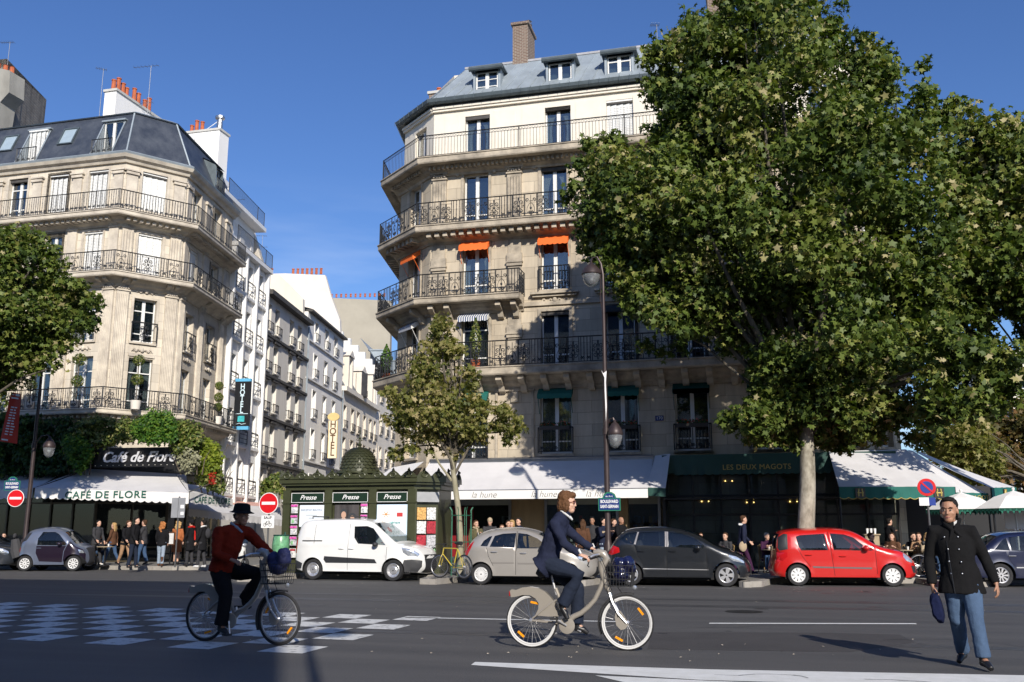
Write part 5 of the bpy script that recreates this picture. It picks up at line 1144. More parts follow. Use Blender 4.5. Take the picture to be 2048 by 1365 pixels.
def tree(label, poly, Y0, trunk, fork, nclump, per, size, mleaf, mbark, seed, scale_px, tmax, r0, rcl=(.35, .8), name='plane_tree', lean=None, cat='tree', group=None, limb_n=26, jitter=1.0, back=1.0, extra=()):
    """crown: leaf clumps filling a solid whose front view has the given outline; own depth up to tmax metres each way"""
    rg = np.random.default_rng(seed); S = poly_sample(poly, nclump, rg); cs = []
    for x, y, d in S:
        T = min(tmax, d / scale_px * 1.15 + .15); dy = rg.uniform(-1, 1) * T
        if rg.uniform() < .6: dy = -abs(dy) ** .7 * T ** .3 if dy < 0 else abs(dy) * back
        q = at(x, y, Y0); q = Vector((q.x + dy * rg.uniform(-.02, .02), Y0 + dy, q.z)); cs.append((q, min(rcl[1], max(rcl[0], d / scale_px * .8))))
    for ep, eY, en, er in extra:
        for x, y, d in poly_sample(ep, en, rg): q = at(x, y, eY + rg.uniform(-.7, .7)); cs.append((q, er))
    base = Vector(trunk); root = tag(empty(name, base), label, cat, group)
    # keep a sunlit corridor in front of the lower trunk: move such clumps behind it
    for i, (q, r) in enumerate(cs):
        dd = (Y0 - q.y) / .909
        if dd > .2 and abs(q.x - (base.x + .46 * (Y0 - q.y))) < r + .45 and q.z - r < 3.75 + .543 * dd: cs[i] = (Vector((q.x, Y0 + .3 + .4 * dd, max(q.z, 4.3))), r)
    P = []; N = []; T_ = []
    for q, r in cs:
        n = int(per * (r / rcl[1]) ** 1.6 * rg.uniform(.6, 1.3)) + 6
        v = rg.normal(0, 1, (n, 3)); v /= np.linalg.norm(v, axis=1, keepdims=True); rr = r * rg.uniform(.05, 1.3, (n, 1)) ** .85
        v[:, 2] *= .8; P.append(np.array(q) + v * rr); N.append(v * .6 + np.array((.05, -.1, .6))); T_.append(np.clip(rg.uniform(.0, .6) + rg.normal(.15, .2, n) + (rg.uniform(0, 1, n) > .96) * .4, 0, 1))
    P = np.concatenate(P) - np.array(base); N = np.concatenate(N); T_ = np.concatenate(T_)
    leaves_mesh('crown', P, N, size, mleaf, root, seed, 5, T_, jitter)
    fk = Vector(fork) - base; g = MB(); n = 9; pts = []; rs = []
    for i in range(n + 1):
        q = i / n; p = fk * q + Vector((.05 * math.sin(q * 5 + seed), .04 * math.sin(q * 4), 0)); pts.append(p); rs.append(r0 * (1.25 - .25 * min(1, q * 6) - .28 * q))
    g.tube(pts, rs, 14); tk = g.build('trunk', mbark, root, smooth=60)
    limbs = MB(); idx = rg.choice(len(cs), min(limb_n, len(cs)), replace=False)
    for k, i in enumerate(idx):
        e = cs[i][0] - base; m1 = fk.lerp(e, .45) + Vector((rg.normal(0, .25), rg.normal(0, .25), .5 if e.z > fk.z else -.1)); pts = []
        st = fk + Vector((0, 0, -.1)) if k % 3 else fk * rg.uniform(.8, .97)
        for j in range(9):
            q = j / 8; pts.append(st * (1 - q) ** 2 + m1 * 2 * q * (1 - q) + e * q * q + Vector((rg.normal(0, .03), rg.normal(0, .03), rg.normal(0, .03))) * (1 if 0 < j else 0))
        a = r0 * rg.uniform(.2, .5); limbs.tube(pts, [a * (1 - .8 * j / 8) + .006 for j in range(9)], 6)
    limbs.build('limb', M_barkL, tk, smooth=60)
    return root
polyA = [(1295, 215), (1310, 120), (1340, 70), (1375, 35), (1385, 15), (1400, 45), (1440, 20), (1470, -30), (1520, -90), (1600, -120), (1660, -60), (1700, 20), (1705, 80), (1735, 45), (1760, 90), (1790, 90), (1800, 150), (1828, 85), (1850, 130), (1870, 180),
         (1880, 250), (1925, 172), (1935, 230), (1900, 300), (1950, 400), (1930, 520), (1900, 620), (1890, 700), (1940, 800), (1900, 860), (1840, 900), (1760, 870), (1700, 905), (1620, 880), (1540, 900), (1480, 885), (1425, 850), (1470, 810), (1500, 770), (1490, 720), (1420, 700),
         (1400, 690), (1360, 700), (1300, 720), (1290, 690), (1330, 660), (1320, 620), (1270, 620), (1200, 560), (1195, 520), (1170, 500), (1125, 440), (1135, 380), (1130, 345), (1160, 300), (1155, 280), (1180, 270), (1205, 285), (1240, 250), (1290, 275), (1310, 240)]
tree('huge plane tree with dense green crown and pale mottled trunk behind the red car', polyA, 29.6, (1.15, 29.6, .12), (1.42, 29.6, 4.7), 590, 205, .122, M_leafA, M_barkP, 11, 64, 3.6, .27, limb_n=34, back=.75, extra=(([(1455, 860), (1500, 780), (1560, 720), (1640, 740), (1720, 790), (1740, 860), (1690, 900), (1640, 890), (1600, 870), (1560, 890), (1500, 880)], 29.0, 46, .5), ([(1190, 440), (1330, 400), (1400, 560), (1380, 680), (1300, 640), (1210, 560)], 28.5, 46, .55), ([(1300, 120), (1380, 20), (1460, 60), (1400, 260), (1310, 230)], 29, 26, .5), ([(1880, 640), (1960, 680), (2040, 715), (2035, 775), (1970, 830), (1900, 860), (1840, 860), (1850, 700)], 27.0, 34, .5)))
polyB = [(1890, 330), (1895, 230), (1935, 215), (1960, 195), (1975, 235), (2010, 225), (2060, 260), (2150, 300), (2180, 560), (2150, 720), (2045, 700), (2020, 650), (1985, 640), (2010, 700), (2030, 770), (1990, 810), (1930, 790), (1900, 700), (1850, 640), (1880, 500), (1860, 420)]
tree('second plane tree reaching into the picture at the right edge', polyB, 32.5, (9.6, 32.5, .12), (9.3, 32.5, 4.5), 270, 185, .122, M_leafA, M_barkB, 23, 58, 2.8, .14, limb_n=14)
polyC = [(865, 640), (885, 622), (905, 660), (925, 700), (945, 745), (950, 790), (985, 800), (1000, 840), (1045, 840), (1040, 870), (1000, 890), (975, 885), (950, 905), (925, 900), (905, 915), (890, 895), (850, 905), (820, 925), (785, 915), (775, 880), (800, 860), (775, 840), (768, 800), (790, 755), (815, 740), (830, 690), (850, 690)]
tree('slim young plane tree with sparse olive and yellow leaves standing beside the news kiosk', polyC, 28.4, (-8.95, 28.4, .12), (-9.25, 28.4, 3.9), 118, 76, .098, M_leafB, M_barkY, 31, 66, 1.3, .105, (.25, .5), limb_n=34, extra=(([(868, 640), (885, 618), (905, 655), (925, 710), (870, 710)], 28.4, 14, .26), ([(985, 800), (1042, 842), (1030, 880), (985, 870)], 28.3, 9, .26)))
g = MB(); g.tube([(-9.27, 28.4, 3.0), (-9.7, 28.4, 3.55), (-10.05, 28.4, 4.2), (-10.25, 28.4, 4.6)], [.045, .035, .025, .012], 6); o = [x for x in C.objects if x.name.startswith('plane_tree') and 'slim' in x.get('label', '')][0]; b_ = g.build('limb', M_barkY, o, (8.95, -28.4, -.12), smooth=True)
polyD = [(-60, 430), (0, 465), (40, 455), (75, 470), (115, 500), (125, 540), (160, 560), (170, 590), (195, 610), (185, 650), (160, 665), (130, 680), (150, 700), (125, 735), (90, 720), (60, 755), (20, 745), (0, 800), (-60, 820), (-120, 700), (-130, 500)]
tree('plane tree leaning in from the left edge in front of the slate roofed building', polyD, 28.0, (-28.6, 27.4, .12), (-27.9, 27.6, 5.2), 200, 185, .122, M_leafA, M_barkP, 41, 55, 2.2, .24, limb_n=22)
polyE = [(1870, 930), (1880, 880), (1920, 850), (1960, 800), (2000, 830), (2040, 790), (2100, 760), (2160, 900), (2120, 1010), (2040, 1000), (1960, 990), (1900, 980)]
tree('rusty autumn coloured tree far behind the cafe terrace at the right', polyE, 52, (17, 52, .12), (17, 52, 3.2), 170, 90, .15, M_leafR, M_barkB, 51, 36, 2.5, .2, (.4, .9), name='autumn_tree')
tree('olive green tree behind the cafe terrace between the plane tree and the rusty tree', [(1840, 870), (1890, 825), (1960, 840), (2005, 890), (2000, 955), (1940, 965), (1870, 930)], 46, (12.2, 46, .12), (12.2, 46, 3.4), 90, 110, .14, M_leafB, M_barkB, 53, 42, 2.0, .16, (.35, .7), name='green_tree', limb_n=12)
# trees on the photographer's side: their shadows fall on the road
def simple_tree(label, x, y, zc, r, seed, n=60):
    rg = np.random.default_rng(seed); root = tag(empty('plane_tree', (x, y, .15)), label, 'tree'); P = []; N = []
    for i in range(n):
        v = rg.normal(0, 1, 3); v /= np.linalg.norm(v); c = v * r * rg.uniform(.3, 1) * np.array((1, 1, 1.1)) + (0, 0, zc); k = 110; u_ = rg.normal(0, 1, (k, 3)); u_ /= np.linalg.norm(u_, axis=1, keepdims=True); P.append(c + u_ * .75 * rg.uniform(.3, 1, (k, 1))); N.append(u_)
    leaves_mesh('crown', np.concatenate(P), np.concatenate(N), .13, M_leafA, root, seed)
    g = MB(); g.tube([(0, 0, 0), (.05, 0, 2.5), (0, .05, zc - r * .5), (0, 0, zc)], [.25, .2, .15, .06], 10); g.build('trunk', M_barkP, root, smooth=60)
simple_tree('plane tree on the near pavement left of the camera', -3.6, -3.2, 12.6, 3.1, 61)
# ---- planting over the Cafe de Flore
def shrub(label, poly, Y0, n, size, m, seed, depth=.5, scale=45, name='hanging_plant', lobes=4, rcl=.3, cat='plant'):
    rg = np.random.default_rng(seed); S = poly_sample(poly, n, rg); P = []; N = []
    for x, y, d in S:
        q = at(x, y, Y0 + rg.uniform(-depth, depth)); k = 26; u_ = rg.normal(0, 1, (k, 3)); u_ /= np.linalg.norm(u_, axis=1, keepdims=True); P.append(np.array(q) + u_ * rcl * rg.uniform(.2, 1, (k, 1))); N.append(u_ + np.array((0, -.6, .6)))
    P = np.concatenate(P); c = P.mean(0); c[2] = P[:, 2].min(); root = tag(empty(name, tuple(c)), label, cat, 'plants hanging over the cafe')
    leaves_mesh('foliage', P - c, np.concatenate(N), size, m, root, seed, lobes)
    g = MB(); top = P[:, 2].max() - c[2]
    for i in range(5): x = (i - 2) * .25; g.tube([(x, .3, 0), (x * 1.4, .1, top * .5), (x * 2, 0, top * .9)], [.03, .02, .008], 5)
    g.build('stem', M_barkB, root)
    return root
shrub('dark mass of ivy over the left part of the cafe front', [(-40, 830), (60, 838), (140, 838), (190, 860), (180, 900), (150, 935), (90, 950), (0, 950), (-40, 950)], 35.9, 420, .1, M_leafd, 71)
shrub('dark feathery shrub above the first letters of the script sign', [(150, 850), (200, 835), (240, 850), (235, 880), (200, 895), (160, 925), (150, 900)], 35.6, 190, .08, M_leafA, 72)
shrub('bright green spilling bush left of the script letters', [(130, 880), (165, 875), (185, 900), (175, 925), (160, 940), (135, 915)], 35.2, 110, .08, M_leafG, 73, .3)
shrub('rounded dark green conifer bush over the word de', [(232, 858), (250, 840), (268, 852), (262, 878), (225, 878)], 35.3, 120, .06, M_leafA, 74, .3)
shrub('large bright green bush over the middle of the script sign', [(262, 876), (270, 846), (300, 828), (335, 828), (352, 855), (348, 878), (310, 882)], 35.1, 240, .075, M_leafG, 75, .45)
shrub('mid green bush right of the bright bush under the stone balcony', [(345, 880), (360, 845), (390, 850), (400, 880), (385, 905), (350, 905)], 35.6, 150, .08, M_leafA, 76, .4)
shrub('lime yellow bush at the street corner of the cafe', [(390, 900), (405, 880), (432, 895), (440, 925), (425, 950), (400, 935)], 36.2, 120, .09, M_leafY, 77, .35)
shrub('pale grassy flowering plant right of the word Flore', [(358, 915), (378, 903), (392, 918), (388, 940), (368, 935)], 35.3, 44, .07, mat('pale_bloom', (.26, .26, .16), .8, var=.3, scale=9), 78, .2)
shrub('red flowered trailing plant at the street corner of the cafe', [(392, 935), (420, 925), (440, 950), (445, 980), (425, 975), (400, 960)], 36.4, 120, .075, M_leafA, 79, .3)
shrub('cluster of small red flowers on the corner planting', [(405, 945), (430, 945), (438, 970), (415, 965)], 36.0, 9, .04, M_flower, 80, .2, rcl=.2)
shrub('reedy green plant at the side street corner behind the sign', [(525, 975), (535, 955), (560, 950), (570, 990), (530, 1000)], 47, 50, .12, M_leafA, 81, .3)
# topiaries on the first floor balcony
def topiary(label, x, y, zb, balls):
    root = tag(empty('topiary', (x, y, zb)), label, 'plant', 'clipped ball shrubs on the balcony'); g = MB(); g.lathe([(.2, 0), (.24, .4), (.2, .4)], n=10); g.build('pot', M_greywall, root, smooth=True)
    g = MB(); g.tube([(0, 0, .35), (0, 0, balls[-1][0])], .025, 5); g.build('stem', M_barkB, root)
    P = []; N = []
    rg = np.random.default_rng(int(abs(x) * 100))
    for z, r in balls: u_ = rg.normal(0, 1, (420, 3)); u_ /= np.linalg.norm(u_, axis=1, keepdims=True); P.append(u_ * r * rg.uniform(.8, 1.05, (420, 1)) + (0, 0, z)); N.append(u_)
    leaves_mesh('foliage', np.concatenate(P), np.concatenate(N), .045, M_leafA, root, 3, 3)
topiary('two ball topiary on the cut corner balcony', -27.2, 37.1, 6.9, ((1.35, .28), (2.25, .26)))
topiary('tall ball topiary on the front balcony half behind the plane tree', -29.9, 36.5, 6.9, ((1.3, .28), (2.3, .3)))
topiary('ball topiary at the left of the front balcony', -32.4, 36.5, 6.9, ((1.2, .26), (2.0, .3)))
topiary('three ball topiary on the side street end of the balcony', -26.9, 43.4, 6.9, ((.9, .22), (1.4, .24), (2.0, .22)))
cyp = tag(empty('balcony_conifer', (-10.95, 36.4, 7.95)), 'narrow clipped conifer standing on the balcony under the blue striped awning', 'plant')
rg = np.random.default_rng(5); n = 900; h_ = rg.uniform(0, 1, n); a_ = rg.uniform(0, 2 * PI, n); r_ = .25 * np.sin(np.clip(h_ * PI * .92 + .25, 0, PI)) * rg.uniform(.7, 1.05, n)
leaves_mesh('foliage', np.stack([r_ * np.cos(a_), r_ * np.sin(a_), .35 + h_ * 1.75], 1), np.stack([np.cos(a_), np.sin(a_), np.full(n, .3)], 1), .05, M_leafA, cyp, 1, 3); g = MB(); g.lathe([(.18, 0), (.22, .35), (.18, .35)], n=10); g.build('pot', M_terra, cyp, smooth=True)
cyp = tag(empty('balcony_conifer', (-15.6, 38.3, 7.95)), 'small light green conifer on the corner end of the long balcony', 'plant')
leaves_mesh('foliage', np.stack([r_ * np.cos(a_), r_ * np.sin(a_), .3 + h_ * 1.3], 1), np.stack([np.cos(a_), np.sin(a_), np.full(n, .3)], 1), .05, M_leafG, cyp, 1, 3); g = MB(); g.lathe([(.16, 0), (.2, .3), (.16, .3)], n=10); g.build('pot', M_terra, cyp, smooth=True)
# ---------------------------------------------------------------- organic surfaces: overlapping forms fused into one skin
_cl = bpy.data.textures.new('folds', 'CLOUDS'); _cl.noise_scale = .12; _cl.noise_depth = 1
def blob(g, voxel, name, m, parent, smooth=4, fold=0.0, fscale=.12):
    me = bpy.data.meshes.new('tmp'); me.from_pydata(g.v, [], g.f); me.update(); o = bpy.data.objects.new('tmp', me); C.objects.link(o)
    r = o.modifiers.new('r', 'REMESH'); r.mode = 'VOXEL'; r.voxel_size = voxel; r.adaptivity = 0
    if smooth: s = o.modifiers.new('s', 'SMOOTH'); s.factor = .5; s.iterations = smooth
    if fold:
        tx = bpy.data.textures.new('folds', 'CLOUDS'); tx.noise_scale = fscale; tx.noise_depth = 2; d = o.modifiers.new('d', 'DISPLACE'); d.texture = tx; d.strength = fold; d.mid_level = .5
    dg = bpy.context.evaluated_depsgraph_get(); m2 = bpy.data.meshes.new_from_object(o.evaluated_get(dg)); bpy.data.objects.remove(o); bpy.data.meshes.remove(me)
    m2.materials.clear(); m2.materials.append(m); m2.name = name; m2.polygons.foreach_set('use_smooth', [True] * len(m2.polygons)); q = bpy.data.objects.new(name, m2); C.objects.link(q); q.parent = parent; return q
# ================================================================ street furniture
M_pole = mat('lamp_pole_brown', (.05, .035, .035), .45, .3, var=.15, scale=4)
M_lampglass = glass_mat('lamp_glass', (.35, .36, .38), .12, .55, .08)
M_signred = mat('sign_red', (.62, .01, .015), .35, var=.04, coat=.3); M_signwhite = mat('sign_white', (.82, .82, .82), .4, var=.02); M_signgrey = mat('sign_back_grey', (.40, .41, .43), .5, .4, var=.1); M_postdark = mat('post_dark', (.10, .10, .105), .5, .4, var=.1)
def lantern(root, x, y, z, r=.28, name='lantern'):
    g = MB(); g.lathe([(0.02, .42), (.05, .34), (.1, .3), (r * .62, .24), (r * .95, .12), (r * 1.08, 0), (r * 1.02, -.03), (r * .9, 0)], n=18); o = g.build(name, M_pole, root, (x, y, z), smooth=True)
    g = MB(); g.lathe([(r * .98, -.03), (r * .93, -.14), (r * .7, -.3), (r * .35, -.38), (0.01, -.4)], n=18); g.build('lamp_bowl', M_lampglass, o, smooth=True)
    g = MB(); g.ball((0, 0, -.12), .07, .07, .1, 8, 6); g.build('bulb', M_signwhite, o, smooth=True)
    return o
def lamp_post(label, x, y, base, h, head_dx, low=None, arm=.5):
    root = tag(empty('street_lamp', (x, y, base)), label, 'street lamp', 'boulevard lamp posts')
    g = MB(); g.lathe([(.2, 0), (.2, .12), (.15, .2), (.13, .9), (.1, 1.0), (.085, 1.1), (.08, 3), (.07, 5), (.055, 7), (.045, h - .6)], n=14)
    hd = head_dx; pts = [(0, 0, h - .62), (0, 0, h - .1), (hd * .15, 0, h + .25), (hd * .5, 0, h + .48), (hd * .9, 0, h + .45), (hd, 0, h + .35)]
    g.tube(pts, [.045, .04, .035, .03, .03, .03], 8); g.tube([(0, 0, h - 1.4), (hd * .25, 0, h - .9), (hd * .2, 0, h + .2)], .018, 6); g.build('pole', M_pole, root, smooth=True)
    lantern(root, hd, 0, h - .05)
    if low: 
        lx, lz, ly = low; b = MB(); b.tube([(0, 0, lz + .1), (lx * .4, ly * .4, lz + .42), (lx * .85, ly * .85, lz + .45), (lx, ly, lz + .32)], .025, 6); b.lathe([(.1, lz - .02), (.1, lz + .16)], n=12); b.build('bracket', M_pole, root, smooth=True); lantern(root, lx, ly, lz - .02, .22, 'low_lantern')
    return root
lpC = lamp_post('tall brown street lamp with two lanterns in front of la hune awning', -4.28, 27.5, .15, 9.0, -.35, (.28, 4.1, -.1))
lpL = lamp_post('tall brown street lamp carrying a red banner at the left edge', -27.35, 31.3, .15, 9.2, 1.35, (.78, 4.55, -.1))
lpN = lamp_post('street lamp on the near pavement just behind the camera', .85, -.85, .15, 8.6, .45, None)
rb_ = MB(); p = [(0, -.09, 5.75), (-.09, -.1, 5.98), (-.03, -.12, 5.88), (.07, -.1, 5.95), (.04, -.1, 5.6), (.055, -.09, 4.9), (.02, -.09, 4.45), (-.0, -.09, 5.4)]
rb_.plate([(q[0] , q[2]) for q in p], -.10, -.085); o = rb_.build('torn_ribbon', M_awnw, lpC); 
# red banner on the left lamp
bn = tag(empty('banner', (-27.35, 31.3, .15)), 'red vertical banner with white lines of small print on the left lamp post', 'banner')
g = MB(); pts = []
tl, tr_, br_, bl_ = [at(*q, 31.15) - Vector((-27.35, 31.3, .15)) for q in ((22, 785), (42, 788), (34, 888), (0, 883))]
for side in (0, .012):
    for i in range(6):
        for j in range(10):
            def pt(u_, v_): a = tl.lerp(tr_, u_).lerp(bl_.lerp(br_, u_), v_); return (a.x, a.y + .05 * math.sin(v_ * 5 + u_ * 2) * math.sin(PI * u_) + side, a.z)
            g.quad(pt(i / 6, j / 10), pt((i + 1) / 6, j / 10), pt((i + 1) / 6, (j + 1) / 10), pt(i / 6, (j + 1) / 10))
g.build('cloth', mat('banner_red', (.62, .045, .02), .7, var=.06), bn, smooth=True)
g = MB(); rr = random.Random(2)
for k in range(11):
    v_ = .28 + k * .055
    for u0, u1 in ((.25, .25 + rr.uniform(.2, .26)), (.56, .56 + rr.uniform(.15, .25))):
        def pt(u_, v_): a = tl.lerp(tr_, u_).lerp(bl_.lerp(br_, u_), v_); return (a.x, a.y + .05 * math.sin(v_ * 5 + u_ * 2) * math.sin(PI * u_) - .02, a.z)
        g.quad(pt(u0, v_), pt(u1, v_), pt(u1, v_ + .022), pt(u0, v_ + .022))
for u0, v0, u1, v1 in ((.1, .03, .35, .05), (.45, .02, .9, .06), (.15, .09, .8, .12), (.1, .94, .5, .97)): g.quad(pt(u0, v0), pt(u1, v0), pt(u1, v1), pt(u0, v1))
g.build('print_lines', M_signwhite, bn)
def name_plate(x, y, z, label, rz=0):
    o = tag(empty('street_name_plate', (x, y, z), rz), label, 'sign', 'blue street name plates')
    g = MB(); g.box(-.32, .32, -.025, .0, -.2, .17); g.plate([(-.2, .17), (.2, .17), (.16, .27), (.07, .33), (-.07, .33), (-.16, .27)], -.025, 0); g.build('plate_border', mat('plate_green', (.02, .16, .10), .4, var=.05), o)
    g = MB(); g.box(-.29, .29, -.032, -.026, -.17, .14); g.plate([(-.16, .17), (.16, .17), (.12, .24), (.06, .29), (-.06, .29), (-.12, .24)], -.032, -.026); g.build('plate', M_enamel, o)
    text_obj('lettering', 'BOULEVARD', .125, M_signwhite, o, (0, -.036, .06), ext=.002, bold=.003, xs=.72); text_obj('lettering', 'SAINT-GERMAIN', .125, M_signwhite, o, (0, -.036, -.08), ext=.002, bold=.003, xs=.56); text_obj('lettering', '6e Arrt', .07, M_signwhite, o, (0, -.036, .21), ext=.002)
    return o
name_plate(*at(1219, 1008, 27.36), 'blue and green street name plate on the lamp post in front of la hune awning')
name_plate(*at(25, 971, 31.1), 'blue and green street name plate above the no entry sign at the left edge', rad(10))
def disc_sign(root, r, mats, z=0, y=-.02):
    g = MB(); n = 28; circ = lambda q: [(q * math.cos(a), z + q * math.sin(a)) for a in [i * 2 * PI / n for i in range(n)]]
    g.plate(circ(r), y, y + .02); d = g.build('disc', mats[0], root); g = MB(); g.plate(circ(r * .93), y - .004, y - .001); g.build('disc_face', mats[1], d); return d
def no_entry(x, y, z, label, post=True, rz=0, sub=False):
    o = tag(empty('no_entry_sign', (x, y, .15)), label, 'sign', 'no entry signs'); o.rotation_euler[2] = rz; h = z - .15
    d = disc_sign(o, .33, (M_signwhite, M_signred), h, -.06); g = MB(); g.box(-.23, .23, -.07, -.066, h - .045, h + .045); g.build('white_bar', M_signwhite, d)
    if post: g = MB(); g.tube([(0, 0, 0), (0, 0, h + .35)], .03, 8); g.build('post', M_postdark, o)
    else: g = MB(); g.box(-.04, .04, -.05, .06, h - .08, h + .08); g.build('clamp', M_signgrey, o)
    if sub:
        g = MB(); g.box(-.22, .22, -.06, -.045, h - .76, h - .38); g.build('sub_plate', M_signwhite, o); text_obj('lettering', 'SAUF', .12, M_ink, o, (0, -.065, h - .45), ext=.002, bold=.002)
        g = MB()
        for sx in (-.09, .09): g.tube([(sx + .05 * math.cos(a), -.066, h - .66 + .05 * math.sin(a)) for a in [i * PI / 6 for i in range(12)]], .007, 4, closed=True)
        g.tube([(-.09, -.066, h - .66), (-.04, -.066, h - .57), (.06, -.066, h - .57), (0, -.066, h - .66), (-.09, -.066, h - .66)], .007, 4); g.tube([(0, -.066, h - .66), (-.05, -.066, h - .55)], .007, 4); g.tube([(.09, -.066, h - .66), (.055, -.066, h - .54), (.03, -.066, h - .54)], .007, 4); g.build('bicycle_symbol', M_ink, o)
    return o
q = at(539, 1007, 27.4); no_entry(q.x, q.y, q.z, 'no entry sign with a SAUF bicycle plate left of the news kiosk', sub=True)
q = at(33, 997, 31.05); no_entry(q.x, q.y, q.z, 'no entry sign strapped to the lamp post at the left edge', post=False, rz=rad(12))
# grey sign backs between the awnings
q = at(358, 1012, 32.5); o = tag(empty('sign_post', (q.x, q.y, .15)), 'grey back of a double sign on a thin post in front of the cafe', 'sign'); g = MB(); g.tube([(0, 0, 0), (0, 0, q.z + .2)], .03, 8); g.build('post', M_postdark, o)
for k, sx in enumerate((-.15, .15)):
    g = MB(); g.box(sx - .14, sx + .14, -.05, -.03, q.z - .6, q.z + .15); g.build('plate', M_signgrey, o)
g = MB(); g.box(.12, .26, -.058, -.052, q.z - .5, q.z - .38); g.box(.1, .26, -.058, -.052, q.z - .25, q.z - .12); g.build('sticker', M_signwhite, o)
# no parking post at the right
q = at(1853, 975, 28.6); o = tag(empty('no_parking_sign', (q.x, q.y, .15)), 'round blue and red no parking sign on a thin post right of the red car', 'sign')
h = q.z - .15; M_signblue2 = mat('sign_deep_blue', (.02, .05, .28), .35, var=.04, coat=.3); d = disc_sign(o, .24, (M_signred, M_signred), h); g = MB(); g.plate([(.165 * math.cos(a), h + .165 * math.sin(a)) for a in [i * PI / 12 for i in range(24)]], -.034, -.028); g.build('blue_field', M_signblue2, d)
g = MB(); g.plate([(-.15, h + .12), (-.12, h + .15), (.15, h - .12), (.12, h - .15)][::-1], -.042, -.036); g.build('slash', M_signred, d); g = MB(); g.tube([(0, .02, 0), (0, .02, h + .2)], .03, 8); g.build('post', M_postdark, o)
g = MB(); g.box(-.22, .03, -.03, -.01, h - .5, h - .28); g.build('sub_plate', M_signwhite, o); g = MB(); g.box(.035, .2, -.03, -.01, h - .5, h - .28); g.build('blue_sub_plate', M_signblue2, o)
# ---------------------------------------------------------------- news kiosk
M_kg = mat('kiosk_green', (.050, .055, .026), .4, .1, var=.12, scale=3, coat=.15); M_kd = mat('kiosk_panel', (.012, .03, .018), .35, var=.1)
KX0, KX1, KYF, KYB = -14.75, -10.3, 29.1, 31.3; KZ = .15
K = tag(empty('news_kiosk', ((KX0 + KX1) / 2 - .42, 30.2, KZ)), 'dark green Paris newspaper kiosk with scaled dome and crested roof behind the white van', 'kiosk')
K.scale = (1, 1, .965); ko = K.location.copy(); fp = [(-2.95, .35), (-2.3, -1.1), (2.15, -1.1), (2.85, -.55), (2.85, .9), (2.2, 1.2), (-2.3, 1.2), (-2.95, .7)]
def inset(f, d): 
    c = (sum(p[0] for p in f) / len(f), sum(p[1] for p in f) / len(f)); return [(p[0] + (c[0] - p[0]) * d / 2.5, p[1] + (c[1] - p[1]) * d / 1.3) for p in f]
g = MB(); g.prism(inset(fp, .06), 0, 2.75); g.prism(inset(fp, -.03), 0, .35); g.build('body', M_kg, K)
g = MB(); g.prism(inset(fp, -.05), 2.752, 2.9); g.prism(inset(fp, -.16), 2.9, 2.98); g.prism(inset(fp, -.22), 2.98, 3.12); g.prism(inset(fp, -.12), 3.12, 3.2); ro = g.build('roof_cornice', M_kg, K)
ed = inset(fp, -.2); g = MB()
for i in range(len(ed)):
    a, b = Vector((*ed[i], 0)), Vector((*ed[(i + 1) % len(ed)], 0)); L_ = (b - a).length; n = max(1, round(L_ / .55)); d = (b - a).normalized(); an = math.atan2(d.y, d.x)
    for k in range(n):
        u_ = MB(); W = L_ / n; pts = [(0, 3.1), (W, 3.1), (W, 3.16)] + [(W * (1 - j / 10), 3.16 + .2 * math.sin(PI * j / 10) ** 1.0 - .0 + (.1 if j == 5 else 0)) for j in range(1, 10)] + [(0, 3.16)]
        u_.plate(pts, -.02, .02); u_.tube([(W / 2 + .1 * math.cos(t), -.03, 3.22 + .08 * math.sin(t)) for t in [j * PI / 6 for j in range(13)]], .022, 5); u_.ball((W / 2, -.03, 3.38), .045, n=6, m=4)
        o_ = a + d * (W * k); u_.xform(Matrix.Translation((o_.x, o_.y, 0)) @ Matrix.Rotation(an, 4, 'Z')); g.add(u_.v, u_.f)
g.build('roof_crest', M_kg, ro)
DX = -.2; DY = -.1
g = MB(); g.lathe([(.68, 3.2), (.68, 3.32), (.76, 3.35), (.76, 3.41), (.6, 3.43)], (DX, DY, 0), 24); dm = g.build('dome_drum', M_kg, K, smooth=30)
DR, DZ, DH = .62, 3.42, .86
prof = [(DR * math.cos(t) ** .8 if t < PI / 2 - .01 else .03, DZ + DH * math.sin(t)) for t in [i * PI / 2 / 12 for i in range(13)]]
g = MB(); g.lathe(prof, (DX, DY, 0), 24); db = g.build('dome', M_kg, K, smooth=60)
g = MB()
for r_i in range(11):
    t0 = (r_i + .3) * PI / 2 / 12; r = DR * math.cos(t0) ** .8 + .005; z = DZ + DH * math.sin(t0); n = 22
    for k in range(n):
        a = 2 * PI * (k + .5 * (r_i % 2)) / n; wd = 2 * PI * r / n * .46; c, s_ = math.cos(a), math.sin(a)
        P_ = lambda u_, v_, o_=0.0: (DX + (r - v_ * math.sin(t0) * .8 + .02 + o_) * c - u_ * s_, DY + (r - v_ * math.sin(t0) * .8 + .02 + o_) * s_ + u_ * c, z + v_ * math.cos(t0))
        g.add([P_(-wd, .045, -.01), P_(wd, .045, -.01), P_(wd, -.02, .012), P_(0, -.055, .02), P_(-wd, -.02, .012)], [(0, 1, 2, 3, 4)])
g.build('dome_scales', M_kg, db)
g = MB(); g.lathe([(.08, 4.26), (.05, 4.32), (.09, 4.37), (.04, 4.42), (.02, 4.55), (.05, 4.6), (.016, 4.65), (.012, 4.8), (.005, 4.92)], (DX, DY, 0), 10)
for k in range(4):
    a = k * PI / 2; g.tube([(DX + .02 * math.cos(a), DY + .02 * math.sin(a), 4.5), (DX + .12 * math.cos(a), DY + .12 * math.sin(a), 4.54), (DX + .07 * math.cos(a), DY + .07 * math.sin(a), 4.62)], .012, 4)
g.build('finial', M_kg, db, smooth=True)
fy = -1.1 + .02
g = MB()
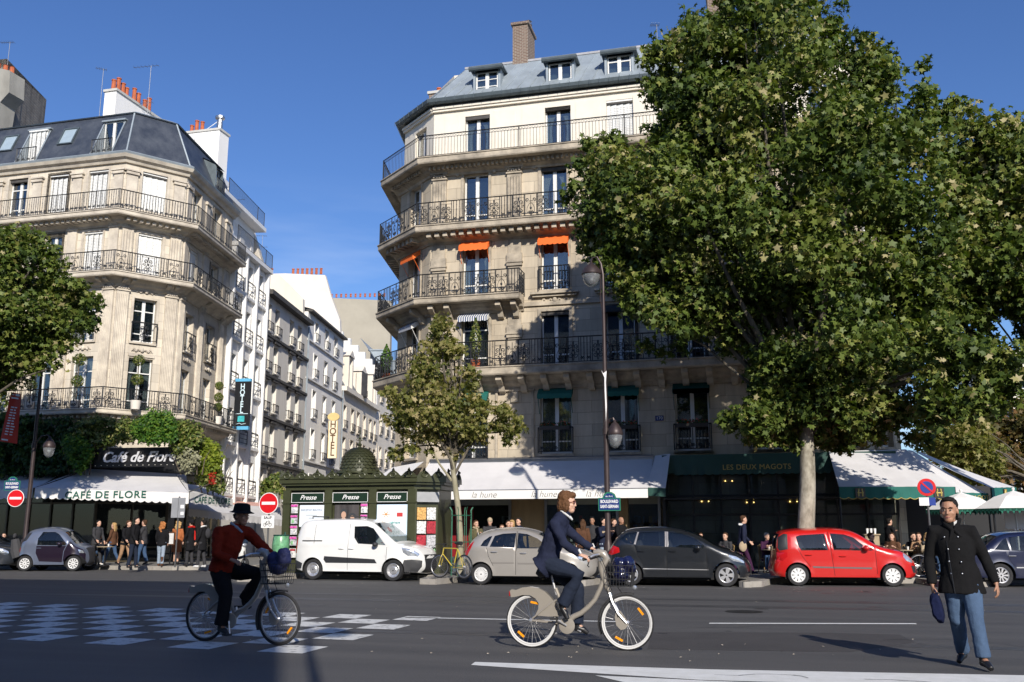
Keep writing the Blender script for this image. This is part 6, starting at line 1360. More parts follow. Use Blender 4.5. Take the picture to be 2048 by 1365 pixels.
for x in (-2.28, -.78, .78, 2.12): g.box(x - .13, x + .13, fy - .1, fy + .05, 0, 2.75); g.box(x - .16, x + .16, fy - .13, fy + .05, 2.3, 2.36)
g.build('column', M_kg, K)
M_paper = mat('poster_white', (.72, .78, .84), .4, var=.02)
def panel(x0, x1, z0, z1, m, name='panel', y=fy - .05, p=K, th=.02): g_ = MB(); g_.box(x0, x1, y - th, y, z0, z1); return g_.build(name, m, p)
for x0, x1, c in ((-2.1, -.93, -1.5), (-.62, .62, 0), (.93, 1.98, 1.45)):
    b_ = panel(x0, x1, 2.33, 2.66, M_kd, 'name_board', fy - .08); g = MB(); 
    g.box(x0, x1, fy - .112, fy - .1, 2.33, 2.345); g.box(x0, x1, fy - .112, fy - .1, 2.645, 2.66); g.box(x0, x0 + .015, fy - .112, fy - .1, 2.346, 2.644); g.box(x1 - .015, x1, fy - .112, fy - .1, 2.346, 2.644); g.build('board_edge', M_signwhite, b_)
    text_obj('lettering', 'Presse', .22, M_signwhite, b_, (c, fy - .11, 2.5), shear=.4, ext=.003, bold=.002)
# magazines
mc = [mat('mag_%s' % n, c, .35, var=.6, scale=16) for n, c in (('pink', (.75, .10, .40)), ('green', (.25, .5, .25)), ('grey', (.45, .45, .48)), ('orange', (.6, .35, .12)), ('red', (.36, .03, .045)), ('white', (.7, .7, .7)))]
def mags(x0, x1, zs, cols_, label_m='magazine', y=fy - .05, M=None):
    for i, z in enumerate(zs):
        g = MB(); g.box(x0, x1, y - .03, y, z, z + .3); o = g.build('magazine', mc[cols_[i % len(cols_)]], K)
        h = MB(); h.box(x0 + .02, x1 - .02, y - .036, y - .031, z + .22, z + .285); h.build('masthead', mc[(cols_[i % len(cols_)] + 5) % 6], o); h = MB(); h.box(x0 + .03, (x0 + x1) / 2, y - .036, y - .031, z + .03, z + .15); h.build('cover_picture', mc[1 if i % 2 else 2], o)
        if M is not None: o.matrix_local = M
mags(-2.1, -1.87, (1.98, 1.62, 1.26, .9, .5), (5, 2, 5, 2, 5)); 
for i, z in enumerate((1.98, 1.62, 1.26, .9)): panel(-2.1, -1.87, z + .22, z + .29, mc[0], 'magazine_strip', fy - .088); panel(.38, .6, z + .22, z + .29, mc[0], 'magazine_strip', fy - .088)
mags(.38, .6, (1.98, 1.62, 1.26, .9, .5), (5, 2, 5, 2, 5))
ps = panel(-1.8, -.93, 1.52, 2.25, M_paper, 'poster'); M_txt = mat('poster_ink', (.15, .2, .3), .5, var=0)
text_obj('lettering', 'BARCEM EST BEAUTIFUL', .1, M_txt, ps, (-1.365, fy - .075, 2.08), ext=.001, xs=.7)
g = MB(); [g.box(-1.365 - w_, -1.365 + w_, fy - .076, fy - .072, z, z + .025) for w_, z in ((.2, 1.9), (.1, 1.8), (.12, 1.68), (.08, 1.6))]; g.build('print_lines', mat('print_grey', (.45, .48, .52), .5, var=0), ps)
panel(-1.8, -.93, .6, 1.5, M_kd, 'lower_panel')
pp = panel(-.55, .3, .6, 2.25, mat('poster_dark', (.06, .055, .055), .4, var=.5, scale=5, streak=.1), 'photo_poster')
def bust(cx, z, s, shirt, hair, hl):
    g = MB(); g.plate([(cx + .2 * s * math.cos(a), z - .28 * s + .16 * s * math.sin(a)) for a in [i * PI / 8 for i in range(9)]] + [(cx - .2 * s, z - .6 * s), (cx + .2 * s, z - .6 * s)], fy - .078, fy - .074); b_ = g.build('portrait', shirt, pp)
    g = MB(); g.plate([(cx + (.1 + .02 * hl) * s * math.cos(a), z + .02 * s + (.13 + (.05 * hl if math.sin(a) < 0 else 0)) * s * math.sin(a)) for a in [i * PI / 8 for i in range(16)]], fy - .082, fy - .079); g.build('portrait_hair', hair, b_)
    g = MB(); g.plate([(cx + .075 * s * math.cos(a), z - .03 * s + .1 * s * math.sin(a)) for a in [i * PI / 8 for i in range(16)]], fy - .086, fy - .083); g.build('portrait_face', mat('portrait_skin', (.45, .28, .2), .5, var=.1), b_)
bust(-.22, 1.95, 1.15, M_signwhite, M_ink, 0); bust(.08, 1.82, 1.05, mat('portrait_tan', (.4, .3, .2), .5, var=.1), M_ink, 2)
ad = panel(.93, 1.98, .32, 2.25, mat('advert_blue_white', (.62, .76, .90), .35, var=.03), 'advert'); M_teal = mat('ink_teal', (.02, .28, .26), .5, var=0); M_redi = mat('ink_red', (.55, .05, .05), .5, var=0); M_bluei = mat('ink_blue', (.08, .22, .5), .5, var=0)
g = MB(); g.box(.98, 1.93, fy - .076, fy - .071, .37, 2.2); g.build('advert_sheet', mat('advert_white', (.80, .85, .9), .35, var=.02), ad)
for s_, sz, z in (('Le numérique', .115, 1.66), ('c\'est', .1, 1.53), ('pratique', .19, 1.36)): text_obj('lettering', s_, sz, M_teal, ad, (1.42, fy - .08, z), ext=.001, bold=.002)
g = MB()
for i in range(6): a = i * 1.05; g.tube([(1.25, fy - .08, 1.93), (1.25 + .13 * math.cos(a), fy - .08, 1.93 + .1 * math.sin(a))], .012, 4)
g.build('drawing', mat('ink_orange', (.6, .25, .04), .5, var=0), ad)
g = MB(); g.box(1.62, 1.82, fy - .081, fy - .077, 1.85, 1.98); g.box(1.2, 1.42, fy - .081, fy - .077, 1.02, 1.12); g.tube([(1.1, fy - .08, 1.0), (1.5, fy - .08, .98)], .008, 4); g.build('drawing', M_redi, ad)
g = MB(); g.box(1.2, 1.4, fy - .081, fy - .077, .94, 1.0); g.tube([(1.15, fy - .08, .72), (1.75, fy - .08, .75)], .01, 4); g.tube([(1.1, fy - .08, .55), (1.7, fy - .08, .5), (1.75, fy - .08, .6)], .01, 4); g.tube([(1.5, fy - .08, 1.0), (1.6, fy - .08, 1.1), (1.75, fy - .08, .98)], .008, 4); g.box(1.05, 1.14, fy - .081, fy - .077, 1.6, 1.72); g.build('drawing', M_bluei, ad)
# angled right side with magazine shelves
a = Vector((2.15, -1.1, 0)); b = Vector((2.85, -.55, 0)); an = math.atan2((b - a).y, (b - a).x); Mx = Matrix.Translation(a) @ Matrix.Rotation(an, 4, 'Z')
for i, z in enumerate((1.75, 1.3, .85, .4)):
    for k, (x0, x1) in enumerate(((.12, .42), (.45, .75))):
        g = MB(); g.box(x0, x1, -.06, -.02, z, z + .4); o = g.build('magazine', mc[(3, 5, 5, 4, 4, 2, 2, 1)[(i * 2 + k)]], K); o.matrix_local = Mx
g = MB(); g.box(.05, .85, -.07, -.02, 2.33, 2.66); o = g.build('name_board', M_signgrey, K); o.matrix_local = Mx
g = MB(); g.box(.02, .08, -.12, .0, 0, 2.75); o = g.build('column', M_kg, K); o.matrix_local = Mx
# angled left side: grey picture panel with its glazed round
a = Vector((-2.95, .35, 0)); b = Vector((-2.3, -1.1, 0)); an = math.atan2((b - a).y, (b - a).x); Mx = Matrix.Translation(a) @ Matrix.Rotation(an, 4, 'Z')
g = MB(); g.box(.15, 1.4, -.05, -.0, .6, 2.2); o = g.build('poster', mat('poster_grey', (.30, .31, .33), .35, var=.3, scale=3), K); o.matrix_local = Mx
h = MB(); h.tube([(.8, -.06, 1.95), (.85, -.06, 1.6), (.7, -.06, 1.2), (.8, -.06, .9)], [.03, .12, .08, .02], 6); h.build('figure_print', M_ink, o)
g = MB(); g.box(.15, 1.4, -.06, -.0, 2.33, 2.66); o = g.build('name_board', M_signgrey, K); o.matrix_local = Mx
g = MB(); g.tube([(.8 + .15 * math.cos(t), -.07, 2.5 + .11 * math.sin(t)) for t in [i * PI / 8 for i in range(16)]], .03, 5, closed=True); g.build('round_ornament', M_kg, o)
# tree guard, bins
tg = tag(empty('tree_guard', (-8.95, 28.4, .15)), 'green iron guard cage round the young tree', 'tree guard'); g = MB(); 
for k in range(8): a = k * PI / 4; g.tube([(.32 * math.cos(a), .32 * math.sin(a), 0), (.32 * math.cos(a), .32 * math.sin(a), 1.95), (.38 * math.cos(a), .38 * math.sin(a), 2.05)], .014, 5)
for z in (.3, 1.0, 1.8): g.tube([(.32 * math.cos(a), .32 * math.sin(a), z) for a in [i * PI / 8 for i in range(16)]], .014, 4, closed=True)
g.build('bars', mat('guard_green', (.02, .12, .07), .45, .2, var=.1), tg)
bg_ = tag(empty('bin_bag', (*at(562, 1085, 28.2)[:2], .15)), 'pale green translucent rubbish bag on a hoop left of the kiosk', 'rubbish bag'); g = MB(); g.lathe([(.08, .45), (.24, .55), (.28, .85), (.25, 1.15), (.22, 1.2)], n=14); g.build('bag', mat('bag_green', (.13, .32, .17), .3, var=.4, scale=6), bg_, smooth=True); g = MB(); g.tube([(.24 * math.cos(a), .24 * math.sin(a), 1.2) for a in [i * PI / 6 for i in range(12)]], .02, 5, closed=True); g.tube([(0, .25, 0), (0, .25, 1.3)], .03, 6); g.build('hoop', M_greenD, bg_)
# market umbrellas at the right
M_fringe = mat('umbrella_edge', (.02, .16, .11), .8, var=.05)
def parasol(label, x, y, z, r=1.25):
    o = tag(empty('parasol', (x, y, .15)), label, 'parasol', 'white cafe parasols'); g = MB(); n = 8; h = z - .15
    v = [(0, 0, h + .55)]
    for ring, (q, dz) in enumerate(((.5, .36), (1.0, 0))):
        for k in range(n): a = 2 * PI * k / n + .2; v.append((r * q * math.cos(a), r * q * math.sin(a), h + dz))
    f = [(0, 1 + k, 1 + (k + 1) % n) for k in range(n)] + [(1 + k, 9 + k, 9 + (k + 1) % n, 1 + (k + 1) % n) for k in range(n)]
    g.add(v, f); g.add([(p[0], p[1], p[2] - .02) for p in v], f); g.build('canopy', M_awnw, o)
    g = MB()
    for k in range(n):
        a, b = v[9 + k], v[9 + (k + 1) % n]; m_ = 6
        for i in range(m_): p_, q_ = Vector(a).lerp(Vector(b), i / m_), Vector(a).lerp(Vector(b), (i + 1) / m_); g.add([tuple(p_), tuple(q_), tuple((p_ + q_) / 2 - Vector((0, 0, .17)))], [(0, 1, 2)]); g.quad(tuple(p_), tuple(q_), tuple(q_ - Vector((0, 0, .08))), tuple(p_ - Vector((0, 0, .08))))
    g.build('fringe', M_fringe, o)
    g = MB(); g.tube([(0, 0, 0), (0, 0, h + .6)], .03, 8); g.ball((0, 0, h + .6), .05, n=8, m=5)
    for k in range(n): a = 2 * PI * k / n + .2; g.tube([(0, 0, h - .1), (r * .5 * math.cos(a), r * .5 * math.sin(a), h + .3)], .012, 4)
    g.build('pole', M_white, o)
q = at(1925, 1020, 33.4); parasol('white parasol behind the head of the man in the black coat', q.x, q.y, q.z, 1.15)
q = at(2030, 1018, 32.4); parasol('white parasol right of the man in the black coat at the frame edge', q.x, q.y, q.z, 1.2)
q = at(1905, 1010, 37.5); parasol('farther white parasol under the green terrace awnings', q.x, q.y, q.z, 1.0)
# white menu board under the right parasol
q = at(2034, 1042, 33); o = tag(empty('menu_board', (q.x, q.y, q.z)), 'blank white board hanging under the right hand parasol', 'board'); g = MB(); g.box(-.35, .35, -.02, .02, -.25, .3); g.build('board', M_signwhite, o); g = MB(); g.box(-.37, .37, -.025, .025, .3, .34); g.tube([(0, 0, .34), (0, 0, .7)], .012, 4); g.build('frame', M_signgrey, o)
# ================================================================ vehicles
M_tyre = mat('tyre', (.018, .018, .02), .8, var=.2, scale=10); M_under = mat('underbody', (.012, .012, .013), .9, var=0)
M_carglass = glass_mat('car_glass', (.01, .014, .018), .07, .62); M_rimal = mat('alloy', (.62, .62, .64), .3, .7, var=.05); M_rimpl = mat('wheel_cover', (.72, .72, .72), .4, .1, var=.03)
M_blackpl = mat('black_plastic', (.025, .026, .03), .55, var=.1, scale=6); M_tail = mat('tail_light', (.45, .008, .01), .15, var=0, coat=.6); M_headl = mat('headlight', (.72, .76, .82), .1, .6, col2=(.35, .38, .42), scale=18, coat=1)
M_seat = mat('seat_fabric', (.05, .05, .055), .9, var=.1); M_plate = mat('number_plate', (.75, .75, .72), .4, var=0)
def paint(n, c, metal=.0, rough=.28): return mat(n, c, rough, metal, var=.015, coat=1.0)
def inpoly(p, poly):
    x, y = p; c = False; n = len(poly)
    for i in range(n):
        a, b = poly[i], poly[i - 1]
        if (a[1] > y) != (b[1] > y) and x < (b[0] - a[0]) * (y - a[1]) / (b[1] - a[1]) + a[0]: c = not c
    return c
def dseg(p, a, b):
    ax, ay = b[0] - a[0], b[1] - a[1]; l = ax * ax + ay * ay; t = 0 if l == 0 else max(0, min(1, ((p[0] - a[0]) * ax + (p[1] - a[1]) * ay) / l)); return math.hypot(p[0] - a[0] - t * ax, p[1] - a[1] - t * ay)
def smooth_line(pts, n=5):
    """Catmull-Rom through the points"""
    out = []; P = [pts[0]] + list(pts) + [pts[-1]]
    for i in range(1, len(P) - 2):
        for k in range(n):
            t = k / n; a, b, c, d = P[i - 1], P[i], P[i + 1], P[i + 2]
            out.append(tuple(.5 * (2 * b[j] + (c[j] - a[j]) * t + (2 * a[j] - 5 * b[j] + 4 * c[j] - d[j]) * t * t + (3 * b[j] - a[j] - 3 * c[j] + d[j]) * t ** 3) for j in (0, 1)))
    out.append(tuple(pts[-1])); return out
def wheel(parent, x, y, r, rw, style, side, mrim):
    o = empty('wheel', (x, y, r), 0, parent); o.empty_display_size = .1
    g = MB(); w2 = rw / 2; g.lathe([(r * .66, -w2 * .8), (r * .8, -w2), (r * .94, -w2 * .95), (r, -w2 * .6), (r, w2 * .6), (r * .94, w2 * .95), (r * .8, w2), (r * .66, w2 * .8)], axis='y', n=32, caps=False); g.build('tyre', M_tyre, o, smooth=50)
    f = side * w2; g = MB()
    # rim barrel, dark recess, then the visible spokes or cover
    g.lathe([(r * .67, -w2 * .7), (r * .69, w2 * .78), (r * .64, w2 * .86), (r * .62, w2 * .7)] if side > 0 else [(r * .67, w2 * .7), (r * .69, -w2 * .78), (r * .64, -w2 * .86), (r * .62, -w2 * .7)], axis='y', n=32, caps=False)
    def ring(r0, r1, y0, y1): g.lathe([(r0, y0), (r1, y1)], axis='y', n=32, caps=False)
    y1 = side * w2 * .78
    if style == 'steel':
        ring(.02, r * .30, y1, y1); ring(r * .30, r * .42, y1, y1 - side * .03); ring(r * .42, r * .63, y1 - side * .03, y1 - side * .005)
        for k in range(10): a = k * PI / 5; g.ball((r * .52 * math.cos(a), y1 - side * .005, r * .52 * math.sin(a)), .016, .01, .016, 6, 4)
    else:
        ns, wd, cover = {'five': (5, .2, 0), 'seven': (9, .13, .0), 'many': (20, .055, .0), 'ten': (10, .075, 0)}[style]
        ring(.02, r * (.2 if style != 'many' else .24), y1, y1)
        ring(r * .57, r * .64, y1 - side * .01, y1)
        for k in range(ns):
            a = 2 * PI * k / ns; ca, sa = math.cos(a), math.sin(a); wa, wb = wd * r * .55, wd * r * (1.15 if style != 'five' else 1.0)
            q = [(r * .15, -wa), (r * .15, wa), (r * .6, wb), (r * .6, -wb)]
            P = [(u_ * ca - v_ * sa, y1 - side * .002, u_ * sa + v_ * ca) for u_, v_ in q]; Q = [(p[0], y1 - side * .03, p[2]) for p in P]
            g.add(P + Q, [(0, 1, 2, 3), (3, 2, 6, 7), (1, 0, 4, 5), (0, 3, 7, 4), (2, 1, 5, 6)])
    g.build('rim', mrim, o, smooth=30)
    g = MB(); g.lathe([(.01, y1 - side * .05), (r * .66, y1 - side * .05)], axis='y', n=24, caps=False); g.build('brake_disc', M_under, o)
    return o
def car(name, label, loc, rz, S):
    root = tag(empty(name, loc, rz), label, S.get('cat', 'car'), S.get('group', 'cars parked along the kerb'))
    W = S['W'] / 2; top = smooth_line(S['top'], 4); xr, xf, rw = 0.0, S['wb'], S['r']; zs = S['sill']; x0, x1 = top[0][0], top[-1][0]
    H = max(p[1] for p in top); ra = rw + .055
    # lower outline with wheel arches
    low = []; 
    for cx in (xf, xr):
        a0 = math.asin(max(-1, min(1, (zs - rw) / ra)))
        arch = [(cx + ra * math.cos(a0 + (PI - 2 * a0) * k / 16), rw + ra * math.sin(a0 + (PI - 2 * a0) * k / 16)) for k in range(17)]; low += arch
    outline = top + [p for p in low]
    belt = S['belt']
    upper = top
    def yw(x, z):
        y = W
        if z > belt: y -= S.get('tumble', .2) * ((z - belt) / (H - belt)) ** 1.15
        else: y -= .06 * max(0, (belt * .55 - z) / belt) ** 1.2 + .025 * max(0, (z - belt * .72) / belt)
        u_ = (x - x0) / (x1 - x0) * 2 - 1
        y -= S.get('taper_f', .22) * max(0, (u_ - .62) / .38) ** 2.2 + S.get('taper_r', .12) * max(0, (-u_ - .72) / .28) ** 2.2
        d = min(dseg((x, z), upper[i], upper[i + 1]) for i in range(len(upper) - 1)); r_ = S.get('round', .13)
        if d < r_: q = 1 - d / r_; y -= r_ * .75 * (1 - math.sqrt(max(0, 1 - q * q)))
        for cx in (xr, xf):  # swollen arches
            dd = abs(math.hypot(x - cx, z - rw) - ra)
            if dd < .07 and z > zs: y += .012 * (1 - dd / .07)
        return y
    polys = []   # (class name, material, polygon, label)
    for nm, m_, pl in S['parts']: polys.append((nm, m_, pl))
    for ln in S.get('seams', []):
        pts = ln; a = [(p[0] - .006, p[1]) for p in pts]; b = [(p[0] + .006, p[1]) for p in reversed(pts)]; polys.append(('door_gap', M_under, a + b))
    V = []; E = []
    def addloop(loop):
        s_ = len(V); V.extend([Vector(p) for p in loop]); E.extend([(s_ + i, s_ + (i + 1) % len(loop)) for i in range(len(loop))])
    addloop(outline)
    for _, _, pl in polys: addloop(pl)
    gx = x0
    while gx < x1:
        gz = zs
        while gz < H:
            if inpoly((gx, gz), outline): V.append(Vector((gx, gz)))
            gz += .075
        gx += .075
    vo, eo, fo, *_ = delaunay_2d_cdt(V, E, [], 0, 1e-4)
    cls = {}
    for f in fo:
        c = (sum(vo[i].x for i in f) / 3, sum(vo[i].y for i in f) / 3)
        if not inpoly(c, outline): continue
        k = -1
        for j, (_, _, pl) in enumerate(polys):
            if inpoly(c, pl): k = j
        cls.setdefault(k, []).append(f)
    Y = [yw(v.x, v.y) for v in vo]
    body = MB()
    for sd in (-1, 1):
        for k, fs in cls.items():
            used = sorted({i for f in fs for i in f}); mp_ = {i: n for n, i in enumerate(used)}
            dy = -.012 if (k >= 0 and polys[k][0] == 'window') else (0.004 if k >= 0 and polys[k][0] not in ('door_gap',) else (-.006 if k >= 0 else 0))
            vs_ = [(vo[i].x, sd * (Y[i] + dy), vo[i].y) for i in used]; ff = [tuple(mp_[i] for i in (f if sd < 0 else f[::-1])) for f in fs]
            # CDT gives anticlockwise faces in x,z ; seen from -y that faces outward
            if k < 0: body.add(vs_, ff)
            else:
                g = MB(); g.add(vs_, ff); g.build(polys[k][0], polys[k][1], root, smooth=40)
    # top skin: roof, bonnet, glass
    top_body = MB(); glass = {}; n = len(top); rows = []
    fr = [-1, -.93, -.8, -.5, -.2, .2, .5, .8, .93, 1]
    for i, p in enumerate(top):
        ye = yw(*p); t = Vector((top[min(n - 1, i + 1)][0] - top[max(0, i - 1)][0], 0, top[min(n - 1, i + 1)][1] - top[max(0, i - 1)][1])).normalized(); nn = Vector((-t.z, 0, t.x)); cr_ = S.get('crown', .05)
        rows.append([(p[0] + nn.x * cr_ * (1 - q * q), ye * q, p[1] + nn.z * cr_ * (1 - q * q)) for q in fr])
    for i in range(n - 1):
        xm = (top[i][0] + top[i + 1][0]) / 2; zm = (top[i][1] + top[i + 1][1]) / 2; kind = None
        for gn, (a, b, zlo) in S['glass'].items():
            if a <= xm <= b and zm > zlo: kind = gn
        for j in range(len(fr) - 1):
            q = (rows[i][j], rows[i][j + 1], rows[i + 1][j + 1], rows[i + 1][j])
            if kind and 1 <= j < len(fr) - 2: glass.setdefault(kind, MB()).quad(*q)
            elif S.get('front') and xm > S['front'][0] and S['front'][1] < zm < S['front'][2] and 1 <= j < len(fr) - 2: glass.setdefault('bumper_grille', MB()).quad(*q)
            else: body.quad(*q)
    for gn, gb_ in glass.items(): gb_.build(gn, M_carglass if gn != 'bumper_grille' else M_blackpl, root, smooth=60)
    bo = body.build('body', S['paint'], root); me = bo.data
    import bmesh as _bm
    b = _bm.new(); b.from_mesh(me); _bm.ops.remove_doubles(b, verts=b.verts, dist=.0015); _bm.ops.recalc_face_normals(b, faces=b.faces); b.to_mesh(me); b.free()
    me.polygons.foreach_set('use_smooth', [True] * len(me.polygons)); me.set_sharp_from_angle(angle=rad(50))
    # underside, arches, interior
    g = MB(); g.box(x0 + .25, x1 - .25, -W + .12, W - .12, zs - .06, zs + .12)
    for cx in (xr, xf):
        for k in range(12):
            a, b_ = PI * k / 12, PI * (k + 1) / 12
            for sd in (-1, 1): g.quad((cx + ra * math.cos(a), sd * (W - .03), rw + ra * math.sin(a)), (cx + ra * math.cos(b_), sd * (W - .03), rw + ra * math.sin(b_)), (cx + ra * math.cos(b_), sd * (W - .4), rw + ra * math.sin(b_)), (cx + ra * math.cos(a), sd * (W - .4), rw + ra * math.sin(a)))
    g.build('underbody', M_under, root)
    g = MB(); g.box(x0 + .4, x1 - .9, -W + .14, W - .14, belt * .35, belt * .5); g.box(xf - .75, xf - .45, -W + .15, W - .15, belt * .5, belt - .02); g.build('interior', M_seat, root)
    if not S.get('noseats'):
        for sx in ((xf - 1.45), (xf - 2.25)):
            for sy in (-.36, .36):
                g = MB(); g.tube([(sx, sy, belt * .5), (sx - .08, sy, belt * .75), (sx - .18, sy, belt + .18)], [.2, .22, .14], 8); g.ball((sx - .2, sy, belt + .3), .05, .13, .1, 8, 6); g.build('seat', M_seat, root, smooth=True)
    for cx in (xr, xf):
        for sd in (-1, 1): wheel(root, cx, sd * (W - .115), rw, .2, S['rim'], sd, S['mrim'])
    for sd in (-1, 1):
        mx_, mz_ = S['mirror']; g = MB(); g.ball((mx_, sd * (W + .1), mz_), .09, .1, .075, 10, 7); g.tube([(mx_, sd * (W - .06), mz_ - .04), (mx_, sd * (W + .06), mz_ - .03)], .02, 6); g.build('mirror', S.get('mmirror', S['paint']), root, smooth=True)
        for hx, hz in S['handles']:
            yy = yw(hx, hz); g = MB(); g.tube([(hx - .09, sd * (yy + .012), hz), (hx - .05, sd * (yy + .03), hz), (hx + .05, sd * (yy + .03), hz), (hx + .09, sd * (yy + .012), hz)], .013, 6); g.build('door_handle', S.get('mhandle', S['paint']), root, smooth=True)
    g = MB(); g.box(x1 - .03, x1 + .03, -.26, .26, S.get('plz', .42), S.get('plz', .42) + .11); g.build('number_plate', M_plate, root); g = MB(); g.box(x0 - .02, x0 + .02, -.26, .26, .5, .61); g.build('number_plate', M_plate, root)
    return root
P_w = paint('paint_white', (.78, .78, .77), 0, .35); P_r = paint('paint_red', (.52, .012, .010), .0); P_s = paint('paint_silver_beige', (.40, .375, .345), .35, .34); P_k = paint('paint_black', (.012, .014, .018), .1); P_n = paint('paint_navy', (.010, .014, .045), .1); P_p = paint('paint_plum', (.018, .010, .022), .2); P_sb = paint('tridion_silver_blue', (.17, .20, .28), .5, .35); P_g = paint('paint_slate', (.03, .035, .045), .2)
# --- white van
van = dict(cat='van', W=1.76, wb=2.73, r=.315, sill=.27, belt=1.08, tumble=.14, round=.12, crown=.05, rim='steel', mrim=M_rimal, paint=P_w, mmirror=M_blackpl,
  top=[(-.66, .30), (-.74, .5), (-.74, .85), (-.71, 1.25), (-.62, 1.6), (-.46, 1.76), (-.1, 1.81), (.8, 1.83), (1.45, 1.82), (1.85, 1.76), (2.1, 1.62), (2.5, 1.32), (2.82, 1.10), (3.12, 1.03), (3.38, .95), (3.53, .82), (3.6, .6), (3.6, .38), (3.48, .24)],
  glass={'windscreen': (1.98, 2.78, 1.12)}, front=(3.3, .26, .66), mirror=(2.18, 1.08), handles=((.98, .95), (1.32, .95)), noseats=False, plz=.5,
  parts=[('window', M_carglass, [(1.37, 1.62), (1.8, 1.63), (2.02, 1.56), (2.47, 1.06), (1.55, 1.10), (1.40, 1.28)]), ('side_moulding', M_blackpl, [(.38, .62), (.40, .72), (2.12, .64), (2.2, .52), (.46, .52)]),
         ('slide_rail', M_blackpl, [(-.42, 1.165), (.3, 1.165), (.3, 1.2), (-.42, 1.2)]), ('headlight', M_headl, [(2.98, 1.0), (3.33, .92), (3.50, .8), (3.46, .72), (3.2, .74), (3.05, .84)]),
         ('front_bumper', M_blackpl, [(2.98, .272), (3.12, .272), (3.45, .272), (3.56, .42), (3.57, .6), (3.3, .64), (3.08, .62)]), ('rear_bumper', M_blackpl, [(-.62, .34), (-.42, .34), (-.38, .5), (-.7, .6), (-.71, .45)]), ('tail_light', M_tail, [(-.71, .8), (-.64, .8), (-.62, 1.3), (-.68, 1.28)])],
  seams=[[(1.2, .3), (1.2, 1.0), (1.22, 1.7)], [(.02, 1.1), (.02, .72), (.02, 1.68)][0:1] + [(.02, 1.68)], [(2.5, .33), (2.52, 1.0)]])
a = gnd(627, 1160); b = gnd(786, 1163)
def place(spec, name, label, px, yw_, rz=0.0, z=0, Y=None): 
    p = gnd(*px) if Y is None else at(px[0], px[1], Y); an = rad(rz); n = Vector((-math.sin(an), math.cos(an), 0)); return car(name, label, tuple(Vector((p.x, p.y if Y is None else Y, z)) + n * (spec['W'] / 2 - .1)), an, spec)
vo_ = place(van, 'delivery_van', 'white delivery van with black side strip parked in front of the news kiosk', (627, 1160), 0, -4)
g = MB(); 
for x in (-.2, 1.1):
    g.tube([(x, -.62, 1.86), (x, -.62, 1.93), (x, .62, 1.93), (x, .62, 1.86)], .018, 5)
g.build('roof_bar', M_blackpl, vo_)
g = MB(); g.box(3.56, 3.61, -.45, .45, .66, .78); g.tube([(3.60, -.16, .70), (3.62, 0, .76), (3.60, .16, .70)], .015, 4); g.build('grille', M_blackpl, vo_)
# --- silver hatchback
c3 = dict(W=1.66, wb=2.45, r=.29, sill=.25, belt=.98, tumble=.22, round=.16, crown=.07, rim='many', mrim=M_rimpl, paint=P_s, mmirror=M_blackpl,
  top=[(-.50, .28), (-.58, .42), (-.60, .62), (-.53, .86), (-.40, 1.1), (-.18, 1.33), (.15, 1.46), (.7, 1.52), (1.2, 1.49), (1.6, 1.38), (2.0, 1.17), (2.35, .99), (2.65, .93), (2.95, .84), (3.12, .7), (3.18, .5), (3.14, .34), (3.0, .24)],
  glass={'windscreen': (1.58, 2.3, 1.02), 'rear_window': (-.5, -.05, 1.0)}, front=(3.0, .28, .5), mirror=(1.78, 1.02), handles=((.38, .90), (1.22, .87)), mhandle=M_rimal,
  parts=[('window', M_carglass, [(-.02, 1.06), (.06, 1.20), (.22, 1.32), (.30, 1.34), (.18, 1.05)]), ('window', M_carglass, [(.25, 1.04), (.37, 1.34), (.6, 1.40), (.98, 1.42), (.96, 1.02)]), ('window', M_carglass, [(1.04, 1.42), (1.3, 1.39), (1.6, 1.27), (1.88, 1.08), (1.85, 1.0), (1.04, 1.0)]),
         ('side_moulding', paint('paint_silver_dark', (.30, .28, .26), .3), [(.32, .58), (.95, .58), (.95, .62), (.32, .62)]), ('side_moulding', MAT['paint_silver_dark'], [(1.06, .57), (1.8, .57), (1.8, .61), (1.06, .61)]),
         ('tail_light', M_tail, [(-.52, .80), (-.42, .78), (-.30, 1.0), (-.22, 1.2), (-.32, 1.13), (-.44, .98)]), ('headlight', M_headl, [(2.62, .86), (2.85, .84), (3.02, .74), (3.05, .66), (2.8, .68)])],
  seams=[[(1.0, .28), (1.0, .9), (1.0, 1.47)], [(1.95, .33), (1.93, .95), (1.9, 1.08)], [(.36, .52), (.22, .78), (.16, 1.02)]])
place(c3, 'parked_car', 'silver beige rounded hatchback parked behind the yellow racing bicycle', (963, 1170), 0, 1.5)
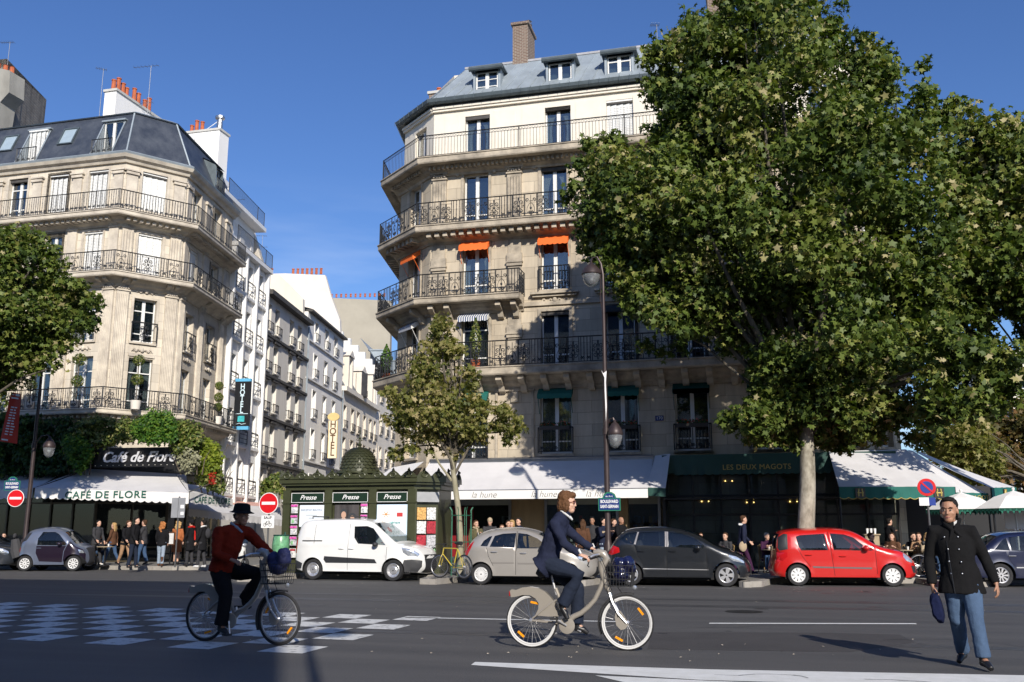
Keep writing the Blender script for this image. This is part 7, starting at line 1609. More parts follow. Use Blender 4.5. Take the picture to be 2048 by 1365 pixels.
# --- black compact
ac = dict(W=1.74, wb=2.57, r=.305, sill=.24, belt=1.02, tumble=.2, round=.14, crown=.06, rim='five', mrim=M_rimal, paint=P_k,
  top=[(-.60, .28), (-.67, .45), (-.66, .72), (-.58, .95), (-.44, 1.18), (-.24, 1.40), (0, 1.50), (.5, 1.54), (1.05, 1.54), (1.5, 1.46), (1.86, 1.33), (2.14, 1.17), (2.42, 1.02), (2.77, .90), (3.03, .76), (3.17, .58), (3.20, .36), (3.08, .24)],
  glass={'windscreen': (1.5, 2.36, 1.05), 'rear_window': (-.55, -.12, 1.05)}, front=(3.05, .28, .5), mirror=(1.85, 1.03), handles=((.3, .93), (1.15, .93)),
  parts=[('window', M_carglass, [(-.28, 1.25), (-.1, 1.40), (.2, 1.45), (.1, 1.12), (-.1, 1.14)]), ('window', M_carglass, [(.18, 1.10), (.27, 1.44), (.95, 1.46), (.95, 1.06)]), ('window', M_carglass, [(1.06, 1.45), (1.42, 1.41), (1.8, 1.25), (2.02, 1.08), (1.98, 1.0), (1.06, 1.05)]),
         ('pillar_trim', mat('grey_trim', (.28, .27, .28), .5, .2, var=.05), [(.11, 1.12), (.21, 1.45), (.25, 1.45), (.16, 1.11)]), ('pillar_trim', MAT['grey_trim'], [(.96, 1.05), (.96, 1.46), (1.05, 1.455), (1.05, 1.05)]),
         ('chrome_strip', M_rimal, [(.35, .455), (2.1, .435), (2.1, .455), (.35, .475)]), ('tail_light', M_tail, [(-.62, .86), (-.52, .82), (-.28, .9), (-.30, 1.02), (-.46, 1.08), (-.55, .98)]), ('headlight', M_headl, [(2.66, .84), (2.85, .80), (3.05, .68), (3.06, .62), (2.78, .68), (2.66, .76)])],
  seams=[[(1.0, .28), (1.0, 1.0), (.99, 1.49)], [(2.08, .33), (2.06, 1.0)], [(.36, .55), (.2, .85), (.12, 1.1)]])
place(ac, 'parked_car', 'black compact car with alloy wheels parked behind the basket of the pale bicycle', (1262, 1172), 0, 2.5)
# --- red mini MPV
mo = dict(W=1.70, wb=2.48, r=.29, sill=.24, belt=.98, tumble=.16, round=.13, crown=.06, rim='seven', mrim=M_rimpl, paint=P_r,
  top=[(-.58, .26), (-.63, .42), (-.60, .60), (-.55, .82), (-.53, 1.05), (-.48, 1.26), (-.38, 1.40), (-.2, 1.46), (.2, 1.50), (.8, 1.52), (1.25, 1.50), (1.6, 1.42), (1.9, 1.24), (2.18, 1.06), (2.45, .98), (2.75, .92), (2.98, .80), (3.12, .66), (3.18, .5), (3.17, .32), (3.05, .22)],
  glass={'windscreen': (1.6, 2.3, 1.05), 'rear_window': (-.6, -.4, .92)}, front=(3.05, .26, .42), mirror=(1.82, 1.02), handles=((.3, .83), (1.2, .80)),
  parts=[('window', M_carglass, [(.05, 1.05), (-.0, 1.32), (.12, 1.36), (.76, 1.40), (.83, .96), (.12, .95)]), ('window', M_carglass, [(.92, 1.41), (1.28, 1.38), (1.52, 1.30), (1.76, 1.10), (1.70, .95), (.98, .96)]), ('window', M_carglass, [(1.80, 1.12), (1.82, .95), (2.0, .95)]),
         ('rear_side_glass', M_blackpl, [(-.50, 1.02), (-.46, 1.30), (-.32, 1.40), (-.22, 1.39), (-.24, .98), (-.46, .94)]), ('tail_light', M_tail, [(-.53, .90), (-.26, .90), (-.26, .78), (-.40, .66), (-.54, .72)]), ('side_moulding', mat('moulding_grey', (.12, .11, .115), .5, var=.05), [(.38, .53), (.98, .515), (1.95, .505), (1.94, .46), (.42, .485)]),
         ('headlight', M_headl, [(2.80, .88), (2.92, .82), (3.06, .68), (3.05, .62), (2.88, .68), (2.80, .78)]), ('bumper_corner', M_blackpl, [(3.0, .55), (3.14, .54), (3.15, .36), (3.06, .36)])],
  seams=[[(.97, .27), (.90, .95), (.86, 1.46)], [(2.08, .33), (2.06, .95), (2.02, 1.1)], [(.34, .5), (.14, .78), (.02, 1.02)]])
place(mo, 'parked_car', 'bright red tall hatchback parked in front of the pale plane tree trunk', (1597, 1172), 0, 6, Y=27.95)
# --- navy saloon at the right edge
me_ = dict(W=1.74, wb=2.8, r=.31, sill=.24, belt=.92, tumble=.22, round=.1, crown=.05, rim='ten', mrim=M_rimal, paint=P_n,
  top=[(-.95, .30), (-1.05, .5), (-1.05, .78), (-.95, .92), (-.6, .97), (-.38, 1.02), (-.1, 1.22), (.15, 1.36), (.5, 1.43), (1.1, 1.44), (1.55, 1.36), (1.9, 1.17), (2.15, 1.0), (2.6, .95), (3.2, .88), (3.55, .78), (3.62, .55), (3.55, .26)],
  glass={'windscreen': (1.55, 2.1, 1.02), 'rear_window': (-.36, .1, 1.04)}, front=(3.4, .3, .7), mirror=(1.9, .98), handles=((.32, .82), (1.25, .82)), mhandle=M_rimal,
  parts=[('window', M_carglass, [(-.12, .98), (.18, 1.26), (.26, 1.28), (.28, .96)]), ('window', M_carglass, [(.32, .96), (.32, 1.30), (.85, 1.36), (.9, .94)]), ('window', M_carglass, [(.98, 1.36), (1.4, 1.31), (1.85, 1.02), (1.82, .94), (.98, .94)]),
         ('chrome_strip', M_rimal, [(.4, .50), (2.35, .50), (2.35, .53), (.4, .53)]), ('tail_light', M_tail, [(-1.03, .62), (-.8, .62), (-.8, .8), (-1.03, .8)]), ('headlight', M_headl, [(3.4, .60), (3.58, .60), (3.55, .76), (3.4, .78)])],
  seams=[[(.93, .28), (.93, 1.38)], [(2.05, .33), (2.03, 1.0)], [(.36, .5), (.24, .75), (.2, .95)]])
place(me_, 'parked_car', 'dark navy saloon car half hidden behind the man in the black coat', (2003, 1175), 0, 9)
# --- two tone city car and its neighbour at the left
sm_ = dict(W=1.5, wb=1.81, r=.285, sill=.24, belt=.98, tumble=.17, round=.16, crown=.07, rim='ten', mrim=M_rimpl, paint=P_sb,
  top=[(-.30, .28), (-.36, .5), (-.30, .85), (-.20, 1.12), (-.08, 1.36), (.10, 1.50), (.55, 1.56), (1.0, 1.54), (1.3, 1.42), (1.6, 1.16), (1.86, .93), (2.08, .83), (2.17, .62), (2.18, .36), (2.08, .22)],
  glass={'windscreen': (1.28, 1.8, .98), 'rear_window': (-.32, -.02, 1.02)}, front=(2.02, .24, .82), mirror=(1.3, 1.0), handles=((.5, .84),), mmirror=P_p,
  parts=[('door_panel', P_p, [(.40, .92), (.40, .66), (.55, .36), (1.4, .33), (1.42, .72), (1.5, .92)]), ('front_wing', P_p, [(1.43, .36), (1.45, .72), (1.53, .92), (1.60, 1.10), (1.84, .90), (2.04, .80), (2.13, .62), (2.14, .38), (2.16, .25)]), ('window', M_carglass, [(.42, .95), (.42, 1.2), (.55, 1.43), (1.0, 1.43), (1.18, 1.34), (1.5, 1.02), (1.48, .94)]),
         ('rear_side_glass', M_blackpl, [(-.22, 1.05), (-.06, 1.33), (.14, 1.42), (.0, 1.12)]), ('tail_light', M_tail, [(-.3, .7), (-.22, .7), (-.2, .86), (-.27, .86)]), ('headlight', M_headl, [(1.92, .80), (2.05, .76), (2.10, .66), (1.98, .66)])], seams=[])
sc_ = place(sm_, 'city_car', 'tiny two tone silver and dark plum city car parked in front of the cafe', (50, 1137), 0, 14, Y=31.2); sc_.scale = (1.02, 1.02, 1.02)
q = gnd(-85, 1135)
o = car('parked_car', 'dark car whose nose just enters the picture at the left edge', (at(18, 1100, 31.0).x - 3.3, 31.6, 0), rad(4), dict(c3, paint=P_g, rim='ten'))
# ================================================================ bicycles
M_taupe = paint('bike_taupe', (.33, .30, .26), .15); M_reftyre = mat('reflective_sidewall', (.62, .62, .62), .4, var=.03); M_spoke = mat('spoke_steel', (.5, .5, .52), .3, .9, var=0); M_amber = mat('amber_reflector', (.90, .33, .01), .2, var=.1, coat=.5)
M_yel = paint('paint_yellow', (.55, .42, .05)); M_rubber = mat('black_rubber', (.02, .02, .022), .7, var=.1)
def bwheel(root, x, r, refl=(), white=True, y=0.0, z=None, yaw=0):
    o = empty('wheel', (x, y, z or r), yaw, root); N = 40
    circ = lambda q, yy=0, n=N: [(q * math.cos(2 * PI * i / n), yy, q * math.sin(2 * PI * i / n)) for i in range(n)]
    g = MB(); g.tube(circ(r - .017), .019, 8, closed=True); g.build('tyre', M_tyre, o, smooth=True)
    g = MB(); g.tube(circ(r - .045), .012, 8, closed=True)
    if white:
        for s in (-1, 1): g.lathe([(r - .038, s * .0185), (r - .019, s * .0205)], axis='y', n=N, caps=False)
    g.build('rim', M_reftyre if white else M_spoke, o, smooth=30)
    g = MB()
    for k in range(28):
        a = 2 * PI * k / 28; b = a + (.35 if k % 4 < 2 else -.35); s = 1 if k % 2 else -1; g.tube([(.022 * math.cos(b), s * .028, .022 * math.sin(b)), ((r - .05) * math.cos(a), 0, (r - .05) * math.sin(a))], .0022, 3, False)
    g.build('spokes', M_spoke, o); g = MB(); g.lathe([(.012, -.05), (.03, -.035), (.03, .035), (.012, .05)], axis='y', n=12); g.build('hub', M_rimal, o, smooth=30)
    for a in refl:
        c, s_ = math.cos(a), math.sin(a); rr = r * .66; P = [(rr * c - u_ * s_ + v_ * c, rr * s_ + u_ * c + v_ * s_) for u_, v_ in ((-.05, -.012), (.05, -.012), (.055, 0), (.05, .014), (-.05, .014))]; g = MB(); g.plate(P, -.012, .006); g.build('spoke_reflector', M_amber, o)
    return o
U = lambda cx, cy, y=0: ((cx - 340) / 624, y, (1308 - cy) / 624)
def hire_bike(label, loc, rz, crank, bagm, bag_pts, basket_m, wt=True):
    root = tag(empty('city_bicycle', loc, rz), label, 'bicycle', 'grey hire bicycles'); r = .333
    bwheel(root, 0, r, (rad(-130), rad(80)) if crank > 0 else (rad(70), rad(-75)), wt); bwheel(root, 1.21, r, (rad(38), rad(-118)) if crank > 0 else (rad(-40), rad(150)), wt)
    g = MB(); 
    g.tube([U(640, 1100), U(680, 1062), U(740, 1035), U(800, 985), U(850, 930), U(890, 850), U(912, 800), U(925, 770)], [.038, .036, .034, .032, .03, .03, .032, .03], 10)
    for s in (-1, 1): g.tube([U(350, 1098, s * .05), U(470, 1108, s * .05), U(600, 1120, s * .04)], .012, 6); g.tube([U(350, 1085, s * .05), U(440, 1010, s * .05), U(540, 940, s * .03)], .011, 6)
    g.tube([U(650, 1100), U(600, 1000), U(555, 900), U(535, 850)], .022, 8); g.tube([U(600, 1125, -.06), U(600, 1125, .06)], .035, 8); g.build('frame', M_taupe, root, smooth=True)
    g = MB(); pl = [U(165, 875), U(182, 862), U(215, 868), U(260, 850), (U(330, 841)), U(400, 850), U(455, 878), U(500, 920), U(535, 965), U(560, 1020), U(585, 1062), U(480, 1066), U(372, 1060), U(398, 1010), U(400, 965), U(375, 930), U(330, 906), U(270, 906), U(210, 920), U(175, 925)]
    for s in (-1, 1): g.plate([(p[0], p[2]) for p in pl], s * .036 - .004, s * .036 + .004)
    for i in range(12): a, b = pl[i], pl[i + 1]; g.quad((a[0], -.036, a[2]), (b[0], -.036, b[2]), (b[0], .036, b[2]), (a[0], .036, a[2]))
    g.build('rear_mudguard', M_taupe, root); g = MB(); g.box(-.292, -.28, -.03, .03, .63, .69); g.build('rear_light', M_tail, root)
    g = MB(); g.tube([U(540, 900), U(500, 745)], .015, 8); g.build('seat_post', M_rimal, root); g = MB(); g.tube([U(400, 700), U(420, 712), U(470, 716), U(520, 715)], [.08, .1, .07, .03], 10); b_ = g.build('saddle', M_rubber, root, smooth=True); b_.scale = (1, 1.0, 1)
    # head tube, fork and rounded console
    g = MB(); g.tube([U(905, 640), U(905, 700), U(925, 780), U(950, 850), U(968, 885)], [.05, .045, .04, .033, .03], 12); g.tube([U(845, 575), U(880, 572), U(925, 585), U(945, 620), U(912, 680)], [.035, .05, .055, .05, .04], 12); g.build('handlebar_console', M_taupe, root, smooth=True)
    g = MB()
    for s in (-1, 1): g.tube([U(965, 880, s * .03), U(985, 940, s * .05), U(1030, 1030, s * .055), U(1095, 1100, s * .055)], [.02, .016, .014, .012], 8)
    g.build('fork', M_rimal, root, smooth=True); g = MB(); g.plate([(p[0], p[2]) for p in (U(1015, 1010), U(1050, 1010), U(1095, 1075), U(1110, 1110), U(1085, 1145), U(1050, 1155), U(1015, 1120), U(1005, 1060))], -.045, -.037); g.build('brake_cover', M_taupe, root)
    g = MB(); c = (1.21, r)
    pts = [(c[0] + (r + .03) * math.cos(rad(a)), 0, c[1] + (r + .03) * math.sin(rad(a))) for a in range(75, 206, 10)]
    for i in range(len(pts) - 1): a, b = pts[i], pts[i + 1]; g.quad((a[0], -.03, a[2]), (b[0], -.03, b[2]), (b[0], .03, b[2]), (a[0], .03, a[2])); [g.quad((a[0], s * .03, a[2]), (b[0], s * .03, b[2]), (b[0] + (c[0] - b[0]) * .05, s * .034, b[2] + (c[1] - b[2]) * .05), (a[0] + (c[0] - a[0]) * .05, s * .034, a[2] + (c[1] - a[2]) * .05)) for s in (-1, 1)]
    g.build('front_mudguard', M_rubber, root)
    g = MB(); g.tube([U(790, 622, -.27), U(830, 612, -.26), U(870, 590, -.2), U(900, 585, 0), U(870, 590, .2), U(830, 612, .26), U(790, 622, .27)], .013, 8); g.build('handlebar', M_rimal, root, smooth=True)
    for s in (-1, 1): 
        g = MB(); g.tube([U(785, 624, s * .275), U(845, 606, s * .245)], .019, 8); g.build('grip', M_rubber, root, smooth=True)
    g = MB(); g.tube([U(835, 625, -.24), U(820, 670, -.24), U(830, 680, -.22)], .008, 5); g.tube([U(905, 600, -.1), U(950, 700, -.08), U(985, 860, -.05), U(1030, 1060, -.05)], .005, 4); g.tube([U(960, 640, .02), U(1030, 840, .02), U(1060, 880, 0)], .005, 4); g.build('brake_cable', M_rubber, root)
    # wire basket
    g = MB(); X0, X1, Z0, Z1 = U(965, 0)[0], U(1160, 0)[0], U(0, 825)[2], U(0, 668)[2]
    for z, k in ((Z1, 1), ((Z0 + Z1) / 2 + .04, .96), ((Z0 + Z1) / 2 - .04, .93), (Z0, .9)): g.tube([(X0, -.17 * k, z), (X1 * k + X0 * (1 - k), -.17 * k, z), (X1 * k + X0 * (1 - k), .17 * k, z), (X0, .17 * k, z)], .006, 4, closed=True)
    for i in range(9):
        x = X0 + (X1 - X0) * i / 8
        for s in (-1, 1): g.tube([(x, s * .17, Z1), (X0 + (x - X0) * .9, s * .153, Z0)], .004, 4)
        g.tube([(X0 + (x - X0) * .9, -.15, Z0), (X0 + (x - X0) * .9, .15, Z0)], .004, 4)
    for i in range(8): y = -.17 + .34 * i / 7; g.tube([(X1, y, Z1), (X0 + (X1 - X0) * .9, y * .9, Z0)], .004, 4)
    g.tube([(X0, 0, Z0 + .05), U(950, 850)], .014, 6); g.build('basket', basket_m, root)
    g = MB(); g.ball((X1 - .0, 0, Z0 - .02), .03, n=8, m=5); g.build('front_light', M_headl, root)
    # cranks
    g = MB(); cb_ = U(630, 1130); g.lathe([(.02, -.075), (.065, -.072), (.1, -.066), (.1, -.052)], (cb_[0], 0, cb_[2]), 24, 'y'); g.build('chain_disc', M_taupe, root, smooth=30)
    for s, a in ((-1, crank), (1, crank + PI)):
        g = MB(); e = (cb_[0] + .17 * math.cos(a), s * .09, cb_[2] + .17 * math.sin(a)); g.tube([(cb_[0], s * .085, cb_[2]), e], .012, 6); cr_ = g.build('crank', M_rimal, root); g = MB(); g.box(e[0] - .045, e[0] + .045, min(s * .1, s * .19), max(s * .1, s * .19), e[2] - .012, e[2] + .012); g.build('pedal', M_rubber, cr_)
    g = MB(); g.tube([U(575, 1182, .05), U(440, 1225, .06)], .012, 6); g.build('kickstand', M_rimal, root)
    bg2 = tag(empty('basket_bag', loc, rz), bag_pts[0], 'bag'); M_ = Matrix.Translation(((X0 + X1) / 2, 0, 0)); g = MB()
    for (cx, cy_, rx, rz_) in bag_pts[1]: p = U(cx, cy_); g.ball(p, rx / 624, min(.15, rx / 624 * 1.1), rz_ / 624, 12, 8)
    blob(g, .012, 'bag', bagm, bg2, 3, .03, .06)
    return root
def plain_bike(label, loc, rz, pm, front_yaw=0.0, name='bicycle'):
    root = tag(empty(name, loc, rz), label, 'bicycle'); r = .335; bwheel(root, 0, r, white=False); bwheel(root, 1.0, r, white=False, yaw=front_yaw)
    S_, B_, Hh, Hl = (.27, 0, .83), (.43, 0, .29), (.84, 0, .84), (.88, 0, .68)
    g = MB(); [g.tube(q, .016, 8) for q in ([S_, B_], [S_, Hh], [B_, Hl], [Hh, Hl])]; [g.tube([(0, s * .05, r), q], .009, 6) for s in (-1, 1) for q in (S_, B_)]; g.build('frame', pm, root)
    g = MB(); [g.tube([Hl, (.9, s * .045, .6), (1.0, s * .05, r)], .011, 6) for s in (-1, 1)]; g.build('fork', pm, root)
    g = MB(); g.tube([S_, (.24, 0, .97)], .013, 6); g.tube([Hh, (.83, 0, .93), (.9, 0, .94)], .012, 6); g.tube([(.98, -.2, .8), (1.04, -.2, .9), (.92, -.2, .96), (.9, 0, .95), (.92, .2, .96), (1.04, .2, .9), (.98, .2, .8)], .012, 6); g.build('handlebar', M_rubber, root, smooth=True)
    g = MB(); g.tube([(.12, 0, .97), (.22, 0, .985), (.38, 0, .975)], [.065, .05, .02], 8); g.build('saddle', M_rubber, root, smooth=True)
    g = MB(); g.lathe([(.07, -.05), (.1, -.05), (.1, -.045)], (.43, 0, .29), 20, 'y'); g.tube([(.43, -.06, .29), (.53, -.06, .16)], .01, 6); g.tube([(.43, .06, .29), (.33, .06, .42)], .01, 6); g.box(.48, .58, -.16, -.06, .145, .165); g.box(.28, .38, .06, .16, .41, .43); g.build('crank', M_spoke, root)
    return root
q = gnd(928, 1159, .15); plain_bike('yellow racing bicycle leaning by the young tree and its green guard', (q.x, q.y, .155), rad(180 - 28), M_yel, rad(12), 'racing_bicycle')
q = gnd(1845, 1157, .15); plain_bike('dark bicycle parked in front of the cafe terrace right of the red car', (q.x - .0, q.y + .3, .155), rad(12), M_blackp)
# motor scooter in the side street mouth
q = gnd(470, 1138); sc = tag(empty('motor_scooter', (q.x, q.y - .5, 0), rad(-30)), 'white and blue motor scooter parked behind the red jacketed cyclist', 'scooter')
for x in (0, 1.25): wheel(sc, x, 0, .23, .12, 'five', -1, M_rimal)
g = MB(); g.tube([(-.15, 0, .62), (.1, 0, .68), (.35, 0, .5), (.5, 0, .35), (.85, 0, .33), (1.0, 0, .6), (1.02, 0, .95)], [.12, .16, .15, .12, .1, .14, .12], 12); g.build('body', P_w, sc, smooth=True)
g = MB(); g.tube([(-.15, 0, .78), (.15, 0, .84), (.5, 0, .78)], [.1, .13, .08], 10); g.build('seat', M_rubber, sc, smooth=True)
g = MB(); g.tube([(1.02, -.3, 1.1), (1.0, 0, 1.02), (1.02, .3, 1.1)], .02, 6); g.tube([(1.0, 0, 1.0), (1.2, 0, .5), (1.25, 0, .23)], .03, 6); g.build('handlebar', M_rubber, sc); g = MB(); g.ball((1.14, 0, .95), .06, .1, .08); g.build('headlight', M_headl, sc, smooth=True); g = MB(); g.plate([(1.0, 1.02), (1.12, 1.0), (1.04, 1.4), (.98, 1.4)], -.16, .16); g.build('windshield', M_carglass, sc)
# ================================================================ people
def V3(*a): return Vector(a)
def loft(g, pts, rad_, n=16):
    """elliptical tube: (forward radius, lateral radius) at each point, lateral axis kept level"""
    pts = [Vector(p) for p in pts]; m = len(pts); b = len(g.v)
    for i, p in enumerate(pts):
        t = (pts[min(m - 1, i + 1)] - pts[max(0, i - 1)]).normalized(); lat = Vector((0, 1, 0)); lat = (lat - t * lat.dot(t)).normalized(); u = t.cross(lat)
        for k in range(n): a = 2 * PI * k / n; g.v.append(tuple(p + u * (rad_[i][0] * math.cos(a)) + lat * (rad_[i][1] * math.sin(a))))
    for i in range(m - 1):
        for k in range(n): g.f.append((b + i * n + k, b + i * n + (k + 1) % n, b + (i + 1) * n + (k + 1) % n, b + (i + 1) * n + k))
    g.f.append(tuple(b + k for k in reversed(range(n)))); g.f.append(tuple(b + (m - 1) * n + k for k in range(n)))
def hand(g, w, d, up, side, s=1.0, curl=.5):
    """palm and five fingers from wrist w along d; 'up' is the back of the hand"""
    d = Vector(d).normalized(); up = Vector(up); up = (up - d * up.dot(d)).normalized(); lat = d.cross(up) * side; w = Vector(w)
    for q in (-.022, 0, .022): g.tube([w + lat * q * .5 * s, w + d * .05 * s + lat * q * s, w + d * .09 * s + lat * q * 1.25 * s], [.017 * s, .016 * s, .012 * s], 7)
    for i, (l, q) in enumerate(((.068, .032), (.078, .011), (.072, -.010), (.056, -.031))):
        p0 = w + d * .085 * s + lat * q * s; a = curl * .6; p1 = p0 + (d * math.cos(a) - up * math.sin(a)) * l * .45 * s; a = curl * 1.7; p2 = p1 + (d * math.cos(a) - up * math.sin(a)) * l * .32 * s; a = curl * 2.6; p3 = p2 + (d * math.cos(a) - up * math.sin(a)) * l * .26 * s
        g.tube([p0, p1, p2, p3], [.0095 * s, .009 * s, .0085 * s, .007 * s], 7)
    p0 = w + d * .03 * s + lat * .022 * s; p1 = p0 + (d * .6 + lat * .8 - up * .3).normalized() * .04 * s; g.tube([p0, p1, p1 + (d * .9 + lat * .2 - up * .5).normalized() * .032 * s], [.014 * s, .011 * s, .008 * s], 7)
def head_mb(g, c, yaw, s=1.0, fine=False, pitch=0.0):
    h = MB(); h.ball((-.012, 0, .03), .098, .077, .098, 16, 12); h.ball((.022, 0, -.02), .068, .064, .085, 14, 10); h.ball((.045, 0, -.075), .042, .042, .04, 12, 8)
    h.ball((.083, 0, -.005), .02, .012, .03, 8, 6); h.ball((.094, 0, -.02), .016, .014, .012, 8, 6); h.ball((.066, 0, .035), .03, .055, .012, 8, 6); h.ball((.076, 0, -.052), .014, .024, .008, 8, 5); h.ball((.074, 0, -.064), .013, .02, .008, 8, 5)
    for sg in (-1, 1): h.ball((-.008, sg * .078, -.005), .02, .01, .03, 8, 6); h.ball((.055, sg * .038, -.02), .025, .022, .025, 8, 6)
    M_ = Matrix.Translation(c) @ Matrix.Rotation(yaw, 4, 'Z') @ Matrix.Rotation(pitch, 4, 'Y') @ Matrix.Scale(s, 4); h.xform(M_); g.add(h.v, h.f); return M_
SK = {n: mat('skin_%s' % n, c, .55, var=.06, scale=20) for n, c in (('fair', (.60, .36, .26)), ('tan', (.36, .19, .12)))}
M_eye = mat('eye_dark', (.02, .012, .01), .2, var=0); M_eyew = mat('eye_white', (.42, .38, .35), .3, var=0); M_lip = mat('lips', (.38, .12, .10), .5, var=0)
HC = {n: mat('hair_%s' % n, c, .75, spec=.2, var=.3, scale=30, streak=.15, bump=.3, bscale=60) for n, c in (('black', (.012, .01, .009)), ('brown', (.07, .035, .018)), ('chestnut', (.115, .055, .026)), ('blond', (.42, .27, .12)), ('ginger', (.38, .15, .05)), ('grey', (.3, .3, .3)))}
def cloth(n, c): return mat('cloth_' + n, c, .95, spec=.12, var=.12, scale=7, bump=.25, bscale=70)
def person(label, loc, rz, J, st, voxel=.014, group='passers-by on the pavement'):
    root = tag(empty('person', loc, rz), label, 'person', group); fine = voxel < .01; k = st.get('bulk', 1.0)
    J = {a: Vector(b) for a, b in J.items()}; sp = [J['pelvis'], J['waist'], J['chest'], J['neck']]
    # body: one continuous surface
    g = MB(); Mh = head_mb(g, J['head'], J['hy'].x, st.get('hs', 1.0), fine, J['hy'].y)
    g.tube([J['neck'] - (J['head'] - J['neck']) * .35, J['neck'], J['head'] - V3(.012, 0, .04)], [.062, .055, .05], 12); loft(g, sp, [(.09, .13), (.08, .11), (.09, .14), (.05, .07)])
    for s, S_ in ((1, 'L'), (-1, 'R')):
        g.tube([J['chest'].lerp(J['neck'], .6), J['sh' + S_], J['el' + S_], J['wr' + S_]], [.06, .05, .036, .026], 10); d = J['hd' + S_]; hand(g, J['wr' + S_], d, J['hu' + S_], s, 1.0, st.get('curl' + S_, .5))
        g.tube([J['pelvis'] + V3(0, s * .08, 0), J['kn' + S_], J['an' + S_]], [.085, .052, .038], 10); g.tube([J['an' + S_], J['an' + S_].lerp(J['to' + S_], .6)], [.038, .028], 8)
    blob(g, voxel if not fine else .0058, 'body', SK[st.get('skin', 'fair')], root, 2 if fine else 1)
    # face
    fe = [((.083, s * .031, .012), (.010, .012, .0055)) for s in (-1, 1)]
    for c_, r_ in fe:
        if st.get('glasses'): break
        e = MB(); e.ball(c_, *r_, 8, 6); e.xform(Mh); eo = e.build('eye', M_eyew, root, smooth=True); e = MB(); e.ball((c_[0] + .007, c_[1], c_[2]), .005, .006, .0055, 8, 5); e.xform(Mh); e.build('iris', M_eye, eo, smooth=True)
    if st.get('glasses'):
        e = MB(); [e.ball((.088, s * .033, .012), .008, .03, .018, 10, 6) for s in (-1, 1)]; [e.tube([(.085, s * .062, .018), (-.01, s * .082, .01)], .003, 4) for s in (-1, 1)]; e.xform(Mh); e.build('sunglasses', mat('lens_red', (.12, .01, .012), .1, var=0, coat=1), root, smooth=True)
    if st['hair'] != 'bald':
        e = MB(); [e.tube([(.091, s * .018, .034), (.092, s * .035, .039), (.08, s * .052, .033)], .0045, 5) for s in (-1, 1)]; e.xform(Mh); e.build('eyebrow', HC.get(st['hc'], HC['black']), root)
    e = MB(); e.tube([(.083, -.024, -.058), (.0905, 0, -.056), (.083, .024, -.058)], [.003, .006, .003], 6); e.xform(Mh); e.build('mouth', M_lip, root, smooth=True)
    # hair or hat
    h = MB(); hair = st['hair']; hm = HC.get(st['hc'], HC['black'])
    if hair in ('short', 'long', 'bob', 'curly', 'hat'):
        if hair != 'hat': h.ball((-.034, 0, .058), .098, .085, .084, 14, 10); h.ball((-.045, 0, .0), .072, .082, .075, 12, 8); h.ball((.03, 0, .112), .045, .055, .022, 10, 6)
        else: h.ball((-.045, 0, .0), .07, .08, .06, 12, 8)
        if hair == 'bob': h.ball((-.05, 0, -.03), .085, .092, .11, 12, 8); [h.ball((-.01, s * .075, -.02), .05, .03, .085, 10, 8) for s in (-1, 1)]; h.ball((.04, .0, .1), .06, .07, .045, 10, 6); h.ball((-.03, 0, .075), .1, .09, .085, 12, 8)
        if hair == 'long': [h.tube([(-.05, y, .05), (-.085, y * 1.1, -.08), (-.09, y * 1.2, -.24)], [.05, .05, .03], 8) for y in (-.05, 0, .05)]
        if hair == 'curly':
            rc = random.Random(3); [h.ball((-.05 + rc.uniform(-.05, .04), rc.uniform(-.1, .1), rc.uniform(-.26, .12)), .045, .045, .045, 8, 6) for _ in range(46)]
        h.xform(Mh); blob(h, max(voxel, .007), 'hair', hm, root, 0 if fine else 1, .03 if hair != 'short' else .014, .022 if fine else .03)
    if hair in ('hat', 'beanie'):
        h = MB(); 
        if hair == 'hat': h.lathe([(.02, .145), (.06, .158), (.092, .145), (.104, .07), (.108, .05)], (-.01, 0, 0), 20, rx=1.1); h.lathe([(.105, .062), (.14, .046), (.146, .038), (.105, .048)], (-.005, 0, 0), 24, rx=1.1)
        else: h.ball((-.012, 0, .055), .105, .09, .095, 14, 10)
        h.xform(Mh); h.build('hat', st['hatm'], root, smooth=60)
    # upper garment
    g = MB(); b_ = k; c = J['chest']; pe = J['pelvis']; wa = J['waist']; top_ = c.lerp(J['neck'], .75)
    hem = st.get('hem', .12); ax = (pe - wa).normalized() if not J.get('hemdir') else J['hemdir']; pts = [pe + ax * hem, pe, wa, c.lerp(wa, .35), c, top_, J['neck']]
    fl = st.get('flare', 1.0); loft(g, pts, [(.145 * b_ * fl, .19 * b_ * fl), (.142 * b_, .178 * b_), (.122 * b_, .155 * b_), (.13 * b_, .172 * b_), (.128 * b_, .178 * b_), (.09 * b_, .13 * b_), (.066, .072)], 20)
    for s, S_ in ((1, 'L'), (-1, 'R')):
        sh, el, wr = J['sh' + S_], J['el' + S_], J['wr' + S_]; g.tube([c.lerp(J['neck'], .55) + V3(0, s * .05, 0), sh, sh.lerp(el, .5), el, el.lerp(wr, .55), wr.lerp(el, .04)], [.075 * b_, .072 * b_, .06 * b_, .053 * b_, .049 * b_, .042 * b_], 12)
    g.tube([J['neck'] - V3(.0, 0, .03), J['neck'] + (J['head'] - J['neck']) * .22], [.085, .075], 12)
    up = blob(g, voxel if not fine else .011, st.get('uname', 'jacket'), st['um'], root, 5 if fine else 2, st.get('fold', .022), st.get('fs', .09))
    # trousers
    g = MB()
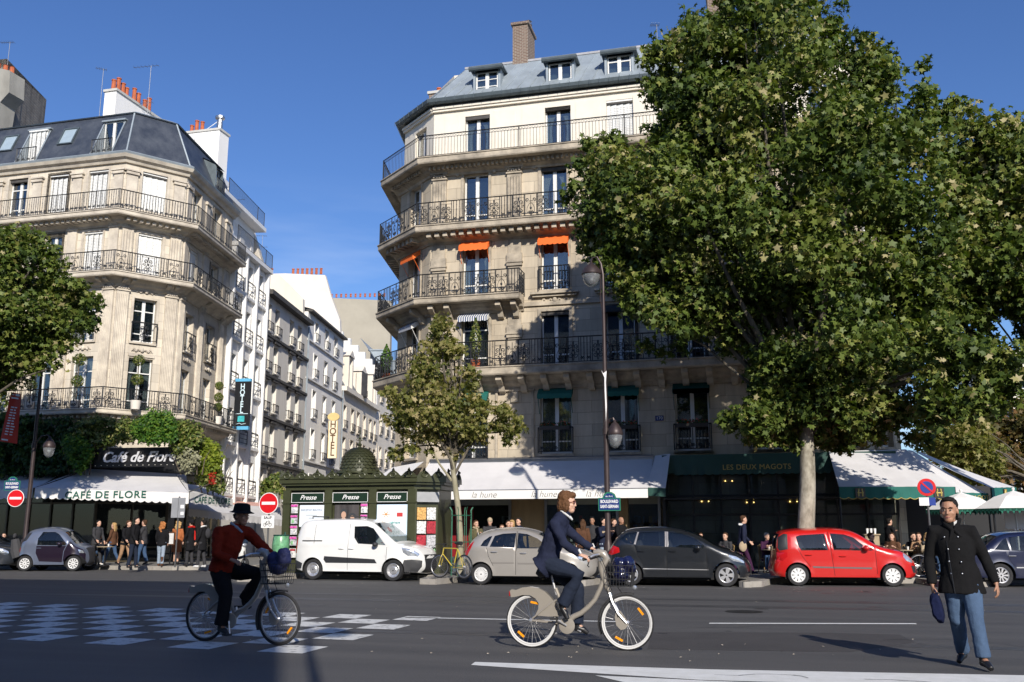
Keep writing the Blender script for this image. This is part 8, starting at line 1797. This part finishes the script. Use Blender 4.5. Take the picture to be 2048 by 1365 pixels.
    for s, S_ in ((1, 'L'), (-1, 'R')):
        hp, kn, an = J['pelvis'] + V3(0, s * .085, 0), J['kn' + S_], J['an' + S_]
        if st.get('bare'): continue
        w_ = st.get('leg', 1.0); e = kn.lerp(an, .97); g.tube([hp, hp.lerp(kn, .45), kn, kn.lerp(an, .5), e], [.1 * k, .086 * k * w_, .067 * k * w_, .062 * k * w_, .064 * w_ * k], 12)
    if not st.get('bare'): loft(g, [J['pelvis'] - V3(0, 0, .1) if not st.get('sit') else J['pelvis'] - V3(-.02, 0, .04), J['pelvis'], J['waist']], [(.10 * k, .15 * k), (.12 * k, .165 * k), (.105 * k, .14 * k)]); blob(g, voxel if not fine else .011, 'trousers', st['lm'], root, 4 if fine else 2, .018, .1)
    for s, S_ in ((1, 'L'), (-1, 'R')):
        an, to = J['an' + S_], J['to' + S_]; d = (to - an); g = MB(); heel = an + V3(0, 0, -.045) - Vector((d.x, d.y, 0)) * .25; g.tube([heel, an + V3(0, 0, -.03) + d * .1, an.lerp(to, .6), to], [.036, .042, .04, .028], 10); g.tube([an + V3(0, 0, -.03), an + V3(0, 0, .05 if not st.get('boot') else .28)], [.044, .05], 10); blob(g, max(voxel * .8, .009), 'shoe', st.get('sm', M_blackp), root, 1)
    return root, J, up
def stand(h=1.72, yaw=0.0, stride=.0, arms=(0, 0), bend=.0, lean=.0, ph=1):
    s = h / 1.75; v = lambda x, y, z: V3(x * s, y * s, z * s); f = stride
    J = dict(pelvis=v(0, 0, .96), waist=v(lean * .3, 0, 1.1), chest=v(lean * .7, 0, 1.3), neck=v(lean, 0, 1.5), head=v(lean * 1.1 + .02, 0, 1.645), hy=V3(yaw, bend, 0))
    for q, S_, a in ((1, 'L', arms[0]), (-1, 'R', arms[1])):
        sh = v(lean * .9, q * .185, 1.43); J['sh' + S_] = sh
        if a < 5: el = sh + v(.27 * math.sin(a * .6) - .02, q * .05, -.27 * math.cos(a * .6)); wr = el + v(.25 * math.sin(a * 1.2 + .15), -q * .01, -.25 * math.cos(a * 1.2 + .15))
        else: el = sh + v(.1, q * .06, -.24); wr = el + v(.17, -q * .1, .12)
        J['el' + S_] = el; J['wr' + S_] = wr; J['hd' + S_] = (wr - el); J['hu' + S_] = V3(0, q, 0) if a < 5 else V3(-.3, q * .5, .3)
        fx = f * (1 if q * ph > 0 else -1); J['kn' + S_] = v(fx * .5 + .04 * abs(f) * 2 + .02, q * .09, .5); J['an' + S_] = v(fx, q * .09, .09 + (.07 if fx < -.1 else 0)); J['to' + S_] = v(fx + .16, q * .11, .04 if fx > -.1 else .035)
    return J
def sit(h=1.7, yaw=0.0, lean=.05):
    J = stand(h, yaw, 0, (9, 9), 0, lean); dz = V3(0, 0, -.45)
    for a in ('pelvis', 'waist', 'chest', 'neck', 'head', 'shL', 'shR', 'elL', 'elR', 'wrL', 'wrR'): J[a] = J[a] + dz
    for q, S_ in ((1, 'L'), (-1, 'R')): J['kn' + S_] = V3(.42, q * .1, .52); J['an' + S_] = V3(.4, q * .1, .1); J['to' + S_] = V3(.56, q * .11, .04)
    return J
navy = cloth('navy', (.018, .022, .045)); blk = cloth('black', (.012, .012, .014)); dgrey = cloth('dark_grey', (.045, .045, .05)); jean = cloth('jeans', (.05, .09, .17)); jeanl = cloth('light_jeans', (.28, .34, .42)); red_ = cloth('rust_red', (.20, .02, .009)); brown = cloth('brown', (.10, .05, .03)); tan_ = cloth('tan', (.36, .22, .13)); orange_ = cloth('camel', (.38, .13, .05)); purple = cloth('purple', (.05, .018, .05)); beige = cloth('beige', (.40, .32, .22)); white_ = cloth('white', (.65, .65, .65)); olive = cloth('olive', (.10, .09, .05)); scarl = cloth('scarlet', (.45, .02, .015)); ind = cloth('dark_indigo', (.018, .024, .042))
# ---- the woman on the hire bicycle
bl_ = gnd(1064, 1296); BR = 0.0
hire_bike('pale taupe hire bicycle with white tyre walls ridden by the woman', (bl_.x, bl_.y, 0), BR, rad(150), mat('navy_plastic', (.007, .009, .045), .25, var=.4, scale=12, coat=.6), ('shiny navy plastic bag in the basket of the woman bicycle', [(1050, 660, 62, 58), (1110, 655, 60, 62), (1140, 690, 40, 40), (1060, 740, 70, 60)]), M_rubber)
W = lambda cx, cy, y=0: Vector(U(cx, cy, y))
J = dict(pelvis=W(468, 655), waist=W(492, 560), chest=W(550, 395), neck=W(610, 262), head=W(640, 190), hy=V3(0, .05, 0),
  shR=W(552, 350, -.18), elR=W(640, 505, -.25), wrR=W(770, 588, -.27), hdR=V3(.9, 0, -.32), huR=V3(.2, -.3, 1), shL=W(560, 345, .18), elL=W(690, 470, .25), wrL=W(800, 545, .27), hdL=V3(.9, 0, -.5), huL=V3(.2, .3, 1),
  knR=W(735, 745, -.12), anR=W(600, 975, -.11), toR=W(645, 1080, -.13), knL=W(700, 850, .11), anL=W(690, 1130, .11), toL=W(775, 1195, .13))
J['hemdir'] = V3(-.62, 0, -.5)
r_, J_, up_ = person('woman in a navy jacket and dark trousers riding the pale hire bicycle', (bl_.x, bl_.y, 0), BR, J, dict(hair='bob', hc='chestnut', um=navy, lm=ind, glasses=True, bulk=1.08, hem=.13, leg=1.25, curlR=.75, curlL=.8, fold=.03, sit=True, hs=1.06, flare=1.08), .0085, None)
g = MB(); g.tube([W(590, 245, -.06), W(615, 262, -.075), W(650, 290, -.06), W(672, 315, 0), W(650, 290, .06), W(600, 245, .06)], .014, 8); g.build('shirt_collar', white_, r_, smooth=True)
for s, cx, cy in ((-1, 765, 560), (1, 808, 520)): g = MB(); g.tube([W(cx - 6, cy - 14, s * .3), W(cx + 10, cy + 18, s * .3)], .014, 6); g.build('cuff_stripe', white_, r_)
# ---- the man in the red jacket
bm = gnd(408, 1283); B2 = rad(-9)
hire_bike('shaded dark taupe hire bicycle ridden by the man in the hat', (bm.x, bm.y, 0), B2, rad(-80), mat('navy_bag_cloth', (.02, .025, .09), .7, var=.3, scale=8), ('tall dark navy bag in the basket of the hatted man bicycle', [(1010, 640, 55, 70), (1110, 620, 60, 85), (1060, 700, 75, 60)]), M_rubber, False)
E_ = lambda cx, cy, y=0: Vector(((cx - 265) / 513, y, (1258 - cy) / 617))
J = dict(pelvis=E_(395, 680), waist=E_(400, 590), chest=E_(440, 430), neck=E_(490, 315), head=E_(528, 243), hy=V3(-.15, .08, 0),
  shR=E_(420, 375, -.2), elR=E_(440, 550, -.27), wrR=E_(545, 595, -.2), hdR=V3(.9, .1, -.25), huR=V3(.2, -.3, 1), shL=E_(500, 375, .2), elL=E_(620, 500, .26), wrL=E_(715, 580, .26), hdL=V3(.9, 0, -.3), huL=V3(.2, .3, 1),
  knR=E_(480, 880, -.12), anR=E_(450, 1120, -.11), toR=E_(520, 1190, -.13), knL=E_(660, 715, .12), anL=E_(545, 925, .11), toL=E_(590, 990, .13))
J['hemdir'] = V3(-.1, 0, -1)
r_, J_, up_ = person('man in a rust red jacket and dark brimmed hat riding a hire bicycle', (bm.x, bm.y, 0), B2, J, dict(hair='hat', hc='black', um=red_, lm=blk, hatm=cloth('felt', (.012, .012, .013)), bulk=1.22, hem=.02, leg=1.15, fold=.035, sit=True, hs=1.08, skin='tan', curlL=.8), .0085, None)
g = MB(); g.tube([J_['neck'] + V3(-.04, -.08, .03), J_['neck'] + V3(.05, -.06, -.03), J_['neck'] + V3(.1, 0, -.1)], [.02, .02, .012], 6); g.build('shirt_collar', cloth('pale_blue', (.3, .35, .45)), r_, smooth=True)
# ---- the man crossing the road
wm = gnd(1955, 1338); N_ = lambda cx, cy, x=0: Vector((x, (cx - 468) / 670, (1290 - cy) / 670))
J = dict(pelvis=N_(425, 640, .0), waist=N_(412, 545, .01), chest=N_(402, 400, .02), neck=N_(392, 272, .02), head=N_(386, 178, .05), hy=V3(-.16, .06, 0),
  shR=N_(268, 325, .02), elR=N_(222, 520, -.02), wrR=N_(228, 715, .05), hdR=V3(.05, .06, -1), huR=V3(.3, -1, 0), shL=N_(520, 330, .02), elL=N_(598, 520, -.03), wrL=N_(655, 700, .06), hdL=V3(.12, .1, -1), huL=V3(.2, 1, 0),
  knR=N_(375, 965, .0), anR=N_(393, 1200, -.26), toR=V3(-.08, -.16, .04), knL=N_(500, 945, .16), anL=N_(525, 1215, .18), toL=V3(.36, .15, .035))
J['hemdir'] = V3(0, 0, -1)
rzm = math.atan2(-wm.y, -wm.x)
r_, J_, up_ = person('man in a black double breasted coat and blue jeans walking across the road', (wm.x, wm.y + .1, 0), rzm, J, dict(hair='short', hc='black', um=cloth('wool_black', (.010, .010, .011)), lm=cloth('washed_denim', (.065, .105, .18)), bulk=1.16, hem=.2, leg=1.05, uname='coat', fold=.018, fs=.14, skin='tan', hs=1.12, flare=1.13, curlR=.9, curlL=.45), .0085, None)
bt = []
for cx, cy in ((340, 368), (432, 366), (358, 455), (430, 455), (358, 542), (438, 545), (365, 628), (438, 628)):
    p = N_(cx, cy, .0); g = MB(); g.ball((.168 if cy > 400 else .162, p.y, p.z), .008, .010, .010, 8, 5); g.build('button', M_spoke, r_, smooth=True)
g = MB(); g.tube([J_['neck'] + V3(-.03, -.09, .05), J_['neck'] + V3(.07, -.06, .0), J_['neck'] + V3(.115, .01, -.07), J_['neck'] + V3(.13, -.03, -.2)], [.022, .026, .024, .016], 8); g.tube([J_['neck'] + V3(-.03, .09, .05), J_['neck'] + V3(.07, .07, .0), J_['neck'] + V3(.11, .03, -.07), J_['neck'] + V3(.125, .09, -.14)], [.022, .026, .024, .016], 8); g.build('collar', MAT['cloth_wool_black'], up_, smooth=True)
g = MB(); g.plate([(.0, 0), (.02, 0), (.035, .07), (.0, .05)], -.004, .004); o = g.build('shirt_collar', white_, r_, J_['neck'] + V3(.085, .03, -.03), PI / 2)
g = MB(); g.tube([N_(352, 395, .155), N_(362, 560, .165), N_(378, 770, .18)], .006, 5); g.build('coat_edge', M_blackp, up_)
bag = tag(empty('hand_bag', (wm.x, wm.y + .1, 0), rzm), 'flat navy blue document bag held in the walking man hand', 'bag'); g = MB(); P_ = [N_(230, 770), N_(262, 775), N_(285, 850), N_(297, 940), N_(285, 985), N_(250, 985), N_(215, 930), N_(203, 830), N_(208, 790)]; P_ = [(p.y, p.z) for p in P_]; n_ = len(P_)
for x_, sc__ in ((-.13, .75), (-.06, 1), (.12, 1), (.19, .75)):
    cyy = sum(p[0] for p in P_) / n_; czz = sum(p[1] for p in P_) / n_; g.v += [(x_, cyy + (p[0] - cyy) * sc__, czz + (p[1] - czz) * sc__) for p in P_]
for i in range(3):
    for k_ in range(n_): g.f.append((i * n_ + k_, i * n_ + (k_ + 1) % n_, (i + 1) * n_ + (k_ + 1) % n_, (i + 1) * n_ + k_))
g.f.append(tuple(reversed(range(n_)))); g.f.append(tuple(3 * n_ + k_ for k_ in range(n_))); bo = blob(g, .009, 'bag_body', cloth('bag_blue', (.010, .014, .045)), bag, 4, .012, .08)
g = MB(); g.tube([N_(222, 775, -.06), N_(232, 735, .02), N_(240, 735, .08), N_(252, 775, .14)], .008, 6); g.build('handle', MAT['cloth_bag_blue'], bag, smooth=True)
# ---- people by the Cafe de Flore: pixel x, pixel y of the feet, heading, pose, look, label
def ped(px, py, hd, J, st, label, Y=None, group='people outside the cafes', z=.15):
    q = gnd(px, py, z) if Y is None else Vector((at(px, 1060, Y).x, Y, z)); return person(label, (q.x, q.y, z), rad(hd), J, st, .0155, group)[0]
Fg = 'people queueing outside the cafe'
ped(188, 1132, -10, stand(1.75, 0, .22, (.3, .5), 0, .05), dict(hair='short', hc='black', um=dgrey, lm=dgrey, sm=white_), 'man in a dark jacket and pale trainers walking beside the tiny car', group=Fg)
ped(222, 1129, 190, stand(1.66, 0, .28, (.3, -.2)), dict(hair='long', hc='blond', um=brown, lm=jean), 'woman in a brown jacket and blue jeans striding past the small cafe table', group=Fg)
ped(247, 1133, -20, stand(1.72, .3, .26, (.2, .6), .1, .12), dict(hair='short', hc='brown', um=blk, lm=tan_), 'person in a black jacket and tan trousers stepping between the two groups', group=Fg)
ped(263, 1137, 10, stand(1.82, 0, .1, (.3, .3), 0, .05), dict(hair='short', hc='black', um=blk, lm=ind, bulk=1.1), 'tall man in a black jacket and dark jeans in profile', group=Fg)
ped(283, 1132, 200, stand(1.76, -.3, .16, (.8, 9)), dict(hair='short', hc='brown', um=dgrey, lm=jean, bulk=1.1), 'man in a dark grey hooded jacket and jeans facing the tall man', group=Fg)
ped(320, 1133, 110, stand(1.66, 0, .1, (.3, .2)), dict(hair='curly', hc='ginger', um=blk, lm=jeanl, sm=brown, boot=1), 'woman with long ginger curls, pale jeans and brown boots seen from behind', group=Fg)
ped(351, 1130, 95, stand(1.7, .4, .04, (9, .2)), dict(hair='curly', hc='blond', um=orange_, lm=orange_, bare=1, hem=.42, uname='coat', flare=1.15), 'woman in a knee length camel coat with bare legs', group=Fg)
p8 = ped(378, 1133, 170, stand(1.74, 0, .05, (.3, .4)), dict(hair='hat', hc='black', hatm=blk, um=blk, lm=dgrey, hem=.35, uname='coat', flare=1.1), 'man in a long black coat and red scarf', group=Fg)
g = MB(); g.tube([(.1, -.02, 1.5), (.05, .09, 1.5), (-.08, .05, 1.52), (-.08, -.06, 1.5), (.03, -.1, 1.48), (-.1, -.08, 1.3), (-.16, -.06, 1.0)], [.04, .04, .04, .045, .04, .04, .03], 8); g.build('scarf', scarl, p8, smooth=True)
p9 = ped(402, 1136, 185, stand(1.72, 0, .1, (.3, .4)), dict(hair='short', hc='black', um=blk, lm=dgrey, sm=white_, hem=.3, uname='coat'), 'person in a black coat wearing a grey backpack beside the red scarf', group=Fg)
g = MB(); g.ball((-.2, 0, 1.25), .1, .15, .2, 10, 8); o = g.build('backpack', dgrey, p9, smooth=True); g = MB(); g.tube([(.06, -.06, 1.5), (.06, .06, 1.5), (-.07, .05, 1.53), (-.07, -.05, 1.53)], .03, 6, closed=True); g.build('collar', white_, p9, smooth=True)
# ---- outside la hune
Hg = 'people in front of the bookshop'
pw = ped(952, 0, -60, stand(1.66, .2, .03, (9, .2)), dict(hair='long', hc='brown', um=olive, lm=dgrey), 'woman in an olive jacket and cream scarf by the red door', Y=31.2, group=Hg)
g = MB(); g.tube([(.08, -.04, 1.45), (.0, .08, 1.46), (-.07, 0, 1.48), (.0, -.09, 1.45), (.11, .02, 1.4), (.15, .03, 1.15)], [.035] * 5 + [.03], 8); g.build('scarf', beige, pw, smooth=True); g = MB(); g.lathe([(.005, -.005), (.1, -.005), (.1, .005), (.005, .005)], (.26, 0, 1.2), 16, 'y'); tag(g.build('white_tray', white_, None, pw.location, pw.rotation_euler[2]), 'round white disc held by the woman in olive', 'tray')
ped(979, 0, -70, stand(1.74, -.4, .0, (.5, .9), .25, .14), dict(hair='beanie', hc='grey', hatm=beige, um=dgrey, lm=dgrey, bulk=1.15), 'man in a beige woollen cap and grey coat bending forward', Y=31.6, group=Hg)
ped(1004, 0, -80, stand(1.52, .3), dict(hair='short', hc='brown', um=brown, lm=jean), 'short person with brown hair in front of the posters', Y=32.2, group=Hg)
ped(1016, 0, -40, stand(1.66, -.2), dict(hair='short', hc='black', um=blk, lm=jean), 'dark haired person left of the blond one behind the silver car', Y=31.6, group=Hg)
ped(1024, 0, -100, stand(1.67), dict(hair='bob', hc='blond', um=beige, lm=jean), 'blond person behind the roof of the silver car', Y=32.6, group=Hg)
ped(1038, 0, -130, stand(1.74, .2, 0, (9, 9)), dict(hair='short', hc='black', um=navy, lm=jean), 'man in navy holding a pale booklet behind the silver car', Y=31.6, group=Hg)
ped(1165, 0, 120, stand(1.68), dict(hair='long', hc='brown', um=brown, lm=jean), 'woman with very long brown hair seen behind the cyclist arm', Y=31.0, group=Hg)
ped(1185, 0, -100, stand(1.76, .2, 0, (.3, 9)), dict(hair='short', hc='black', um=dgrey, lm=jean, skin='tan'), 'smiling man in a grey leather jacket left of the striped sweater', Y=31.5, group=Hg)
pz = ped(1207, 0, -30, stand(1.72, 0, 0, (9, 9)), dict(hair='short', hc='black', um=navy, lm=jeanl), 'man in a navy sweater with a cream stripe beside the lamp post', Y=30.9, group=Hg)
g = MB(); loft(g, [(0.005, 0, 1.27), (.005, 0, 1.33)], [(.14, .19), (.14, .19)], 20); g.build('sweater_stripe', beige, pz, smooth=True)
ped(1228, 0, -60, stand(1.7, .5), dict(hair='short', hc='brown', um=blk, lm=jean), 'person half hidden behind the lamp post', Y=31.8, group=Hg)
ped(1242, 0, -35, stand(1.76, 0, 0, (.4, 9)), dict(hair='bald', hc='black', um=blk, lm=jean, skin='tan', bulk=1.1), 'bald man in a black leather jacket right of the lamp post', Y=31.4, group=Hg)
# ---- the walker in purple trousers
pp_ = ped(1487, 1150, 12, stand(1.78, 0, .3, (.5, -.1), .05, .06), dict(hair='short', hc='brown', um=navy, lm=purple, sm=navy), 'walker in a navy sweater and purple trousers with a cream shoulder bag', group=None)
g = MB(); g.tube([(.0, .1, 1.47), (.02, -.16, 1.3), (-.0, -.22, 1.0)], .012, 5); g.ball((-.02, -.23, .86), .12, .04, .16, 10, 8); g.build('shoulder_bag', beige, pp_, smooth=True); g = MB(); g.tube([(.06, -.05, 1.52), (.06, .05, 1.52), (-.07, .05, 1.54), (-.07, -.05, 1.54)], .035, 6, closed=True); g.build('scarf', MAT['cloth_dark_grey'] if 0 else white_, pp_, smooth=True)
# ---- cafe furniture and seated guests
M_rattan = mat('rattan', (.30, .20, .09), .7, var=.2, scale=12)
def chair_(label, x, y, rz):
    o = tag(empty('cafe_chair', (x, y, .15), rz), label, 'chair', 'rattan cafe chairs'); g = MB(); g.lathe([(.01, .44), (.2, .44), (.21, .46), (.01, .47)], n=14); g.build('seat', M_rattan, o)
    g = MB()
    for i in range(9):
        a = PI + (i - 4) * .24; g.tube([(.2 * math.cos(a), .2 * math.sin(a), .46), (.24 * math.cos(a), .22 * math.sin(a), .88 - .015 * abs(i - 4))], .013, 5)
    g.tube([(.25 * math.cos(PI + (i - 4) * .24), .23 * math.sin(PI + (i - 4) * .24), .9 - .015 * abs(i - 4)) for i in range(9)], .018, 6)
    for z in (.56, .66, .76): g.tube([(.22 * math.cos(PI + (i - 4) * .24), .21 * math.sin(PI + (i - 4) * .24), z) for i in range(9)], .012, 5)
    g.build('backrest', M_rattan, o)
    for sx in (-1, 1):
        for sy in (-1, 1): g = MB(); g.tube([(sx * .15, sy * .14, .45), (sx * .19, sy * .18, 0)], .014, 6); g.build('leg', M_rattan, o)
def table_(label, x, y):
    o = tag(empty('cafe_table', (x, y, .15)), label, 'table', 'round cafe tables'); g = MB(); g.lathe([(.01, .72), (.32, .72), (.33, .735), (.32, .75), (.01, .75)], n=24); g.build('tabletop', M_rattan if 0 else beige, o, smooth=30); g = MB(); g.lathe([(.2, 0), (.2, .03), (.03, .06), (.025, .72)], n=12); g.build('pedestal', M_blackp, o, smooth=True)
    g = MB(); g.lathe([(.025, .752), (.035, .85), (.03, .85)], (.1, .05, 0), 8); tag(g.build('drinking_glass', M_signwhite, None, (x, y, .15)), 'pale cup on the table: ' + label[:60], 'cup')
def guest(px, Y, hd, st, label, tall=1.7, yaw=0):
    x = at(px, 1080, Y).x; J = sit(tall, yaw); st = dict(st, sit=True); ped(px, 0, hd, J, st, label, Y=Y, group='guests seated outside the cafes'); a = rad(hd); chair_('rattan chair under the ' + label.split(' in front')[0].split(' at ')[0].replace(' with glasses in a black jacket', '').replace(' with dark hair', '').replace(' with long brown hair', ''), x - .05 * math.cos(a), Y - .05 * math.sin(a), a)
guest(200, 33.6, -30, dict(hair='short', hc='black', um=dgrey, lm=jean), 'seated person with dark hair at the small table outside the cafe')
x = at(212, 1080, 33.2).x; table_('small round table between the seated person and the striding woman', x, 33.2)
guest(137, 33.8, -120, dict(hair='curly', hc='ginger', um=brown, lm=jean), 'seated woman with ginger hair behind the tiny car')
guest(10, 33.8, -60, dict(hair='short', hc='black', um=blk, lm=jean), 'seated person in black at the left edge')
for px, Y, hd, st, lb in [(1400, 33.3, -80, dict(hair='short', hc='brown', um=blk, lm=dgrey, glasses=1), 'seated man with glasses in a black jacket over the black car bonnet'),
    (1452, 32.9, -120, dict(hair='short', hc='brown', um=dgrey, lm=jean), 'seated person leaning over a paper left of the walker'), (1531, 33.2, -60, dict(hair='short', hc='grey', um=purple, lm=dgrey), 'seated person in plum just left of the tree trunk side'),
    (1556, 32.8, -150, dict(hair='short', hc='black', um=white_, lm=jean), 'seated person in white beside the rear of the red car'), (1737, 33.2, -20, dict(hair='short', hc='brown', um=dgrey, lm=dgrey, glasses=1), 'seated man in dark grey behind the red car bonnet'),
    (1783, 32.8, -110, dict(hair='long', hc='brown', um=brown, lm=jean), 'seated woman with long brown hair in dark red brown'), (1822, 33.4, -60, dict(hair='short', hc='black', um=blk, lm=dgrey), 'seated person in black deep under the terrace awning'),
    (1836, 32.9, -100, dict(hair='short', hc='brown', um=tan_, lm=dgrey), 'seated person in tan under the terrace awning'), (1852, 32.3, -70, dict(hair='long', hc='blond', um=beige, lm=jean), 'blond woman in a beige sweater seated by the no parking post'), (1872, 32.8, -110, dict(hair='short', hc='grey', um=blk, lm=dgrey), 'grey haired guest half hidden by the walking man')]:
    guest(px, Y, hd, st, lb)
for i, (px, Y, lb) in enumerate([(1425, 33, 'round table over the black car bonnet'), (1543, 32.7, 'round table beside the tree trunk'), (1760, 32.7, 'round table behind the red car bonnet'), (1808, 32.8, 'round table left of the tan guest'), (1862, 32.2, 'round table beside the blond woman')]): table_(lb, at(px, 1080, Y).x, Y)
ped(1779, 0, 30, stand(1.74, 0, .05, (9, .3)), dict(hair='short', hc='black', um=blk, lm=blk), 'waiter in black standing under the terrace awning', Y=34.6)
# serving stand with cups
x = at(1742, 1060, 34.2).x; o = tag(empty('serving_stand', (x, 34.2, .15)), 'cream serving stand topped with stacked white cups under the terrace awning', 'stand'); g = MB(); g.box(-.22, .22, -.2, .2, 0, 1.2); g.box(-.26, .26, -.24, .24, 1.2, 1.24); g.build('cabinet', beige, o); g = MB(); [g.lathe([(.03, 1.24), (.045, 1.42), (.03, 1.42)], (dx, 0, 0), 8) for dx in (-.12, 0, .12)]; g.build('cups', M_signwhite, o)
# menu stand by the queue
q = gnd(339, 1131, .15); o = tag(empty('menu_stand', (q.x, q.y, .15)), 'narrow dark menu stand between the ginger curls and the camel coat', 'stand'); g = MB(); g.tube([(0, 0, 0), (0, 0, 1.0)], .03, 6); g.lathe([(.18, 0), (.18, .03), (.03, .05)], n=12); g.build('post', M_blackp, o); g = MB(); g.box(-.17, .17, -.06, .0, .8, 1.3); g.build('board', brown, o); g = MB(); g.box(-.14, .14, -.066, -.061, .84, 1.26); g.build('menu_sheet', white_, o)
SHX = 4.5   # right-hand corner of the building on the near side of the boulevard
f = Facade(BB, (SHX, -8.5), 180, 60, 0, 19.3, M_stoneL)
for zb in (4.5, 7.8, 11, 14.0)[:3]:
    for c in np.arange(2, 58, 3.2): f.win(float(c), 1.1, float(zb), float(zb) + 2.1, 'plain', surround=.12)
f.finish(M_stoneLt)
f = Facade(BB, (SHX, -22), 90, 13.5, 0, 19.3, M_stoneL); f.finish()
g = MB(); g.prism([(-60, -22), (SHX - .1, -22), (SHX - .1, -9.8), (-60, -9.8)], 0, 19.25); g.build('rear_block', M_beigewall, BB)
g = MB(); g.add([(SHX, -8.5, 19.3), (-61.6, -8.5, 19.3), (-61.6, -10.2, 22.1), (SHX - 1.0, -10.2, 22.1), (SHX, -22, 19.3), (-61.6, -22, 19.3), (-61.6, -20.3, 22.1), (SHX - 1.0, -20.3, 22.1)], [(0, 3, 2, 1), (4, 5, 6, 7), (0, 4, 7, 3), (3, 7, 6, 2)]); g.build('roof', M_slate, BB)

OB2 = building('reflection_building', 'unseen stone building added far behind the camera to the right to darken glass reflections')  # unseen block added so the shop glass mirrors something darker than sky
f = Facade(OB2, (60, -34), 180, 56, 0, 14, M_stoneL)
for c in np.arange(2, 48, 3.2): f.win(float(c), 1.1, 5.0, 7.2, 'plain')
f.finish(M_stoneLt); g = MB(); g.prism([(4.1, -45), (60, -45), (60, -35.3), (4.1, -35.3)], 0, 13.9); g.build('rear_block', M_beigewall, OB2)
